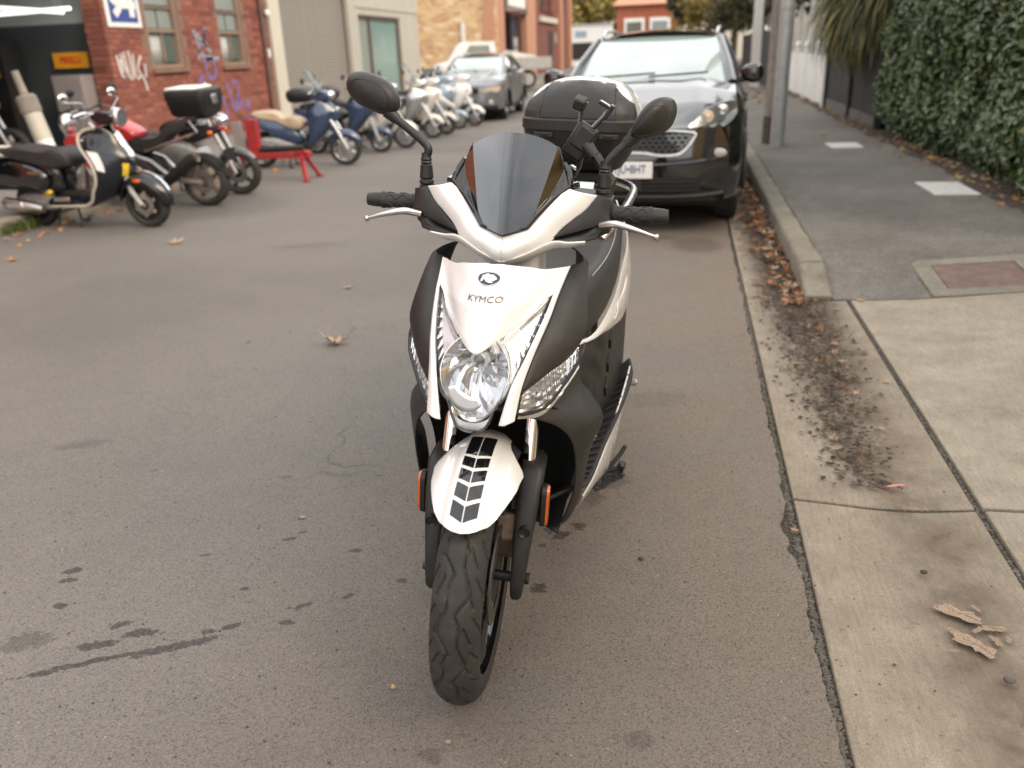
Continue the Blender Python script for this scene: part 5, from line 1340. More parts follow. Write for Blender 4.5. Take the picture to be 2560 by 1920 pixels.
both('screen_skirt', lambda: ruled3([(.0505, .229, 1.030), (.069, .241, 1.0545), (.101, .264, 1.0875), (.132, .288, 1.1105)], [(.054, .238, 1.036), (.076, .262, 1.066), (.107, .300, 1.124), (.114, .318, 1.146)], 6, 24), 'gloss_black', scr, solid=.003)
both('screen_bracket', lambda: MB().tube([(.133, .292, 1.112), (.124, .318, 1.138), (.112, .320, 1.158)], [.006, .008, .005], 8).box((.138, .31, 1.110), (.022, .03, .010), (0, R(-15), 0)), 'gloss_black', scr)
obj('dash_cowl', MB().loft([[(-.13, .32, 1.105), (-.06, .30, 1.075), (0, .29, 1.06), (.06, .30, 1.075), (.13, .32, 1.105)], [(-.12, .40, 1.10), (-.06, .40, 1.10), (0, .40, 1.10), (.06, .40, 1.10), (.12, .40, 1.10)]], False), 'black_plastic', SC, solid=.004)

# --- phone holder on its arm
ph = obj('phone_holder', MB().tube([(.206, .362, 1.085), (.214, .368, 1.118), (.198, .375, 1.134), (.174, .385, 1.168)], [.013, .013, .011, .012], 10), 'black_plastic', SC)
obj('arm_rib', MB().tube([(.207, .350, 1.122), (.17, .372, 1.172)], .0035, 6), 'dark_plastic', ph)
obj('ball_joint', MB().tube([(.172, .380, 1.166), (.150, .392, 1.188)], [.0125, .0165], 18), 'dark_plastic', ph)
cx, cz = Vector((.135, .40, 1.195)), None
e_u = Vector((.045, .0, .075)).normalized(); e_n = Vector((.0, -1, .0)); e_s = e_u.cross(e_n).normalized()
Mh = Matrix((e_s, -e_n, e_u)).transposed()
obj('holder_body', MB().box((.134, .402, 1.196), (.052, .020, .082), Mh), 'black_plastic', ph, bevel=.006)
obj('holder_back', MB().box((.142, .386, 1.204), (.040, .014, .05), Mh), 'dark_plastic', ph, bevel=.004)
for (a, b, c) in (((.129, .40, 1.226), (.134, .40, 1.258), (.143, .396, 1.282)), ((.162, .40, 1.226), (.185, .40, 1.251), (.198, .398, 1.270))):
    obj('claw_arm', MB().tube([a, b, c], [.006, .005, .006], 8), 'gloss_black', ph)
obj('claw', MB().box((.131, .390, 1.279), (.026, .030, .026), (R(20), R(20), 0)), 'dark_plastic', ph, bevel=.005)
obj('claw', MB().box((.187, .392, 1.277), (.030, .028, .008), (0, R(28), 0)).box((.197, .392, 1.262), (.009, .028, .034), (0, R(28), 0)), 'gloss_black', ph, bevel=.002)
obj('claw', MB().box((.118, .39, 1.128), (.022, .03, .03), (0, R(30), 0)), 'gloss_black', ph, bevel=.004)
obj('claw_arm', MB().tube([(.138, .40, 1.16), (.135, .40, 1.14), (.120, .395, 1.115)], .006, 8), 'gloss_black', ph)
obj('clamp', MB().lathe([(-.022, .001), (-.022, .019), (.022, .019), (.022, .001)], (.200, .352, 1.088), 'Z', 16), 'black_plastic', ph)

# --- seat
def ring_seat(y, hw, zt, zb, r=.05):
    hz = (zt - zb) / 2; return [(a, y, (zt + zb) / 2 + b + .012 * math.cos(a / hw * 1.5)) for a, b in rrect(hw, hz, min(r, hz * .9, hw * .9), 6)]
st_ = [(.56, .06, .740, .66), (.575, .095, .775, .65), (.62, .128, .795, .63), (.72, .160, .805, .62), (.86, .181, .818, .635), (1.0, .190, .838, .67), (1.07, .191, .872, .69), (1.16, .188, .888, .715), (1.32, .165, .892, .77), (1.42, .14, .888, .79), (1.44, .1, .87, .80)]
seat = obj('seat', MB().loft([ring_seat(*q) for q in st_]), 'seat_vinyl', SC, sub=1)
both('stitching', lambda: MB().tube(spline([(q[1] * .90, q[0], q[2] + .0012 - .004) for q in st_[3:8]], 40), .0012, 5), 'grey_decal', seat)
# --- body under the seat, sides, footboards
def wall(pts_top, pts_bot, m, name, bul=(.01, 0, 0), **k):
    both(name, lambda: ruled3(pts_top, pts_bot, 10, 30, bul), m, solid=.004, angle=45, **k)
RSB = [(.125, .60, .632), (.160, .73, .614), (.194, .95, .585), (.208, 1.2, .555), (.2, 1.42, .61), (.12, 1.66, .76)]
wall([(.12, .60, .648), (.158, .73, .632), (.189, .94, .672), (.195, 1.13, .72), (.19, 1.34, .79), (.12, 1.62, .86)], RSB, 'white_paint', 'rear_side_panel', (.008, 0, 0), bevel=.0015)
wall([(x - .003, y, z + .004) for x, y, z in RSB[:-1]], [(.13, .56, .40), (.19, .70, .40), (.222, .88, .40), (.222, 1.1, .42), (.19, 1.40, .50)], 'dark_plastic', 'lower_body_panel', (.004, 0, 0), bevel=.0015)
both('side_blade', lambda: ruled3([(.200, .98, .655), (.208, 1.12, .662), (.205, 1.25, .70)], [(.200, .92, .618), (.212, 1.10, .60), (.212, 1.22, .605)], 5, 12, (.004, 0, 0)), 'white_paint', solid=.003, bevel=.001)
for s in (1, -1):
    for k in range(3):
        z = .595 - k * .045; y = .80 - k * .075
        obj('vent_slot', MB().box((s * (.201 + .004 * k), y, z), (.009, .05, .036), (R(25), 0, 0)), 'matt_black', SC, bevel=.003)
obj('seat_front_panel', MB().loft([[(a, .57 + b, z) for a, b in rrect(h, .03, .02, 3)] for z, h in ((.36, .12), (.55, .115), (.70, .10))]), 'dark_plastic', SC, angle=50)
# footboard with ribs and white lower strip
fb_in = [(.10, .22, .36), (.10, .40, .335), (.11, .60, .33), (.15, .80, .35), (.18, .98, .39)]
fb_out = [(.206, .27, .40), (.213, .38, .372), (.224, .56, .372), (.250, .76, .41), (.262, .92, .445), (.245, 1.04, .455)]
both('footboard', lambda: ruled3(fb_in, fb_out, 10, 30, (0, 0, .004)), 'dark_plastic', solid=.012, angle=45, bevel=.002)
fo = spline(fb_out, 40); fi = spline(fb_in, 40)
for k in range(15):
    j = 4 + int(k * 2.1); a = fi[j].lerp(fo[j], .45); b = fi[j].lerp(fo[j], .93)
    both('footboard_rib', lambda: MB().tube([a + Vector((0, 0, .006)), b + Vector((0, -.012, .007))], .0034, 6), 'black_plastic')
both('floor_strip', lambda: ruled3([(.203, .28, .355), (.214, .40, .345), (.227, .56, .36), (.242, .72, .40), (.253, .86, .44), (.255, .98, .45)], [(.172, .36, .266), (.202, .49, .262), (.220, .64, .228), (.229, .77, .205), (.239, .86, .30), (.250, .98, .40)], 8, 30, (.005, 0, -.002)), 'white_paint', solid=.005, angle=45, bevel=.0015)
both('passenger_peg', lambda: MB().tube([(.23, .96, .40), (.275, .95, .405)], .012, 10).ell((.276, .95, .405), (.008, .011, .011), 10, 6), 'cast_alloy')
obj('belly_pan', MB().loft([[(a, y, .30 + b) for a, b in rrect(h, .055, .03, 3)] for y, h in ((.36, .11), (.42, .15), (.60, .17), (.85, .17), (.95, .12))]), 'matt_black', SC, angle=50)
# grab rail, tail, rear wheel, engine
both('grab_rail', lambda: MB().tube(spline([(.135, 1.00, .845), (.175, 1.08, .90), (.198, 1.22, .935), (.19, 1.38, .945), (.11, 1.50, .95), (.0, 1.53, .95)], 40), .0135, 12), 'alloy')
obj('tail_cowl', MB().loft([[(a, y, z + b) for a, b in rrect(h, d, .03, 4)] for y, h, z, d in ((1.30, .15, .80, .08), (1.5, .12, .84, .06), (1.68, .07, .87, .04))]), 'white_paint', SC, angle=50)
obj('rear_lamp', MB().box((0, 1.69, .86), (.13, .03, .05)), 'lamp_lens_red', SC, bevel=.01)
rw = obj('rear_wheel', MB().lathe([(-.05, .20), (-.03, .17), (.03, .17), (.05, .20)], (0, 1.37, .275), 'X', 40), 'gloss_black', SC)
obj('tyre', MB().lathe([(-.045, .19), (-.058, .225), (-.05, .255), (-.028, .272), (0, .277), (.028, .272), (.05, .255), (.058, .225), (.045, .19)], (0, 1.37, .278), 'X', 56), 'rubber', rw)
obj('engine_block', MB().box((.06, 1.08, .34), (.2, .5, .16)).box((-.1, 1.35, .33), (.06, .32, .12)), 'cast_alloy', SC, bevel=.03)
obj('silencer', MB().tube([(-.15, .95, .25), (-.17, 1.15, .30), (-.18, 1.30, .34), (-.18, 1.68, .42)], [.02, .03, .06, .055], 18), 'matt_black', SC)
obj('rear_mudguard', MB().loft([[(x, 1.37 + .33 * math.cos(R(a)), .285 + .33 * math.sin(R(a))) for x in (-.07, -.035, 0, .035, .07)] for a in range(100, -31, -10)], False), 'black_plastic', SC, solid=.004)
# stands
sd = MB().tube(spline([(.13, .86, .26), (.16, .93, .13), (.175, 1.0, .045), (.235, 1.06, .035)], 16), .010, 8).tube(spline([(-.13, .86, .26), (-.16, .93, .13), (-.175, 1.0, .04), (-.225, 1.06, .015)], 16), .010, 8).tube([(-.15, .90, .17), (.15, .90, .17)], .009, 8)
obj('centre_stand', sd, 'matt_black', SC)
obj('stand_foot', MB().box((.245, 1.07, .040), (.026, .04, .026), (0, R(20), 0)), 'black_plastic', SC, bevel=.006)
obj('side_stand', MB().tube(spline([(.165, .66, .24), (.2, .74, .17), (.245, .86, .18), (.262, .90, .20)], 14), .0075, 8), 'matt_black', SC)

# --- top box
def tb(z, a, yf, yb, r=.09): return [(x, (yf + yb) / 2 + y, z) for x, y in rrect(a, (yb - yf) / 2, min(r, a * .95, (yb - yf) * .48), 7)]
box = obj('top_box', MB().loft([tb(.995, .13, 1.37, 1.66), tb(1.005, .145, 1.345, 1.69), tb(1.06, .178, 1.31, 1.71), tb(1.116, .190, 1.295, 1.72), tb(1.132, .192, 1.293, 1.72)]), 'black_plastic', SC, angle=40)
obj('lid_band', MB().loft([tb(1.133, .196, 1.288, 1.725), tb(1.163, .196, 1.288, 1.725), tb(1.169, .192, 1.292, 1.722)]), 'dark_plastic', box, angle=30)
LR = [(1.169, .190, 1.296, 1.72), (1.19, .187, 1.300, 1.718), (1.215, .178, 1.310, 1.712), (1.235, .166, 1.322, 1.704), (1.252, .151, 1.338, 1.694), (1.267, .132, 1.36, 1.68), (1.279, .108, 1.385, 1.66), (1.288, .078, 1.41, 1.64), (1.293, .04, 1.45, 1.60)]
lid = obj('lid', MB().loft([tb(*q) for q in LR]), 'white_paint', box, angle=60)
# dark front of the lid, set proud of the white shell, its side edges creased
def lidy(x, z):
    a = interp(z, [q[0] for q in LR], [q[1] for q in LR]); yf = interp(z, [q[0] for q in LR], [q[2] for q in LR]); yb = interp(z, [q[0] for q in LR], [q[3] for q in LR])
    r = min(.09, a * .95, (yb - yf) * .48); ax_ = abs(x)
    if ax_ <= a - r: return yf
    return yf + r - math.sqrt(max(r * r - (ax_ - a + r) ** 2, 0))
vs = []; NU, NV = 40, 20
for j in range(NV):
    v = j / (NV - 1)
    for i in range(NU):
        u = 2 * i / (NU - 1) - 1; zt = 1.2865 - .010 * u * u; z = lerp(1.168, zt, v); hw = lerp(.128, .112, v); x = hw * u; vs.append((x, lidy(x, min(z, 1.29)) - .003, z))
dp = obj('lid_front', MB().add(vs, [(j * NU + i, j * NU + i + 1, (j + 1) * NU + i + 1, (j + 1) * NU + i) for j in range(NV - 1) for i in range(NU - 1)]), 'dark_plastic', box, angle=60, solid=.006, off=-1)
for s in (1, -1):
    vs = []
    for j in range(12):
        v = j / 11
        for i in range(14):
            u = i / 13; zt = lerp(1.2705, 1.218, u ** 1.3); z = lerp(1.168, zt, v); a = interp(z, [q[0] for q in LR], [q[1] for q in LR]); x = lerp(.130 - .016 * v, a - .0005, u); vs.append((s * (x + .002 * u), lidy(x, z) - .0028, z))
    obj('lid_corner', MB().add(vs, [(j * 14 + i, j * 14 + i + 1, (j + 1) * 14 + i + 1, (j + 1) * 14 + i) for j in range(11) for i in range(13)]), 'dark_plastic', box, angle=60)
    obj('lid_latch', MB().box((s * .108, 1.289, 1.118), (.062, .016, .016)).box((s * .108, 1.284, 1.121), (.03, .016, .008)), 'dark_plastic', box, bevel=.002)
    obj('lid_crease', MB().tube([(s * .1285, lidy(.1285, 1.17) - .003, 1.17), (s * .121, lidy(.121, 1.22) - .004, 1.22), (s * .1145, lidy(.1145, 1.262) - .005, 1.262)], [.002, .003, .005], 8), 'dark_plastic', box)
ch = MB()
for k in (0, 1):
    y = 1.43 + k * .018
    ch.add([(-.03, y, 1.2925), (0, y - .012, 1.2945), (.03, y, 1.2925), (.03, y + .007, 1.2926), (0, y - .005, 1.2946), (-.03, y + .007, 1.2926)], [(0, 1, 4, 5), (1, 2, 3, 4)])
obj('lid_mark', ch.tf(lambda p: p + Vector((0, 0, .0012))), 'grey_decal', box)
obj('box_carrier', MB().box((0, 1.5, .975), (.2, .26, .03)).tube([(.07, 1.42, .97), (.07, 1.30, .90)], .012, 8).tube([(-.07, 1.42, .97), (-.07, 1.30, .90)], .012, 8), 'matt_black', SC, bevel=.006)
# ------------------------------------------------------------------ parked cars (own axes: nose at y=0, tail +y)
mat('headlamp_chrome', (.8, .8, .8), .15, metal=.9, var=.2, vs=30)
mat('warm_lamp', (.75, .62, .45), .25, metal=.3, var=.2, vs=30)
mat('tyre_side', (.025, .024, .024), .8, var=.2)
m, t = newmat('windscreen_glare')
t.b.inputs['Base Color'].default_value = (.30, .37, .355, 1); t.b.inputs['Roughness'].default_value = .08; t.b.inputs['Coat Weight'].default_value = 1; t.b.inputs['Coat IOR'].default_value = 2.2; t.b.inputs['Coat Roughness'].default_value = .03  # pale base colour paints in the sky glare on the windscreens
def hw_side(prm, y, z):
    """half width of the body side"""
    W2, L = prm['W'] / 2, prm['L']
    n = 1 - .115 * max(0, 1 - y / .5) ** 2.4 - .10 * max(0, 1 - (L - y) / .6) ** 2
    b = interp(z, [.2, .35, .55, .72, .88, 1.02, 1.1], [.95, .985, 1.0, .985, 1.0, .965, .93])
    return W2 * n * b
def car(name, label, loc, yaw, prm, paint, glass='car_glass', front=True):
    t_ = thing(name, label, 'car', loc, (0, 0, yaw)); L, W2, RW = prm['L'], prm['W'] / 2, prm['RW']
    ax = (prm['fa'], prm['ra']); AR = RW + .045
    belt = lambda y: interp(y, [0, .10, .35, .8, prm['cowl'], L * .6, L - .25, L], [prm['nose'], prm['nose'] + .02, prm['nose'] + .09, prm['hood'] - .03, prm['hood'] + .02, prm['hood'] + .04, prm['hood'] + .10, prm['hood'] - .05])
    def zlow(y):
        z = .26
        for a in ax:
            d = abs(y - a)
            if d < AR: z = max(z, RW + math.sqrt(AR * AR - d * d))
        return z
    ys = [.0, .04, .1, .2, .3, .4] + [ax[0] - AR + 2 * AR * k / 22 for k in range(23)] + [ax[0] + AR + .1 + (ax[1] - ax[0] - 2 * AR - .2) * k / 8 for k in range(9)] + [ax[1] - AR + 2 * AR * k / 22 for k in range(23)] + [L - .35, L - .2, L - .08, L]
    ys = sorted(set(round(y, 4) for y in ys if 0 <= y <= L)); NZ = 11
    for s in (1, -1):
        vs = []
        for y in ys:
            zl, zb = zlow(y), belt(y)
            for k in range(NZ):
                z = lerp(zl, zb, k / (NZ - 1)); x = hw_side(prm, y, z) - (.05 * (k / (NZ - 1)) ** 8)
                # swollen wheel arch lip
                for a in ax:
                    d = math.hypot(y - a, z - RW); x += .022 * math.exp(-((d - AR) / .06) ** 2)
                vs.append((s * x, y + (.0 if y > .3 else .23 * (x / W2) ** 3 * (1 - y / .3) + .04), z))
        sd = obj('side_panel', MB().add(vs, [(i * NZ + j, i * NZ + j + 1, (i + 1) * NZ + j + 1, (i + 1) * NZ + j) for i in range(len(ys) - 1) for j in range(NZ - 1)]), paint, t_, angle=50)
        sill = MB()
        for a, b in ((ax[0] + AR, ax[1] - AR),): sill.box((s * (W2 * .96), (a + b) / 2, .27), (.05, b - a, .10))
        for a in ax:
            arc = [(s * (hw_side(prm, a + AR * math.cos(q), .6) + .022), a + (AR + .008) * math.cos(q), RW + (AR + .008) * math.sin(q)) for q in (R(-5 + 190 * k / 24) for k in range(25))]
            sill.tube(arc, .018, 6)
        obj('black_trim', sill, 'black_plastic', t_)
        for gy in (prm['cowl'] + .18, prm['cowl'] + 1.0, prm['cowl'] + 1.75):
            if gy < L - .5: obj('door_gap', MB().tube([(s * (hw_side(prm, gy, z) + .001 - (.02 if z > .95 else 0)), gy, z) for z in (.34, .5, .7, .9)], .006, 5), 'matt_black', sd)
        for gy in (prm['cowl'] + .92, prm['cowl'] + 1.66): obj('door_handle', MB().box((s * (hw_side(prm, gy, .88) + .012), gy, .88), (.03, .18, .03)), paint, sd, bevel=.01)
        # mirror
        mx = s * (W2 - .07); my = prm['cowl'] + .22; mz = prm['hood'] + .09
        mr = obj('wing_mirror', MB().loft([[(mx + s * (.02 + d), my + b, mz + c) for b, c in rrect(h * .5, h * .62, h * .3, 4)] for d, h in ((.0, .05), (.03, .10), (.10, .135), (.16, .12), (.19, .05))]), paint, t_, angle=50)
        obj('mirror_glass', MB().box((mx + s * .13, my + .075, mz), (.14, .008, .10)), 'mirror_glass', mr, bevel=.01)
        obj('mirror_foot', MB().box((mx, my, mz - .05), (.12, .06, .05)), 'black_plastic', mr, bevel=.01)
    # bonnet and deck
    def deckhw(y): return hw_side(prm, y, belt(y)) - .05
    vs = []; NXX = 21; yd = [y for y in ys if y <= prm['cowl'] + .15] + [prm['cowl'] + .16]
    for y in yd:
        for i in range(NXX):
            u = 2 * i / (NXX - 1) - 1; h = deckhw(y); z = belt(y) + .045 * (1 - u * u) * smooth01(y / .25) + .022 * math.exp(-((abs(u) - .62) / .16) ** 2) * smooth01(y / .4)
            vs.append((u * h, y + (0 if y > .3 else .23 * (u * h / W2) ** 2 * abs(u) * (1 - y / .3) + .04), z))
    obj('bonnet', MB().add(vs, [(i * NXX + j, i * NXX + j + 1, (i + 1) * NXX + j + 1, (i + 1) * NXX + j) for i in range(len(yd) - 1) for j in range(NXX - 1)]), paint, t_, angle=50)
    # greenhouse: windscreen, roof, side glass, tailgate
    c0, c1 = prm['cowl'], prm['wtop']; rt = prm['H']; RB, RTn = prm['gb'], prm['gt']; hd_ = prm['hood'] + .015
    def gh(y):      # (half width at roof edge, z roof edge)
        z = interp(y, [c1, c1 + .5, c1 + 1.0, L - .75, L - .35], [rt - .035, rt - .01, rt, rt - .03, rt - .10]); w = interp(y, [c1, c1 + .8, L - .35], [RTn, RTn + .015, RTn - .05]); return w, z
    wn = []
    for j in range(9):
        v = j / 8; y = lerp(c0 + .03, c1, v); z = lerp(hd_ + .03, rt - .03, v); h = lerp(RB, RTn - .03, v)
        wn.append([(h * (2 * i / 12 - 1), y + .10 * (abs(2 * i / 12 - 1)) ** 2.4 * (1 - v * .4), z + .02 * math.sin(math.pi * v) - .015 * (2 * i / 12 - 1) ** 2) for i in range(13)])
    ws = obj('windscreen', MB().loft(wn, False), glass if not front else 'windscreen_glare', t_, angle=50)
    obj('wiper', MB().tube([(-.5, c0 + .06, hd_ + .075), (.05, c0 + .10, hd_ + .10)], .008, 6).tube([(.0, c0 + .05, hd_ + .075), (.5, c0 + .12, hd_ + .095)], .008, 6), 'matt_black', ws)
    for s in (1, -1): obj('pillar', MB().tube([(s * (RB + .03), c0 + .08, hd_), (s * (RB - .02), c0 + .35, lerp(hd_, rt, .38)), (s * (RTn + .005), c1 + .06, rt - .055)], [.045, .04, .035], 8, squash=1), paint, t_)
    yr = [c1 - .02 + (L - .33 - c1) * k / 12 for k in range(13)]
    rows = []
    for y in yr:
        w, z = gh(y); rows.append([(w * (2 * i / 16 - 1), y + (.06 * (2 * i / 16 - 1) ** 2 if y == yr[0] else 0), z + .05 * (1 - (2 * i / 16 - 1) ** 2) - .03 * abs(2 * i / 16 - 1) ** 6) for i in range(17)])
    obj('roof', MB().loft(rows, False), paint, t_, angle=50)
    for s in (1, -1):
        up = [Vector((s * gh(y)[0], y, gh(y)[1] - .045)) for y in yr]; y2 = [lerp(c0 + .14, L - .12, k / 12) for k in range(13)]
        lo = [Vector((s * (hw_side(prm, y, belt(y)) - .05), y, belt(y) - .01)) for y in y2]
        sg_ = obj('side_glass', MB().loft([lo, [a.lerp(b, .5) + Vector((s * .025, 0, 0)) for a, b in zip(lo, up)], up], False), glass, t_)
        for k in (4, 8): obj('door_pillar', MB().tube([lo[k] + Vector((s * .012, 0, 0)), lo[k].lerp(up[k], .5) + Vector((s * .036, 0, 0)), up[k] + Vector((s * .01, 0, 0))], .03, 6), 'black_plastic', sg_)
        if prm.get('rails'): obj('roof_rail', MB().tube([(s * (gh(y)[0] - .03), y, gh(y)[1] + .045 - (.045 if k in (0, 7) else 0)) for k, y in enumerate([c1 + .18 + (L - .8 - c1) * k / 7 for k in range(8)])], .016, 8), 'silver_paint', t_)
    bk = []
    for j in range(6):
        v = j / 5; y = lerp(L - .33, L - .02, v ** .8); w, z = gh(L - .35); bk.append([(lerp(w, W2 - .08, v) * (2 * i / 10 - 1), y, lerp(z + .02, belt(L) - .02, v)) for i in range(11)])
    obj('rear_glass', MB().loft(bk, False), glass, t_)
    obj('tailgate', MB().loft([[((W2 - .06) * (2 * i / 10 - 1), L - .03 + .03 * math.sin(math.pi * k / 5), lerp(.3, belt(L), k / 5)) for i in range(11)] for k in range(6)], False), paint, t_)
    obj('underbody', MB().box((0, L / 2, .30), (W2 * 1.7, L - .6, .22)), 'matt_black', t_)
    # wheels
    for a in ax:
        for s in (1, -1):
            x0 = s * (W2 - .115)
            w = obj('wheel', MB().lathe([(-.06 * s, RW * .66), (.05 * s, RW * .66), (.075 * s, RW * .62), (.05 * s, RW * .58), (.02 * s, RW * .5), (.02 * s, .0001)], (x0, a, RW), 'X', 36), 'black_plastic', t_)
            obj('tyre', MB().lathe([(-.09, RW * .66), (-.10, RW * .8), (-.085, RW * .96), (-.05, RW), (.05, RW), (.085, RW * .96), (.10, RW * .8), (.085, RW * .66)], (x0, a, RW), 'X', 44), 'tyre_side', w)
            spk = MB()
            for k in range(5):
                q = 2 * math.pi * k / 5 + .3
                for d in (-.13, .13): spk.tube([(x0 + s * .06, a + .05 * math.cos(q), RW + .05 * math.sin(q)), (x0 + s * .068, a + RW * .63 * math.cos(q + d), RW + RW * .63 * math.sin(q + d))], [.022, .014], 6)
            spk.lathe([(.03 * s, RW * .66), (.075 * s, RW * .655), (.075 * s, RW * .62), (.05 * s, RW * .60)], (x0, a, RW), 'X', 36)
            obj('rim', spk, 'alloy', w)
    obj('arch_liner', MB().box((0, ax[0], .45), (W2 * 1.5, .62, .42)).box((0, ax[1], .45), (W2 * 1.5, .62, .42)), 'matt_black', t_)
    return t_, belt
def nose_y(x, W2): return .04 + .23 * (abs(x) / W2) ** 3.4
def fascia(t_, prm, paint, zs=(.24, None)):
    W2 = prm['W'] / 2; top = prm['nose'] + .0; rows = []
    for k in range(13):
        z = lerp(.25, top, k / 12); h = hw_side(prm, 0, z) - .0; push = interp(z, [.25, .33, .45, .62, top], [.06, .0, .0, .01, .05])
        rows.append([(h * (2 * i / 24 - 1), nose_y(h * (2 * i / 24 - 1), W2) + push * (1 - .5 * abs(2 * i / 24 - 1)), z) for i in range(25)])
    return obj('bumper', MB().loft(rows, False), paint, t_, angle=50)

KP = dict(L=4.12, W=1.66, RW=.325, fa=.84, ra=3.30, nose=.80, hood=1.045, cowl=1.22, wtop=2.02, H=1.495, gb=.68, gt=.565, rails=True)
K, kbelt = car('parked_suv', 'glossy black compact SUV parked behind the white scooter', (-.405, 6.62, 0), R(-3.5), KP, 'black_paint')
fascia(K, KP, 'black_paint'); KW = KP['W'] / 2
def kf(x, z, d=0): return Vector((x, nose_y(x, KW) + interp(z, [.25, .33, .45, .62, .80, .95], [.06, 0, 0, .01, .045, .16]) - d, z))
def face_poly(name, pts, m, parent, d=.01, th=.01, n=40, **k):
    P = spline([(x, 0, z) for x, z in pts], n, True); cx = sum(p.x for p in P) / n; cz = sum(p.z for p in P) / n
    rings = [[kf(cx + (p.x - cx) * q, cz + (p.z - cz) * q, d) for p in P] for q in (.02, .25, .5, .75, 1.0)] + [[kf(p.x, p.z, d - th) for p in P]]
    return obj(name, MB().loft(rings, True, False), m, parent, angle=50, **k)
GR = [(-.46, .765), (-.25, .785), (0, .790), (.25, .785), (.46, .765), (.475, .735), (.43, .665), (.36, .612), (.22, .605), (.10, .625), (-.10, .625), (-.22, .605), (-.36, .612), (-.43, .665), (-.475, .735)]
gr = face_poly('grille', GR, 'black_plastic', K, .004, .004, 60)
gm = MB()
for k in range(-9, 10):
    for r_ in range(5):
        x = k * .048 + (.024 if r_ % 2 else 0); z = .635 + r_ * .032
        if abs(x) < .43 - (.70 - z) * .4: p = kf(x, z, .012); gm.add([p + Vector((-.02, 0, 0)), p + Vector((0, -.004, .013)), p + Vector((.02, 0, 0)), p + Vector((0, .004, -.013))], [(0, 1, 2, 3)])
obj('grille_mesh', gm, 'matt_black', gr, smooth=False)
P = spline([(x, 0, z) for x, z in GR], 90, True); P.append(P[0])
obj('grille_surround', MB().tube([kf(p.x, p.z, .016) for p in P], .0135, 8), 'alloy', gr)
obj('nose_badge', MB().loft([[kf(x * q + 0, z * q + .832, .02 + (1 - q) * .008) for x, z in el(.062, .032, 30)] for q in (1.0, .9, .1)]), 'alloy', K)
for s in (1, -1):
    HLP = [(s * .43, .800), (s * .47, .84), (s * .53, .895), (s * .62, .945), (s * .735, .965), (s * .752, .93), (s * .735, .87), (s * .66, .825), (s * .55, .80)]
    def lf(x, z, d): q = abs(x); return Vector((x, nose_y(x, KW) + .03 + (q - .43) * .50 + (z - .8) * .55 - d, z + .01))
    Pn = spline([(x, 0, z) for x, z in HLP], 36, True); cx = sum(p.x for p in Pn) / 36; cz = sum(p.z for p in Pn) / 36
    hl = obj('headlight', MB().loft([[lf(cx + (p.x - cx) * q, cz + (p.z - cz) * q, .045) for p in Pn] for q in (.02, .4, .7, 1.0)] + [[lf(p.x, p.z, -.05) for p in Pn]], True, False), 'headlamp_chrome', K, angle=50)
    obj('lens', MB().loft([[lf(cx + (p.x - cx) * q, cz + (p.z - cz) * q, .062 - .01 * q) for p in Pn] for q in (.02, .4, .7, 1.0)], True, False), 'clear_lens', hl)
    for (x, z, r_) in ((.56, .865, .045), (.665, .905, .04)):
        c = lf(s * x, z, .052); obj('projector', MB().lathe([(0, r_), (-.012, r_), (-.014, r_ * .8), (-.002, r_ * .7), (-.01, .001)], c, 'Y', 20), 'chrome' if x > .6 else 'warm_lamp', hl)
    fg = face_poly('fog_lamp', [(s * .56, .572), (s * .63, .56), (s * .72, .585), (s * .735, .63), (s * .70, .66), (s * .60, .655)], 'black_plastic', K, .014, .012, 30)
    obj('lamp_glass', MB().ell(kf(s * .655, .612, .012), (.062, .02, .036), 16, 10), 'grey_decal', fg)
    face_poly('bumper_vent', [(s * .50, .43), (s * .62, .40), (s * .74, .44), (s * .74, .50), (s * .64, .50)], 'matt_black', K, .006, .005, 26)
low = face_poly('lower_intake', [(-.50, .43), (0, .44), (.50, .43), (.52, .36), (.40, .325), (0, .32), (-.40, .325), (-.52, .36)], 'matt_black', K, .006, .005, 50)
for k in range(3): obj('intake_bar', MB().tube([kf(x / 10, .345 + k * .03, .01) for x in range(-5, 6)], .006, 6), 'black_plastic', low)
obj('skid_strip', MB().tube([kf(x / 20, .292 + .02 * (abs(x) / 14) ** 4, .012) for x in range(-14, 15)], .020, 8), 'dark_plastic', K)
obj('bumper_crease', MB().tube([kf(x / 20, .535 + .05 * (abs(x) / 14) ** 2.5, .002) for x in range(-14, 15)], .012, 8), 'black_paint', K)
npz = obj('number_plate', MB().box((0, .02, .50), (.345, .012, .124)), 'plate_white', K, bevel=.003)
tm = text_mb('1JU\u20228HT', .086, .0012, 0)
obj('plate_characters', tm.tf(lambda p: Vector((p.x * .80, .0130 - p.z - .0012, .505 + p.y * 1.05))), 'plate_blue', npz, smooth=False)
obj('plate_bracket', MB().box((-.02, .03, .39), (.22, .02, .09)), 'dark_plastic', K)

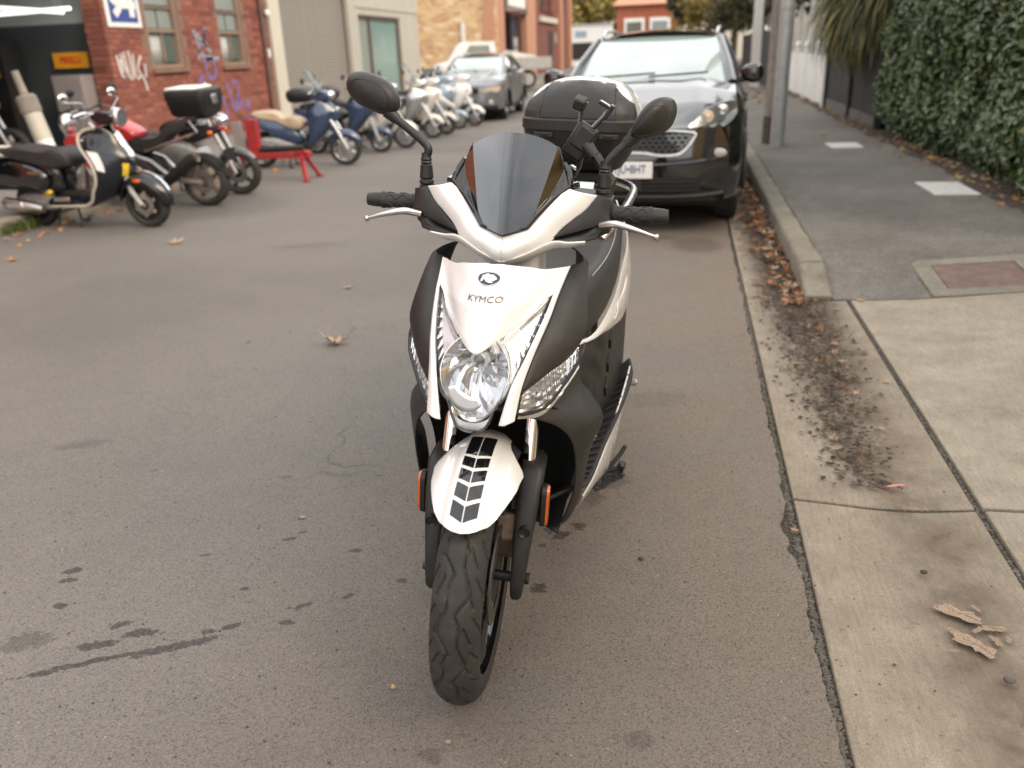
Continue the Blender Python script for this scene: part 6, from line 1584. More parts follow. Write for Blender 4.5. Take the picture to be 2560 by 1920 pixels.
SP = dict(KP, L=4.1, W=1.62, nose=.74, hood=.92, cowl=1.12, wtop=1.85, H=1.345, gb=.66, gt=.55, RW=.30, fa=.80, ra=3.15, rails=True)
V, vb = car('parked_suv', 'mid grey SUV parked at the far end of the motorcycle row', (-4.62, 18.25, 0), R(2), SP, 'mid_grey_paint')
fascia(V, SP, 'mid_grey_paint')
VW = SP['W'] / 2
for s in (1, -1):
    obj('headlight', MB().loft([[(s * x, nose_y(x, VW) + .02 - d, z) for x, z in ((.38, .60), (.45, .68), (.72, .72), (.76, .66), (.70, .60))] for d in (.0, .03)]), 'warm_lamp', V)
    obj('fog_lamp', MB().lathe([(-.02, .001), (-.02, .05), (.05, .055)], (s * .56, nose_y(.56, VW), .40), 'Y', 14), 'headlamp_chrome', V)
obj('grille', MB().box((0, .05, .64), (.60, .06, .11)), 'matt_black', V, bevel=.02)
obj('lower_bumper', MB().loft([[(x / 10, nose_y(x / 10, VW) - .01, z) for x in range(-7, 8)] for z in (.24, .34)], False), 'matt_black', V, solid=.02)
obj('number_plate', MB().box((0, .02, .45), (.34, .012, .11)), 'plate_white', V)
for s in (1, -1): obj('door_skin', MB().loft([[(s * (hw_side(SP, y, z) + .004), y, z) for y in [1.22 + .2 * k for k in range(9)]] for z in (.36, .5, .65, .8, .88)], False), 'grey_paint', V)

# white utility in the yard
UT = thing('utility_truck', 'white utility truck standing in the yard beside the yellow brick wall', 'truck', (-8.9, 31.5, .1), (0, 0, R(-62)))
cab = [(-.10, .45), (.05, .95), (.55, 1.02), (.95, 1.60), (1.1, 1.66), (1.95, 1.66), (2.05, 1.0), (2.05, .45)]
obj('cab', MB().loft([[(x, y, z) for y, z in cab] for x in (-.78, -.74, .74, .78)]), 'white_flat', UT, smooth=False)
obj('windscreen', MB().add([(-.66, .60, 1.07), (.66, .60, 1.07), (.60, .93, 1.57), (-.60, .93, 1.57)], [(0, 1, 2, 3)]), 'windscreen_glare', UT, smooth=False)
for s in (1, -1): obj('side_window', MB().prism([(.75, 1.08), (1.02, 1.54), (1.75, 1.54), (1.8, 1.08)], 'X', s * .775, s * .790), 'frosted_pane', UT, smooth=False)
obj('tray', MB().box((0, 3.1, .72), (1.66, 2.0, .10)).box((-.8, 3.1, .92), (.05, 2.0, .32)).box((.8, 3.1, .92), (.05, 2.0, .32)), 'galvanised', UT)
obj('load', MB().add([(-.75, 2.2, .95), (.75, 2.2, .95), (.75, 4.0, .95), (-.75, 4.0, .95), (0, 2.6, 1.35), (.1, 3.6, 1.15)], [(0, 1, 4), (1, 2, 5, 4), (2, 3, 5), (3, 0, 4, 5)]), 'render_grey', UT, smooth=False)
for y in (.55, 3.2):
    for s in (1, -1):
        w = obj('wheel', MB().lathe([(-.08, .001), (-.08, .2), (.08, .2), (.08, .001)], (s * .72, y, .33), 'X', 20), 'galvanised', UT)
        obj('tyre', MB().lathe([(-.09, .2), (-.10, .3), (0, .33), (.10, .3), (.09, .2)], (s * .72, y, .33), 'X', 24), 'tyre_side', w)
# ------------------------------------------------------------------ two-wheelers on the left (own axes: front axle near x=0, tail -x, z up)
def pillow(out, hw, n=34, y0=0, soft=.18, closed=True, levels=((-1, .72), (-.9, .88), (-.65, .97), (-.3, 1), (.3, 1), (.65, .97), (.9, .88), (1, .72))):
    P = spline([(x, 0, z) for x, z in out], n, True); cx = sum(p.x for p in P) / n; cz = sum(p.z for p in P) / n
    return MB().loft([[(cx + (p.x - cx) * (1 - (1 - k) * soft / .18 * .65), y0 + hw * l, cz + (p.z - cz) * k) for p in P] for l, k in levels])
def bwheel(parent, x, r, w, rim, style='mag', n=5, disc=True):
    wh = obj('wheel', MB().lathe([(-w * .30, r * .74), (-w * .22, r * .68), (w * .22, r * .68), (w * .30, r * .74)], (x, 0, r), 'Y', 40), rim, parent)
    obj('tyre', MB().lathe([(-w * .36, r * .70), (-w * .5, r * .80), (-w * .44, r * .93), (-w * .2, r * .99), (0, r), (w * .2, r * .99), (w * .44, r * .93), (w * .5, r * .80), (w * .36, r * .70)], (x, 0, r), 'Y', 48), 'rubber', wh)
    sp = MB()
    if style == 'dish':
        sp.lathe([(-.035, .001), (-.04, r * .25), (-.028, r * .5), (-.03, r * .70)], (x, 0, r), 'Y', 32).lathe([(.035, .001), (.04, r * .25), (.028, r * .5), (.03, r * .70)], (x, 0, r), 'Y', 32)
    for k in range(n):
        a = 2 * math.pi * k / n + .4
        for y in ((-.022, .022) if style == 'mag' else (-.04,)):
            if style == 'dish': sp.lathe([(y - .004, .001), (y - .004, r * .10), (y + .01, r * .10)], (x + r * .45 * math.cos(a), 0, r + r * .45 * math.sin(a)), 'Y', 10)
            else: sp.tube([(x + .03 * math.cos(a), y, r + .03 * math.sin(a)), (x + r * .7 * math.cos(a + .1), y * .5, r + r * .7 * math.sin(a + .1))], [.022, .015], 7)
    sp.lathe([(-.05, .001), (-.05, .035), (.05, .035), (.05, .001)], (x, 0, r), 'Y', 16)
    obj('spokes', sp, rim, wh, angle=40)
    if disc: obj('brake_disc', MB().lathe([(-.062, r * .22), (-.062, r * .46), (-.058, r * .46), (-.058, r * .22)], (x, 0, r), 'Y', 30, close=True), 'steel', wh)
    return wh
def fender(x, r, hw, a0, a1, flare=0, off=.03):
    rows = []
    for k in range(22):
        a = R(lerp(a0, a1, k / 21)); rr = r + off; w = hw * min(1, .55 + 1.6 * min(k, 21 - k) / 21)
        rows.append([(x + (rr - .055 * (abs(q) ** 2.5) - flare * abs(q) ** 3) * math.cos(a), w * q, r + (rr - .055 * (abs(q) ** 2.5) - flare * abs(q) ** 3) * math.sin(a)) for q in (-1, -.85, -.6, -.3, 0, .3, .6, .85, 1)])
    return MB().loft(rows, False)
def bars(t_, x, z, hw=.30, mirrors=True, grip='grip_rubber', bar='chrome', mm='chrome', mh=.17, lean=.10):
    h = obj('handlebar', MB().tube(spline([(x - .06, -hw, z + .01), (x - .02, -hw * .6, z + .03), (x, 0, z), (x - .02, hw * .6, z + .03), (x - .06, hw, z + .01)], 24), .012, 8), bar, t_)
    for s in (1, -1):
        obj('grip', MB().tube([(x - .065, s * hw, z + .01), (x - .045, s * (hw - .12), z + .018)], .0185, 10), grip, h)
        obj('lever', MB().tube([(x + .03, s * (hw - .14), z + .02), (x + .02, s * hw, z + .0)], .006, 6), 'alloy', h)
        if mirrors:
            mm_ = obj('mirror', MB().tube([(x - .02, s * (hw - .14), z + .03), (x + .02, s * (hw - .07), z + .12), (x - lean, s * hw * .98, z + mh)], .006, 6), bar, t_)
            obj('mirror_head', MB().ell((x - lean, s * hw * 1.0, z + mh + .035), (.018, .058, .042), 14, 8), mm, mm_)
            obj('mirror_glass', MB().lathe([(-.0185, .0005), (-.0185, .036)], (x - lean, s * hw, z + mh + .035), 'X', 16), 'mirror_glass', mm_)
    return h
def stand(t_, x, m='matt_black'):
    obj('centre_stand', MB().tube([(x, -.10, .24), (x - .03, -.15, .02), (x + .03, -.20, .012)], .012, 7).tube([(x, .10, .24), (x - .03, .15, .02), (x + .03, .20, .012)], .012, 7).tube([(x - .01, -.12, .15), (x - .01, .12, .15)], .01, 6), m, t_)

# black classic scooter, nearest on the left
vp = thing('classic_scooter', 'glossy black classic scooter with cream edge trim and yellow stickers', 'scooter', (-4.87, 6.98, 0), (R(2.5), 0, R(-3)))
bwheel(vp, .07, .215, .11, 'black_plastic', 'dish', 6); bwheel(vp, -1.13, .215, .115, 'black_plastic', 'dish', 5)
for k in range(6):
    a = 2 * math.pi * k / 6 + .4; obj('hub_cap', MB().lathe([(-.05, .001), (-.05, .018), (-.04, .02)], (.07 + .10 * math.cos(a), 0, .215 + .10 * math.sin(a)), 'Y', 10), 'tan_vinyl', vp)
obj('hub_cap', MB().lathe([(-.064, .001), (-.064, .026), (-.05, .03)], (.07, 0, .215), 'Y', 14), 'chrome', vp)
obj('front_mudguard', fender(.06, .215, .115, -2, 172, .02, .065), 'midnight_paint', vp, solid=.004)
obj('mudguard_crest', MB().tube([(.06 + .29 * math.cos(R(a)), 0, .215 + .29 * math.sin(R(a))) for a in range(25, 120, 12)], .010, 8), 'chrome', vp)
obj('side_marker', MB().ell((.08, -.112, .435), (.045, .012, .018), 14, 8), 'amber', vp)
obj('fork_link', MB().tube([(.07, -.09, .215), (.0, -.09, .33), (-.10, -.02, .52)], [.022, .026, .03], 8), 'cast_alloy', vp)
# leg shield: curved skin between its two trimmed edges and the centre ridge
ed_ = [(-.215, .90), (-.31, .885), (-.365, .855), (-.372, .81), (-.325, .72), (-.262, .61), (-.242, .52), (-.262, .43), (-.312, .36), (-.37, .265), (-.445, .225)]
rd_ = [(-.175, .905), (-.13, .86), (-.08, .77), (-.03, .69), (.005, .62), (-.005, .54), (-.03, .48), (-.07, .42), (-.13, .36), (-.24, .28), (-.38, .225)]
A = spline([(x, 0, z) for x, z in ed_], 40); B = spline([(x, 0, z) for x, z in rd_], 40); wd = [interp(p.z, [.2, .35, .5, .75, .88], [.17, .2, .215, .205, .12]) for p in A]
rows = [[(lerp(a.x, b.x, (1 - q * q) ** .8), w * q, lerp(a.z, b.z, (1 - q * q) ** .8)) for q in [-1 + 2 * i / 16 for i in range(17)]] for a, b, w in zip(A, B, wd)]
obj('leg_shield', MB().loft(rows, False), 'midnight_paint', vp, solid=.006)
obj('shield_back', MB().loft([[(x - .012, y * .96, z) for x, y, z in ((a.x, w * q, a.z) for q in (-1, -.5, 0, .5, 1))] for a, w in zip(A, wd)], False), 'black_plastic', vp)
for s in (1, -1): obj('edge_trim', MB().tube([(a.x - .004, s * w, a.z) for a, w in zip(A, wd)] + [(-.60, s * .165, .220), (-.86, s * .16, .220)], .0145, 8), 'beige_trim', vp)
obj('horn_cover', pillow([(-.10, .86), (-.06, .80), (.02, .64), (.012, .60), (-.03, .66), (-.09, .78)], .035), 'chrome', vp)
def on_shield(i0, i1, q0, q1, m, name='shield_sticker'):
    V = []
    for i in range(i0, i1 + 1):
        for k in range(6):
            q = lerp(q0, q1, k / 5); a, b, w = A[i], B[i], wd[i]; V.append(Vector((lerp(a.x, b.x, (1 - q * q) ** .8) + .006, w * q - .007, lerp(a.z, b.z, (1 - q * q) ** .8))))
    obj(name, MB().add(V, [(r * 6 + k, r * 6 + k + 1, r * 6 + k + 7, r * 6 + k + 6) for r in range(i1 - i0) for k in range(5)]), m, vp)
on_shield(13, 21, -.97, -.84, 'plate_white'); on_shield(16, 21, -.42, -.20, 'yellow')
obj('script_mark', MB().tube([(-.33, -.19, .81), (-.30, -.195, .80), (-.29, -.197, .83), (-.25, -.195, .845)], .006, 5), 'chrome', vp)
obj('side_sticker', MB().add([(-.88, -.185, .335), (-.80, -.185, .375), (-.76, -.185, .355), (-.84, -.185, .315)], [(0, 1, 2, 3)]), 'yellow', vp, solid=.003)
obj('floorboard', MB().loft([[(x, y, z) for y, z in ((-.17, .215), (-.175, .26), (-.10, .30), (.10, .30), (.175, .26), (.17, .215))] for x in (-.40, -.6, -.86)]), 'midnight_paint', vp)
obj('tunnel', pillow([(-.42, .28), (-.50, .36), (-.62, .33), (-.84, .36), (-.84, .24), (-.45, .24)], .085), 'dark_plastic', vp)
obj('sill_plate', MB().box((-.70, -.178, .285), (.17, .008, .04)), 'alloy', vp, bevel=.004)
obj('seat', pillow([(-1.34, .70), (-1.27, .735), (-1.12, .755), (-.95, .735), (-.80, .715), (-.68, .735), (-.59, .70), (-.53, .60), (-.58, .56), (-.74, .54), (-1.0, .60), (-1.18, .645)], .155), 'seat_vinyl', vp)
for s in (1, -1):
    obj('side_cowl', pillow([(-1.46, .50), (-1.34, .555), (-1.16, .625), (-.98, .60), (-.82, .54), (-.78, .47), (-.85, .36), (-1.0, .40), (-1.2, .40), (-1.4, .44)], .07, y0=s * .15), 'black_paint', vp)
    obj('reflector_strip', MB().box((-.89, s * .222, .53), (.13, .006, .025)), 'brushed_rust', vp)
obj('rear_body', pillow([(-1.48, .62), (-1.2, .66), (-.75, .60), (-.70, .40), (-.80, .30), (-1.0, .34), (-1.3, .40), (-1.48, .48)], .13), 'black_paint', vp)
obj('grab_rail', MB().tube(spline([(-1.16, -.13, .66), (-1.34, -.15, .70), (-1.5, -.10, .72), (-1.54, 0, .72), (-1.5, .10, .72), (-1.34, .15, .70), (-1.16, .13, .66)], 30), .014, 8), 'ivory_paint', vp)
obj('engine', pillow([(-1.25, .30), (-1.0, .34), (-.82, .30), (-.80, .18), (-1.0, .16), (-1.2, .18)], .12), 'cast_alloy', vp)
obj('belt_cover', MB().box((-1.1, -.10, .40), (.75, .05, .09)), 'black_plastic', vp, bevel=.02)
ex = obj('silencer', MB().tube([(-.95, -.15, .19), (-1.06, -.16, .205), (-1.2, -.165, .225), (-1.34, -.165, .245), (-1.36, -.165, .246)], [.035, .055, .062, .058, .02], 16), 'alloy', vp)
obj('heat_shield', MB().box((-1.2, -.222, .24), (.17, .01, .05)), 'chrome', ex, bevel=.01)
hs_ = obj('headset', pillow([(-.27, .99), (-.20, 1.04), (-.06, 1.03), (-.02, .98), (-.06, .93), (-.20, .92)], .10), 'midnight_paint', vp)
obj('headlight', MB().lathe([(.0, .001), (.0, .07), (-.02, .08), (-.05, .075)], (.0, 0, .975), 'X', 20), 'headlamp_chrome', hs_)
bars(vp, -.20, 1.0, .31, True, 'grip_rubber', 'chrome', 'chrome', .13); stand(vp, -.80)
obj('tail_lamp', MB().ell((-1.50, 0, .56), (.03, .06, .05)), 'lamp_lens_red', vp)

# red motorcycle, its tail to the street
rm = thing('motorcycle', 'red tanked motorcycle with its tail to the street and a white lidded top case', 'motorcycle', (-4.92, 8.12, 0), (R(3), 0, 0))
def wheel_at(t_, x, r, w, rim, **k): return bwheel(t_, x, r, w, rim, **k)
wheel_at(rm, .06, .255, .15, 'brushed_rust'); wheel_at(rm, -1.32, .255, .11, 'brushed_rust')
obj('tank', pillow([(-1.00, .78), (-.97, .86), (-.84, .915), (-.72, .87), (-.56, .755), (-.62, .68), (-.80, .64), (-.95, .70)], .135), 'red_paint', rm)
obj('seat', pillow([(-.66, .73), (-.55, .70), (-.42, .70), (-.30, .735), (-.22, .83), (-.08, .875), (.05, .87), (.03, .82), (-.16, .75), (-.32, .63), (-.50, .55), (-.68, .58)], .12), 'seat_vinyl', rm)
obj('frame', MB().tube([(-1.1, -.07, .86), (-.80, -.12, .60), (-.45, -.12, .48), (-.30, -.10, .34)], .02, 8).tube([(-1.1, .07, .86), (-.80, .12, .60), (-.45, .12, .48), (-.30, .10, .34)], .02, 8).tube([(-.5, -.11, .58), (.0, -.08, .72), (.25, -.05, .78)], .014, 8).tube([(-.5, .11, .58), (.0, .08, .72), (.25, .05, .78)], .014, 8).tube([(-.72, -.11, .38), (-.60, -.12, .52), (-.55, -.12, .36)], .014, 8), 'alloy', rm)
obj('engine', pillow([(-1.0, .52), (-.75, .60), (-.5, .50), (-.42, .34), (-.6, .22), (-.9, .22), (-1.05, .36)], .16), 'matt_black', rm)
obj('engine_case', MB().lathe([(-.18, .001), (-.18, .08), (-.15, .09)], (-.62, 0, .36), 'Y', 20), 'cast_alloy', rm)
obj('radiator_panel', pillow([(-1.42, .70), (-1.30, .77), (-1.15, .74), (-1.10, .62), (-1.20, .56), (-1.36, .62)], .14), 'red_paint', rm)
obj('belly_fin', pillow([(-1.34, .58), (-1.24, .55), (-1.12, .40), (-1.14, .37), (-1.26, .46)], .12), 'red_paint', rm)
obj('headlight', MB().ell((-1.40, 0, .86), (.08, .10, .11)), 'headlamp_chrome', rm)
obj('fork', MB().tube([(-1.32, -.10, .255), (-1.12, -.10, .92)], .024, 10).tube([(-1.32, .10, .255), (-1.12, .10, .92)], .024, 10), 'cast_alloy', rm)
obj('front_mudguard', fender(-1.32, .255, .07, 20, 160, .01, .02), 'red_paint', rm, solid=.004)
obj('swingarm', MB().tube([(-.50, -.09, .32), (.06, -.10, .255)], .028, 8).tube([(-.50, .09, .32), (.06, .10, .255)], .028, 8), 'cast_alloy', rm)
ex = obj('silencer', MB().tube([(-.55, -.13, .22), (-.36, -.15, .26), (-.26, -.16, .30), (.04, -.17, .50), (.08, -.17, .525)], [.024, .03, .058, .058, .045], 14), 'dark_plastic', rm)
obj('tail_pipe', MB().lathe([(0, .001), (0, .03), (.01, .045), (.03, .048)], (.085, -.17, .525), 'X', 14), 'alloy', ex)
obj('tail_unit', pillow([(-.12, .72), (.10, .78), (.30, .80), (.34, .76), (.2, .70), (0, .64)], .08), 'matt_black', rm)
obj('rear_hugger', fender(.06, .255, .08, 5, 120, 0, .03), 'matt_black', rm, solid=.005)
obj('plate_hanger', MB().tube([(.28, 0, .76), (.36, 0, .60), (.37, 0, .48)], .012, 8).box((.375, 0, .52), (.012, .20, .12)), 'matt_black', rm)
obj('tail_light', MB().box((.335, 0, .78), (.03, .09, .04)), 'lamp_lens_red', rm, bevel=.008)
for s in (1, -1):
    st_i = obj('indicator', MB().tube([(.27, 0, .74), (.28, s * .13, .75)], .008, 6).ell((.285, s * .15, .75), (.03, .025, .025)), 'amber', rm)
obj('rack', MB().tube([(-.10, -.09, .84), (.1, -.10, .88), (.32, -.09, .89)], .012, 8).tube([(-.10, .09, .84), (.1, .10, .88), (.32, .09, .89)], .012, 8).tube([(.32, -.09, .89), (.32, .09, .89)], .012, 8).tube([(.05, -.1, .87), (.12, -.1, .76), (.0, -.1, .70)], .010, 8), 'alloy', rm)
bx = obj('top_case', MB().loft([[(x, y, z) for x, y in rrect(hx_, hy_, .05, 4)] for z, hx_, hy_ in ((.0, .16, .16), (.03, .19, .19), (.18, .215, .215), (.20, .215, .215))]).tf(lambda p: p + Vector((.10, 0, .905))), 'black_plastic', rm, angle=40)
obj('case_lid', MB().loft([[(x + .10, y, z) for x, y in rrect(hx_, hy_, .05, 4)] for z, hx_, hy_ in ((1.108, .215, .215), (1.15, .212, .212), (1.17, .19, .19))]), 'dark_plastic', bx, angle=40)
obj('lid_panel', MB().loft([[(x + .06, y, z) for x, y in rrect(hx_, hy_, .04, 4)] for z, hx_, hy_ in ((1.165, .172, .188), (1.182, .165, .18))]), 'white_flat', bx, angle=40)
obj('case_latch', MB().box((.318, 0, 1.06), (.02, .09, .09)), 'alloy', bx, bevel=.008)
bars(rm, -1.12, .99, .34, True, 'grip_rubber', 'black_plastic', 'black_plastic', .16, -.10); stand(rm, -.55)

# dark motorcycle beside it, front wheel to the street
dm = thing('motorcycle', 'dark motorcycle with pale fork legs between the red one and the red work stand', 'motorcycle', (-4.90, 8.84, 0), (R(4), 0, R(4)))
wheel_at(dm, .03, .25, .12, 'black_plastic'); wheel_at(dm, -1.32, .25, .14, 'black_plastic')
obj('front_mudguard', fender(.03, .25, .065, 30, 150, .01, .02), 'grey_paint', dm, solid=.004)
obj('fork', MB().tube([(.03, -.09, .25), (-.13, -.09, .66), (-.20, -.09, .86)], [.024, .024, .018], 10).tube([(.03, .09, .25), (-.13, .09, .66), (-.20, .09, .86)], [.024, .024, .018], 10), 'silver_paint', dm)
obj('headlight', MB().ell((-.08, 0, .80), (.09, .085, .085)), 'chrome', dm)
obj('tank', pillow([(-.75, .70), (-.72, .80), (-.50, .86), (-.30, .82), (-.25, .74), (-.45, .66)], .13), 'black_paint', dm)
obj('seat', pillow([(-1.42, .76), (-1.2, .78), (-1.0, .71), (-.76, .70), (-.76, .64), (-1.1, .64), (-1.4, .70)], .12), 'seat_vinyl', dm)
obj('engine', pillow([(-.85, .55), (-.6, .62), (-.36, .54), (-.28, .36), (-.45, .24), (-.8, .24)], .17), 'cast_alloy', dm)
obj('engine_fins', MB().box((-.45, 0, .50), (.20, .24, .015)).box((-.45, 0, .54), (.20, .24, .015)).box((-.45, 0, .46), (.20, .24, .015)).box((-.45, 0, .58), (.19, .22, .015)), 'alloy', dm)
obj('silencer', MB().tube([(-.40, -.14, .34), (-.55, -.15, .24), (-1.0, -.16, .26), (-1.45, -.17, .32)], [.02, .025, .045, .045], 12), 'chrome', dm)
obj('swingarm', MB().tube([(-.80, -.1, .33), (-1.32, -.1, .25)], .025, 8).tube([(-.80, .1, .33), (-1.32, .1, .25)], .025, 8), 'matt_black', dm)
obj('rear_mudguard', fender(-1.32, .25, .08, 30, 160, .01, .04), 'black_paint', dm, solid=.004)
bars(dm, -.24, .95, .33, True, 'grip_rubber', 'chrome', 'chrome', .14); stand(dm, -.75)

# red work stand with upright grey channel
ws_ = thing('work_stand', 'red steel motorcycle work stand with a grey upright plate and splayed legs', 'stand', (-4.58, 9.95, 0), (0, 0, R(4)))
obj('beam', MB().box((-.45, 0, .30), (1.05, .12, .075)), 'red_steel', ws_, bevel=.008)
obj('upright', MB().box((-.63, 0, .535), (.15, .10, .40)), 'red_steel', ws_, bevel=.008)
obj('grey_plate', MB().box((-.80, -.03, .53), (.12, .05, .36), (0, R(-6), 0)), 'cabinet_grey', ws_, bevel=.006)
obj('cross_head', MB().box((-.04, 0, .32), (.17, .12, .06)), 'red_steel', ws_, bevel=.006)
for s in (1, -1):
    obj('leg', MB().tube([(-.03, s * .05, .30), (.07, s * .24, .015)], [.034, .030], 4), 'red_steel', ws_, smooth=False)
    obj('leg', MB().tube([(-.85, s * .05, .29), (-.92, s * .22, .015)], [.03, .028], 4), 'red_steel', ws_, smooth=False)
    obj('foot', MB().box((.075, s * .25, .012), (.09, .06, .02)), 'red_steel', ws_, bevel=.004)
obj('tool_roll', MB().tube([(-.55, -.02, .375), (.0, -.02, .385)], .038, 10), 'dark_plastic', ws_)

def scooter(label, loc, rz, paint, seat_m, rim, r=.235, wb=1.16, fork=True, topcase=None, screen=False, shield=None, style='mag', amber=False, spokes=5, group=None, rx=R(2), beak=False, mudm=None, silver_fork='silver_paint'):
    t_ = thing('parked_scooter', label, 'scooter', loc, (rx, 0, rz), group)
    s0 = r - .235
    bwheel(t_, .12, r, .10, rim, style, spokes); bwheel(t_, .12 - wb, r * .97, .11, rim, style, spokes)
    obj('front_mudguard', fender(.12, r, .075, 15, 165, .015, .035), mudm or paint, t_, solid=.004)
    if fork: obj('fork', MB().tube([(.17, -.085, r), (.02, -.085, .55 + s0), (-.05, -.08, .66 + s0)], [.026, .024, .022], 10).tube([(.17, .085, r), (.02, .085, .55 + s0), (-.05, .08, .66 + s0)], [.026, .024, .022], 10), silver_fork, t_)
    else: obj('fork', MB().tube([(.12, -.08, r), (.0, -.06, .50)], .03, 8).tube([(.12, .08, r), (.0, .06, .50)], .03, 8), 'cast_alloy', t_)
    e2 = [(-.20, .86), (-.28, .78), (-.30, .66), (-.30, .5), (-.34, .36), (-.40, .28)]; r2 = [(-.10, .88), (.02, .80), (.08, .66), (-.05, .52), (-.16, .40), (-.30, .28)]
    A = spline([(x, 0, z) for x, z in e2], 24); B = spline([(x, 0, z) for x, z in r2], 24)
    obj('leg_shield', MB().loft([[(lerp(a.x, b.x, (1 - q * q) ** .8), w * q, lerp(a.z, b.z, (1 - q * q) ** .8)) for q in [-1 + 2 * i / 12 for i in range(13)]] for a, b, w in ((a, b, interp(a.z, [.28, .5, .7, .86], [.15, .19, .19, .12])) for a, b in zip(A, B))], False), shield or paint, t_, solid=.006)
    obj('shield_back', MB().loft([[(a.x - .015, .17 * q, a.z) for q in (-1, 0, 1)] for a in A], False), 'matt_black', t_)
    obj('headlight', MB().ell((.0, 0, .93), (.06, .085, .06)), 'headlamp_chrome', t_)
    obj('headset', pillow([(-.26, .95), (-.12, 1.0), (-.02, .97), (.0, .90), (-.12, .86), (-.24, .89)], .11), paint, t_)
    for s in (1, -1): obj('indicator', MB().ell((.03, s * .13, .74), (.03, .03, .025)), 'amber' if amber else 'headlamp_chrome', t_)
    obj('floorboard', MB().box((-.48, 0, .27), (.34, .30, .06)), 'black_plastic', t_, bevel=.01)
    obj('seat', pillow([(-1.10, .745), (-.92, .765), (-.76, .745), (-.66, .66), (-.50, .675), (-.38, .60), (-.40, .52), (-.54, .50), (-.76, .62), (-1.08, .70)], .14), seat_m, t_)
    obj('body', pillow([(-1.20, .70), (-.82, .66), (-.50, .49), (-.42, .34), (-.58, .30), (-.80, .42), (-1.16, .60)], .14), paint, t_)
    obj('rear_mudguard', fender(.12 - wb, r, .08, 40, 165, .01, .04), 'matt_black', t_, solid=.004)
    obj('engine', pillow([(-1.05, .40), (-.80, .42), (-.55, .34), (-.55, .22), (-.8, .18), (-1.0, .22)], .13), 'cast_alloy', t_)
    ex = obj('silencer', MB().tube([(-.55, -.14, .22), (-.72, -.15, .25), (-.82, -.155, .28), (-1.22, -.16, .36)], [.02, .025, .052, .05], 14), 'dark_plastic', t_)
    obj('heat_shield', MB().tube([(-.80, -.205, .31), (-1.10, -.21, .37)], .018, 6), 'alloy', ex)
    bars(t_, -.18, .96, .29, True, 'grip_rubber', 'chrome', 'black_plastic', .14)
    stand(t_, -.62)
    if screen:
        obj('windscreen', MB().loft([[(-.10 - .20 * v, .17 * (1 - .25 * v * v) * q, .98 + .30 * v - .03 * q * q) for q in (-1, -.6, -.2, .2, .6, 1)] for v in (0, .25, .5, .75, 1)], False), 'clear_glass', t_, solid=.003)
    if topcase:
        b = obj('top_case', MB().loft([[(x - 1.10, y, z) for x, y in rrect(hx_, hy_, .08, 4)] for z, hx_, hy_ in ((.78, .13, .14), (.80, .17, .18), (.88, .19, .20), (.95, .175, .185), (.985, .11, .12))]), topcase, t_, angle=50)
        obj('case_seam', MB().loft([[(x - 1.10, y, z) for x, y in rrect(.192, .202, .08, 4)] for z in (.876, .886)]), 'dark_plastic', b)
    if beak: obj('beak', pillow([(-.30, .80), (-.05, .78), (.14, .62), (.30, .50), (.26, .47), (.05, .56), (-.20, .62)], .07), paint, t_)
    return t_
G = 'scooters and motorcycles parked along the left kerb'
scooter('blue scooter with a tan seat and large pale wheels behind the red work stand', (-4.72, 11.32, 0), R(8), 'navy_paint', 'tan_vinyl', 'alloy', .225, 1.18, True, None, True, None, 'mag', False, 7, G)
scooter('blue scooter with an orange indicator on its front half hidden by a mirror', (-4.74, 12.86, 0), R(2), 'navy_paint', 'seat_vinyl', 'alloy', .18, 1.05, False, 'black_plastic', False, None, 'mag', True, 5, G)
scooter('white scooter with a white front mudguard, third scooter from the red work stand', (-4.52, 13.4, 0), R(6), 'ivory_paint', 'seat_vinyl', 'alloy', .20, 1.10, True, 'black_plastic', False, None, 'dish', False, 6, G)
scooter('white scooter with a tall clear screen and silver fork legs', (-4.52, 15.0, 0), R(8), 'ivory_paint', 'seat_vinyl', 'alloy', .19, 1.10, True, 'dark_plastic', True, 'silver_paint', 'mag', False, 5, G)
scooter('white trail scooter with a long pointed front beak', (-4.44, 15.6, 0), R(8), 'ivory_paint', 'seat_vinyl', 'black_plastic', .19, 1.12, True, None, False, None, 'mag', False, 9, G, beak=True)
scooter('pale blue scooter with a navy cover hung over it before the grey SUV', (-4.5, 16.8, 0), R(6), 'pale_blue_paint', 'seat_vinyl', 'alloy', .165, 1.0, False, None, False, None, 'dish', False, 5, G)
scooter('white scooter nearest the grey SUV with white wheels', (-4.32, 17.38, 0), R(6), 'white_flat', 'seat_vinyl', 'alloy', .19, 1.06, True, None, False, None, 'mag', False, 5, G)
cov = obj('bike_cover', pillow([(-.66, .70), (-.66, .92), (-.50, 1.14), (-.44, 1.0), (-.42, .70)], .22), 'dark_blue'); cov.location = (-4.5, 16.95, 0)
tag(cov, 'dark navy cloth cover draped on the pale blue scooter', 'cover')

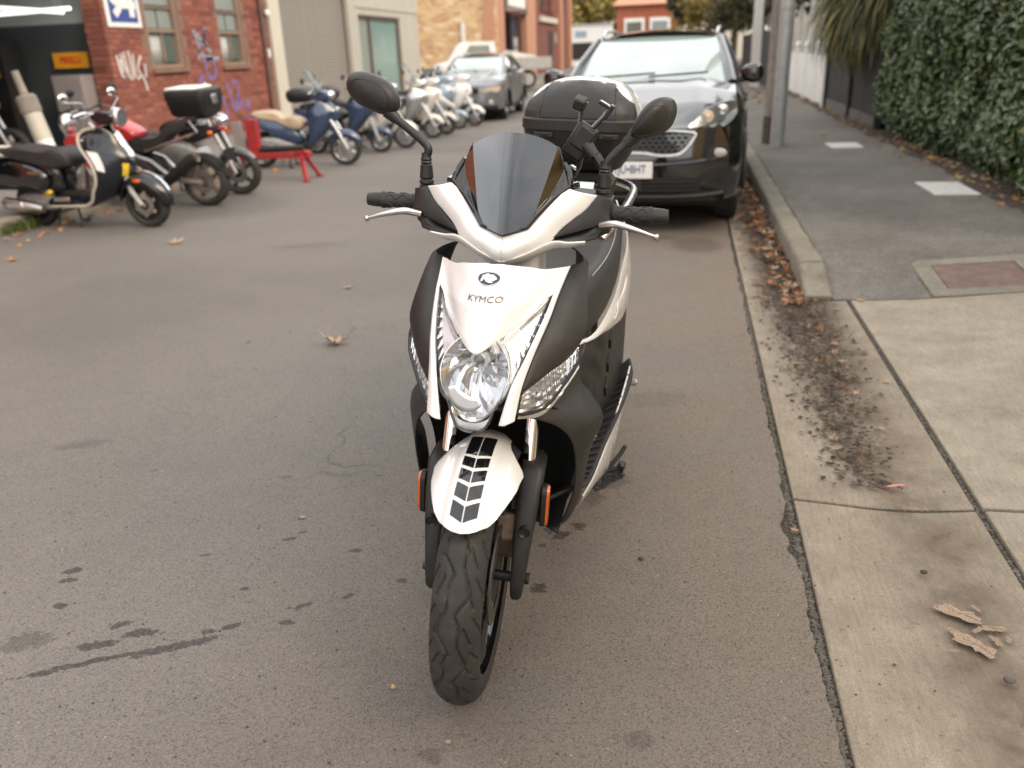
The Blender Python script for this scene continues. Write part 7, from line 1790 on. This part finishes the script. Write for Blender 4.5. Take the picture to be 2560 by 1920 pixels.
# leaning padded bollard in front of the garage, bikes inside
bo = thing('leaning_post', 'leaning cream and white post with a grey cap before the garage opening', 'post', (-7.80, 9.6, .12), (0, R(-13), 0))
obj('lower_sleeve', MB().lathe([(0, .001), (0, .105), (.46, .105), (.46, .1)], axis='Z', n=20), 'picket_white', bo)
obj('upper_sleeve', MB().lathe([(.462, .09), (.462, .108), (.80, .108), (.80, .09)], axis='Z', n=20), 'beige_trim', bo)
obj('cap', MB().lathe([(.802, .10), (.802, .125), (.98, .125), (1.01, .10), (1.02, .05), (1.30, .045), (1.30, .001)], axis='Z', n=20), 'weathered_timber', bo)
for lab, x, y, a, c in (('dark motorcycle deep inside the workshop bay beside the rack', -9.5, 10.9, 15, 'matt_black'), ('dark motorcycle near the workshop mouth behind the leaning post', -8.9, 9.6, 40, 'black_paint'), ('dark motorcycle in shadow at the left edge of the workshop bay', -10.4, 9.3, 70, 'grey_paint')):
    t_ = thing('motorcycle', lab, 'motorcycle', (x, y, .10), (R(3), 0, R(a)))
    bwheel(t_, 0, .26, .11, 'brushed_rust'); bwheel(t_, -1.3, .26, .13, 'brushed_rust')
    obj('tank', pillow([(-.75, .70), (-.72, .82), (-.50, .88), (-.30, .84), (-.25, .74), (-.45, .66)], .13), c, t_)
    obj('seat', pillow([(-1.42, .78), (-1.2, .78), (-1.0, .71), (-.76, .70), (-.76, .64), (-1.1, .64), (-1.4, .70)], .12), 'seat_vinyl', t_)
    obj('engine', pillow([(-.85, .55), (-.6, .62), (-.36, .54), (-.28, .36), (-.45, .24), (-.8, .24)], .17), 'cast_alloy', t_)
    obj('fork', MB().tube([(0, -.09, .26), (-.22, -.09, .92)], .022, 8).tube([(0, .09, .26), (-.22, .09, .92)], .022, 8), 'alloy', t_)
    obj('front_mudguard', fender(0, .26, .06, 30, 150, .01, .02), c, t_, solid=.004)
    obj('headlight', MB().ell((-.10, 0, .86), (.08, .08, .08)), 'chrome', t_)
    bars(t_, -.25, .98, .33, True, 'grip_rubber', 'chrome', 'chrome', .14); stand(t_, -.7)
# ------------------------------------------------------------------ leaves, pebbles and other litter
mat('leaf_tan', (.40, .26, .15), .75, var=.35, vs=60)
mat('leaf_brown', (.20, .105, .05), .8, var=.4, vs=60)
mat('leaf_orange', (.42, .17, .055), .7, var=.35, vs=60)
mat('leaf_pink', (.55, .24, .19), .6, var=.25, vs=80)
mat('leaf_pale', (.38, .275, .19), .85, var=.55, vs=34, bump=.001, bs=120)
mat('leaf_yellow', (.50, .34, .07), .7, var=.3, vs=60)
LM = ['leaf_tan', 'leaf_brown', 'leaf_orange', 'leaf_pale', 'leaf_yellow']
def maple(seed, curl=.25, size=1):
    r_ = random.Random(seed); prof = []
    tips = [(-150, .55), (-100, .80), (-45, .95), (0, 1.05), (45, .95), (100, .80), (150, .55)]
    for i, (a, l) in enumerate(tips):
        prof.append((a - 14, l * .62 * r_.uniform(.85, 1.1))); prof.append((a, l * r_.uniform(.85, 1.12))); prof.append((a + 14, l * .62 * r_.uniform(.85, 1.1)))
        if i < 6: prof.append(((a + tips[i + 1][0]) / 2, .30 * r_.uniform(.85, 1.15)))
    V = [(0, 0, 0)]; 
    for rr in (.5, 1.0):
        for a, l in prof:
            x = l * rr * math.cos(R(a)) * .5; y = l * rr * math.sin(R(a)) * .5
            V.append((x, y, curl * (x * x * r_.uniform(.7, 1.3) + abs(y) ** 1.6 * r_.uniform(.7, 1.3)) + r_.uniform(0, .03) * rr))
    n = len(prof); F = [(0, 1 + k, 1 + (k + 1) % n) for k in range(n - 1)] + [(1 + k, 1 + n + k, 1 + n + k + 1, 1 + k + 1) for k in range(n - 1)]
    mb = MB().add(V, F).tube([(0, 0, .005), (-.35, .02, .02), (-.62, .06, .05)], .010, 4)
    return mb
def gum(seed, w=.17):
    mb = MB(); V = []; n = 9
    for k in range(n):
        t = k / (n - 1); x = t - .5; h = w * math.sin(math.pi * t) ** .8 * .5 + .002; y0 = .05 * math.sin(math.pi * t)
        V += [(x, y0 - h, .05 * t * t + .02), (x, y0, .05 * t * t), (x, y0 + h, .05 * t * t + .02)]
    return mb.add(V, [(k * 3 + i, k * 3 + i + 1, k * 3 + i + 4, k * 3 + i + 3) for k in range(n - 1) for i in range(2)]).tube([(-.5, 0, .003), (-.72, .05, .02)], .010, 4)
def torn(seed):
    r_ = random.Random(seed); n = 22; V = [(0, 0, .004)]
    for k in range(n):
        a = 2 * math.pi * k / n; l = r_.uniform(.55, 1.0) * (1 + .45 * math.cos(a * 2)); V.append((l * math.cos(a) * .42, l * math.sin(a) * .34, r_.uniform(0, .02)))
    return MB().add(V, [(0, 1 + k, 1 + (k + 1) % n) for k in range(n)]).tube([(-.3, 0, .01), (.1, .02, .012), (.75, -.12, .02)], .008, 4)
LSH = {}
def leaf(loc, size, m, rz, kind='maple', tilt=(0, 0), seed=0, curl=.35, label=None, group=None):
    key = (kind, seed, m)
    if key not in LSH:
        mb = maple(seed, curl) if kind == 'maple' else torn(seed) if kind == 'torn' else gum(seed)
        o = obj('fallen_leaf', mb, m, solid=0); LSH[key] = o.data
    else: o = link(bpy.data.objects.new('fallen_leaf', LSH[key]))
    o.scale = (size,) * 3; o.location = loc; o.rotation_euler = (tilt[0], tilt[1], rz)
    return tag(o, label, 'leaf', group)
leaf((-1.733, 3.85, .016), .19, 'leaf_tan', 2.4, seed=1, tilt=(R(12), R(8)), curl=.8, label='large curled tan maple leaf lying alone on the asphalt left of the scooter')
leaf((.722, 2.62, .008), .075, 'leaf_pink', .25, 'gum', seed=2, label='slim pink gum leaf lying on the concrete gutter slab')
leaf((.735, 1.83, .004), .115, 'leaf_pale', -.75, 'torn', seed=3, label='torn pale leaf pressed flat on the gutter slab, lower one of two')
leaf((.735, 1.95, .004), .115, 'leaf_pale', -.5, 'torn', seed=4, label='torn pale leaf pressed flat on the gutter slab, upper one of two')
for k, (x, y, s) in enumerate([(.80, 1.90, .06), (.79, 1.85, .045), (.76, 1.89, .04), (.70, 1.88, .03), (.82, 1.86, .03), (.68, 1.80, .025), (.78, 1.98, .03)]): leaf((x, y, .004), s, 'leaf_pale', k * 1.9, 'torn', seed=10 + k % 3, label='small torn flake of pale leaf on the gutter slab around the two larger ones', group='torn leaf flakes on the gutter slab')
for k, (x, y, s, m, sd, lab) in enumerate([(-.626, 1.475, .022, 'leaf_yellow', 5, 'tiny yellow leaf scrap on the asphalt left of the front tyre'), (-.452, 1.33, .02, 'leaf_tan', 6, 'tiny tan leaf scrap on the asphalt below the front tyre'), (.372, 2.30, .04, 'leaf_tan', 1, 'small tan leaf caught in the joint between asphalt and gutter'),
        (-2.09, 4.96, .09, 'leaf_tan', 2, 'small tan leaf on the asphalt left of the maker badge'), (-2.23, 3.86, .035, 'leaf_brown', 3, 'small brown leaf in the middle of the road left of the scooter'), (-4.15, 6.27, .20, 'leaf_pale', 4, 'broad pale leaf on the road in front of the black classic scooter'), (-5.15, 5.6, .14, 'leaf_orange', 1, 'orange leaf on the road at the left edge of the view'), (-1.165, 2.18, .03, 'leaf_tan', 2, 'tiny tan leaf scrap on the asphalt left of the mudguard'),
        (-.176, 6.45, .09, 'leaf_orange', 3, 'orange leaf on the road in front of the black SUV bumper'), (-2.1, 9.4, .14, 'leaf_tan', 5, 'pale leaf on the road beyond the left mirror'), (1.0, 4.84, .06, 'leaf_tan', 6, 'tan leaf on the driveway apron by the kerb nose'), (-.3, 2.2, .012, 'leaf_brown', 2, 'crumb of brown leaf beside the tyre'),
        (1.92, 12.9, .12, 'leaf_orange', 2, 'orange leaf on the footpath left of the hedge'), (1.81, 10.3, .09, 'leaf_pale', 3, 'pale leaf on the footpath before the pale cover')]):
    leaf((x, y, (fz(x, y) if x > .9 and y > 4.9 else dz(x, y) if x > .9 else 0) + .006), s, m, k * 1.3, seed=sd, tilt=(R(6), R(4)), label=lab)
# drifts of leaves: gutter under the SUV, foot of the hedge, left kerb
def drift(name, n, where, size, seed, mats=LM):
    r_ = random.Random(seed); MBs = {m: MB() for m in mats}
    base = [maple(s, .5) for s in range(6)] + [gum(1)]
    for b in base: b.v, b.f = b.v[:len(b.v)], b.f
    for k in range(n):
        p, s = where(r_); b = base[r_.randrange(7)]; m = mats[min(int(r_.random() ** 1.2 * len(mats)), len(mats) - 1)]; s *= size * r_.uniform(.6, 1.3)
        Mx = Matrix.Translation(p) @ Matrix.Rotation(r_.uniform(0, 6.28), 4, 'Z') @ Matrix.Rotation(r_.gauss(0, .3), 4, 'X') @ Matrix.Rotation(r_.gauss(0, .3), 4, 'Y')
        MBs[m].add([tuple(Mx @ (Vector(q) * s)) for q in b.v], b.f)
    for m, mb in MBs.items():
        if mb.v: obj(name, mb, m, smooth=False, kind='stuff')
def w_gut(r_):
    y = 4.7 + 8.5 * r_.random() ** 1.1; x = .70 - abs(r_.gauss(0, .11)); return Vector((max(x, .36), y, .008 + .022 * r_.random() * smooth01((y - 4.6) / 1.5))), 1
drift('gutter_leaves', 620, w_gut, .075, 31, ['leaf_brown', 'leaf_orange', 'leaf_tan', 'leaf_brown', 'leaf_pale'])
def w_gut2(r_):
    y = 2.75 + 2.3 * r_.random() ** .6; x = .70 + r_.gauss(0, .07); return Vector((x, y, .003)), .6 + .4 * r_.random()
drift('gutter_leaves', 130, w_gut2, .055, 32, ['leaf_brown', 'leaf_pale', 'leaf_tan', 'leaf_brown'])
def w_hedge(r_):
    y = 6.0 + 18 * r_.random() ** 1.4; x = 2.62 - abs(r_.gauss(0, .16)) + .1; return Vector((x, y, fz(min(x, 2.6), y) + .02 + .02 * r_.random())), 1
drift('hedge_leaves', 420, w_hedge, .08, 33)
def w_far(r_):
    y = 20 + 25 * r_.random(); x = 1.4 + 1.1 * r_.random(); return Vector((x, y, .14)), 1
drift('path_leaves', 160, w_far, .16, 34, ['leaf_orange', 'leaf_brown'])
def w_left(r_):
    y = 5.5 + 9 * r_.random(); x = -5.95 + abs(r_.gauss(0, .22)); return Vector((x, y, .008)), 1
drift('kerb_leaves', 150, w_left, .10, 35, ['leaf_orange', 'leaf_tan', 'leaf_brown'])
# pebbles in the joint and on the concrete
def chips(name, n, where, seed, m='pebble', s0=.004):
    r_ = random.Random(seed); mb = MB()
    for k in range(n):
        x, y, z = where(r_); s = s0 * r_.uniform(.5, 1.7); a = r_.uniform(0, 6.28)
        P = [Vector((s * math.cos(a + q) * r_.uniform(.7, 1.2), s * math.sin(a + q) * r_.uniform(.7, 1.2), 0)) for q in (0, 1.3, 2.5, 3.8, 5.1)]
        o = Vector((x, y, z)); mb.add([o + p for p in P] + [o + Vector((0, 0, s * r_.uniform(.5, .9)))], [(i, (i + 1) % 5, 5) for i in range(5)])
    obj(name, mb, m, smooth=False, kind='stuff')
chips('joint_grit', 2600, lambda r_: (.374 + r_.gauss(0, .006), 1.0 + 4.5 * r_.random() ** 1.3, -.010), 41)
chips('joint_grit', 700, lambda r_: (.945 + r_.gauss(0, .005), 1.5 + 3.3 * r_.random() ** 1.3, -.010), 42)
chips('road_grit', 800, lambda r_: (-2.2 + 3.2 * r_.random(), 1.0 + 3.2 * r_.random() ** 1.3, .0015), 43, s0=.0021)
mat('dark_pebble', (.07, .06, .05), .85, var=.4, vs=60)
chips('road_grit', 500, lambda r_: (-2.2 + 3.4 * r_.random(), 1.0 + 3.2 * r_.random() ** 1.3, .0015), 44, 'dark_pebble', .0026)
for (x, y, s, lab) in ((.69, 2.127, .010, 'dark pebble on the gutter slab below the cross joint'), (.772, 1.707, .014, 'pale stone chip beside the torn leaves at the right edge'), (-.079, 2.091, .008, 'small round dark pebble on the asphalt right of the scooter')):
    o = obj('pebble', MB().ell((0, 0, s * .5), (s, s * .8, s * .6), 10, 7), 'pebble' if 'pale' in lab else 'dark_pebble'); o.location = (x, y, .002); tag(o, lab, 'pebble')
# tufts of grass at the left kerb and in the joints
def tuft(name, n, where, h, seed):
    r_ = random.Random(seed); mb = MB()
    for k in range(n):
        x, y, z = where(r_); a = r_.uniform(0, 6.28); l = h * r_.uniform(.5, 1.2); w = .0022 * (h / .05) ** .5; d = Vector((math.cos(a), math.sin(a), 0)); s = Vector((-d.y, d.x, 0)) * w; o = Vector((x, y, z))
        mb.add([o - s, o + s, o + d * l * .4 + Vector((0, 0, l * .8)) + s * .6, o + d * l * .4 + Vector((0, 0, l * .8)) - s * .6, o + d * l * .9 + Vector((0, 0, l * .9))], [(0, 1, 2, 3), (3, 2, 4)])
    obj(name, mb, 'grass_blade', smooth=False, kind='stuff')
tuft('kerb_grass', 500, lambda r_: (-6.05 + r_.gauss(0, .06), 6.75 + r_.gauss(0, .12), .01), .10, 51)
tuft('kerb_grass', 300, lambda r_: (.86 + r_.gauss(0, .008), 5.0 + 6 * r_.random(), .12), .018, 52)
tuft('joint_moss', 260, lambda r_: (.377 + r_.gauss(0, .007), 2.5 + .8 * r_.random() + .3 * r_.random(), -.008), .008, 53)
# dark crumbled leaf mulch lying along the kerb
def mulch(n, seed, m):
    r_ = random.Random(seed); mb = MB()
    for k in range(n):
        y = 2.6 + 8.5 * r_.random() ** .85; x = .655 + r_.gauss(0, .05 + .04 * smooth01((y - 2.6) / 1.5)) - .02 * (y < 4.8); x = min(x, .695 if y > 4.85 else .85); s = r_.uniform(.004, .016); a = r_.uniform(0, 6.28)
        P = [Vector((s * r_.uniform(.5, 1.2) * math.cos(a + q), s * r_.uniform(.4, 1) * math.sin(a + q), r_.uniform(0, .009))) for q in (0, 1.4, 2.9, 4.4)]
        o_ = Vector((x, y, .003 + .012 * r_.random() * smooth01((y - 4) / 2))); mb.add([o_ + p for p in P], [(0, 1, 2), (0, 2, 3)])
    obj('leaf_mulch', mb, m, smooth=False, kind='stuff')
mat('mulch_dark', (.05, .036, .026), .9, var=.5, vs=50); mat('mulch_brown', (.13, .082, .05), .9, var=.4, vs=50)
mulch(6500, 61, 'mulch_dark'); mulch(4000, 62, 'mulch_brown')
# rubber offcut under the stand, patch of rough bitumen
pat = MB(); r_ = random.Random(9)
for k in range(520):
    a = r_.uniform(0, 6.28); q = math.sqrt(r_.random()) * (1 + .25 * math.sin(a * 3 + 1)); x = .06 * q * math.cos(a); y = .10 * q * math.sin(a); s = r_.uniform(.0025, .0055)
    pat.ell((x, y, s * .3), (s, s, s * .7), 6, 4)
o = obj('bitumen_patch', pat, 'black_plastic'); o.location = (-.235, 2.60, .0); o['kind'] = 'stuff'
# overhead service cable crossing behind the viewer
oc_ = obj('overhead_cable', MB().tube([(5.0, -1.8, 5.4), (2.2, -3.0, 4.95), (-1.5, -4.6, 5.0), (-8.6, -7.5, 6.0)], .012, 6), 'matt_black'); tag(oc_, 'thin black service cable slung across the street overhead', 'cable')
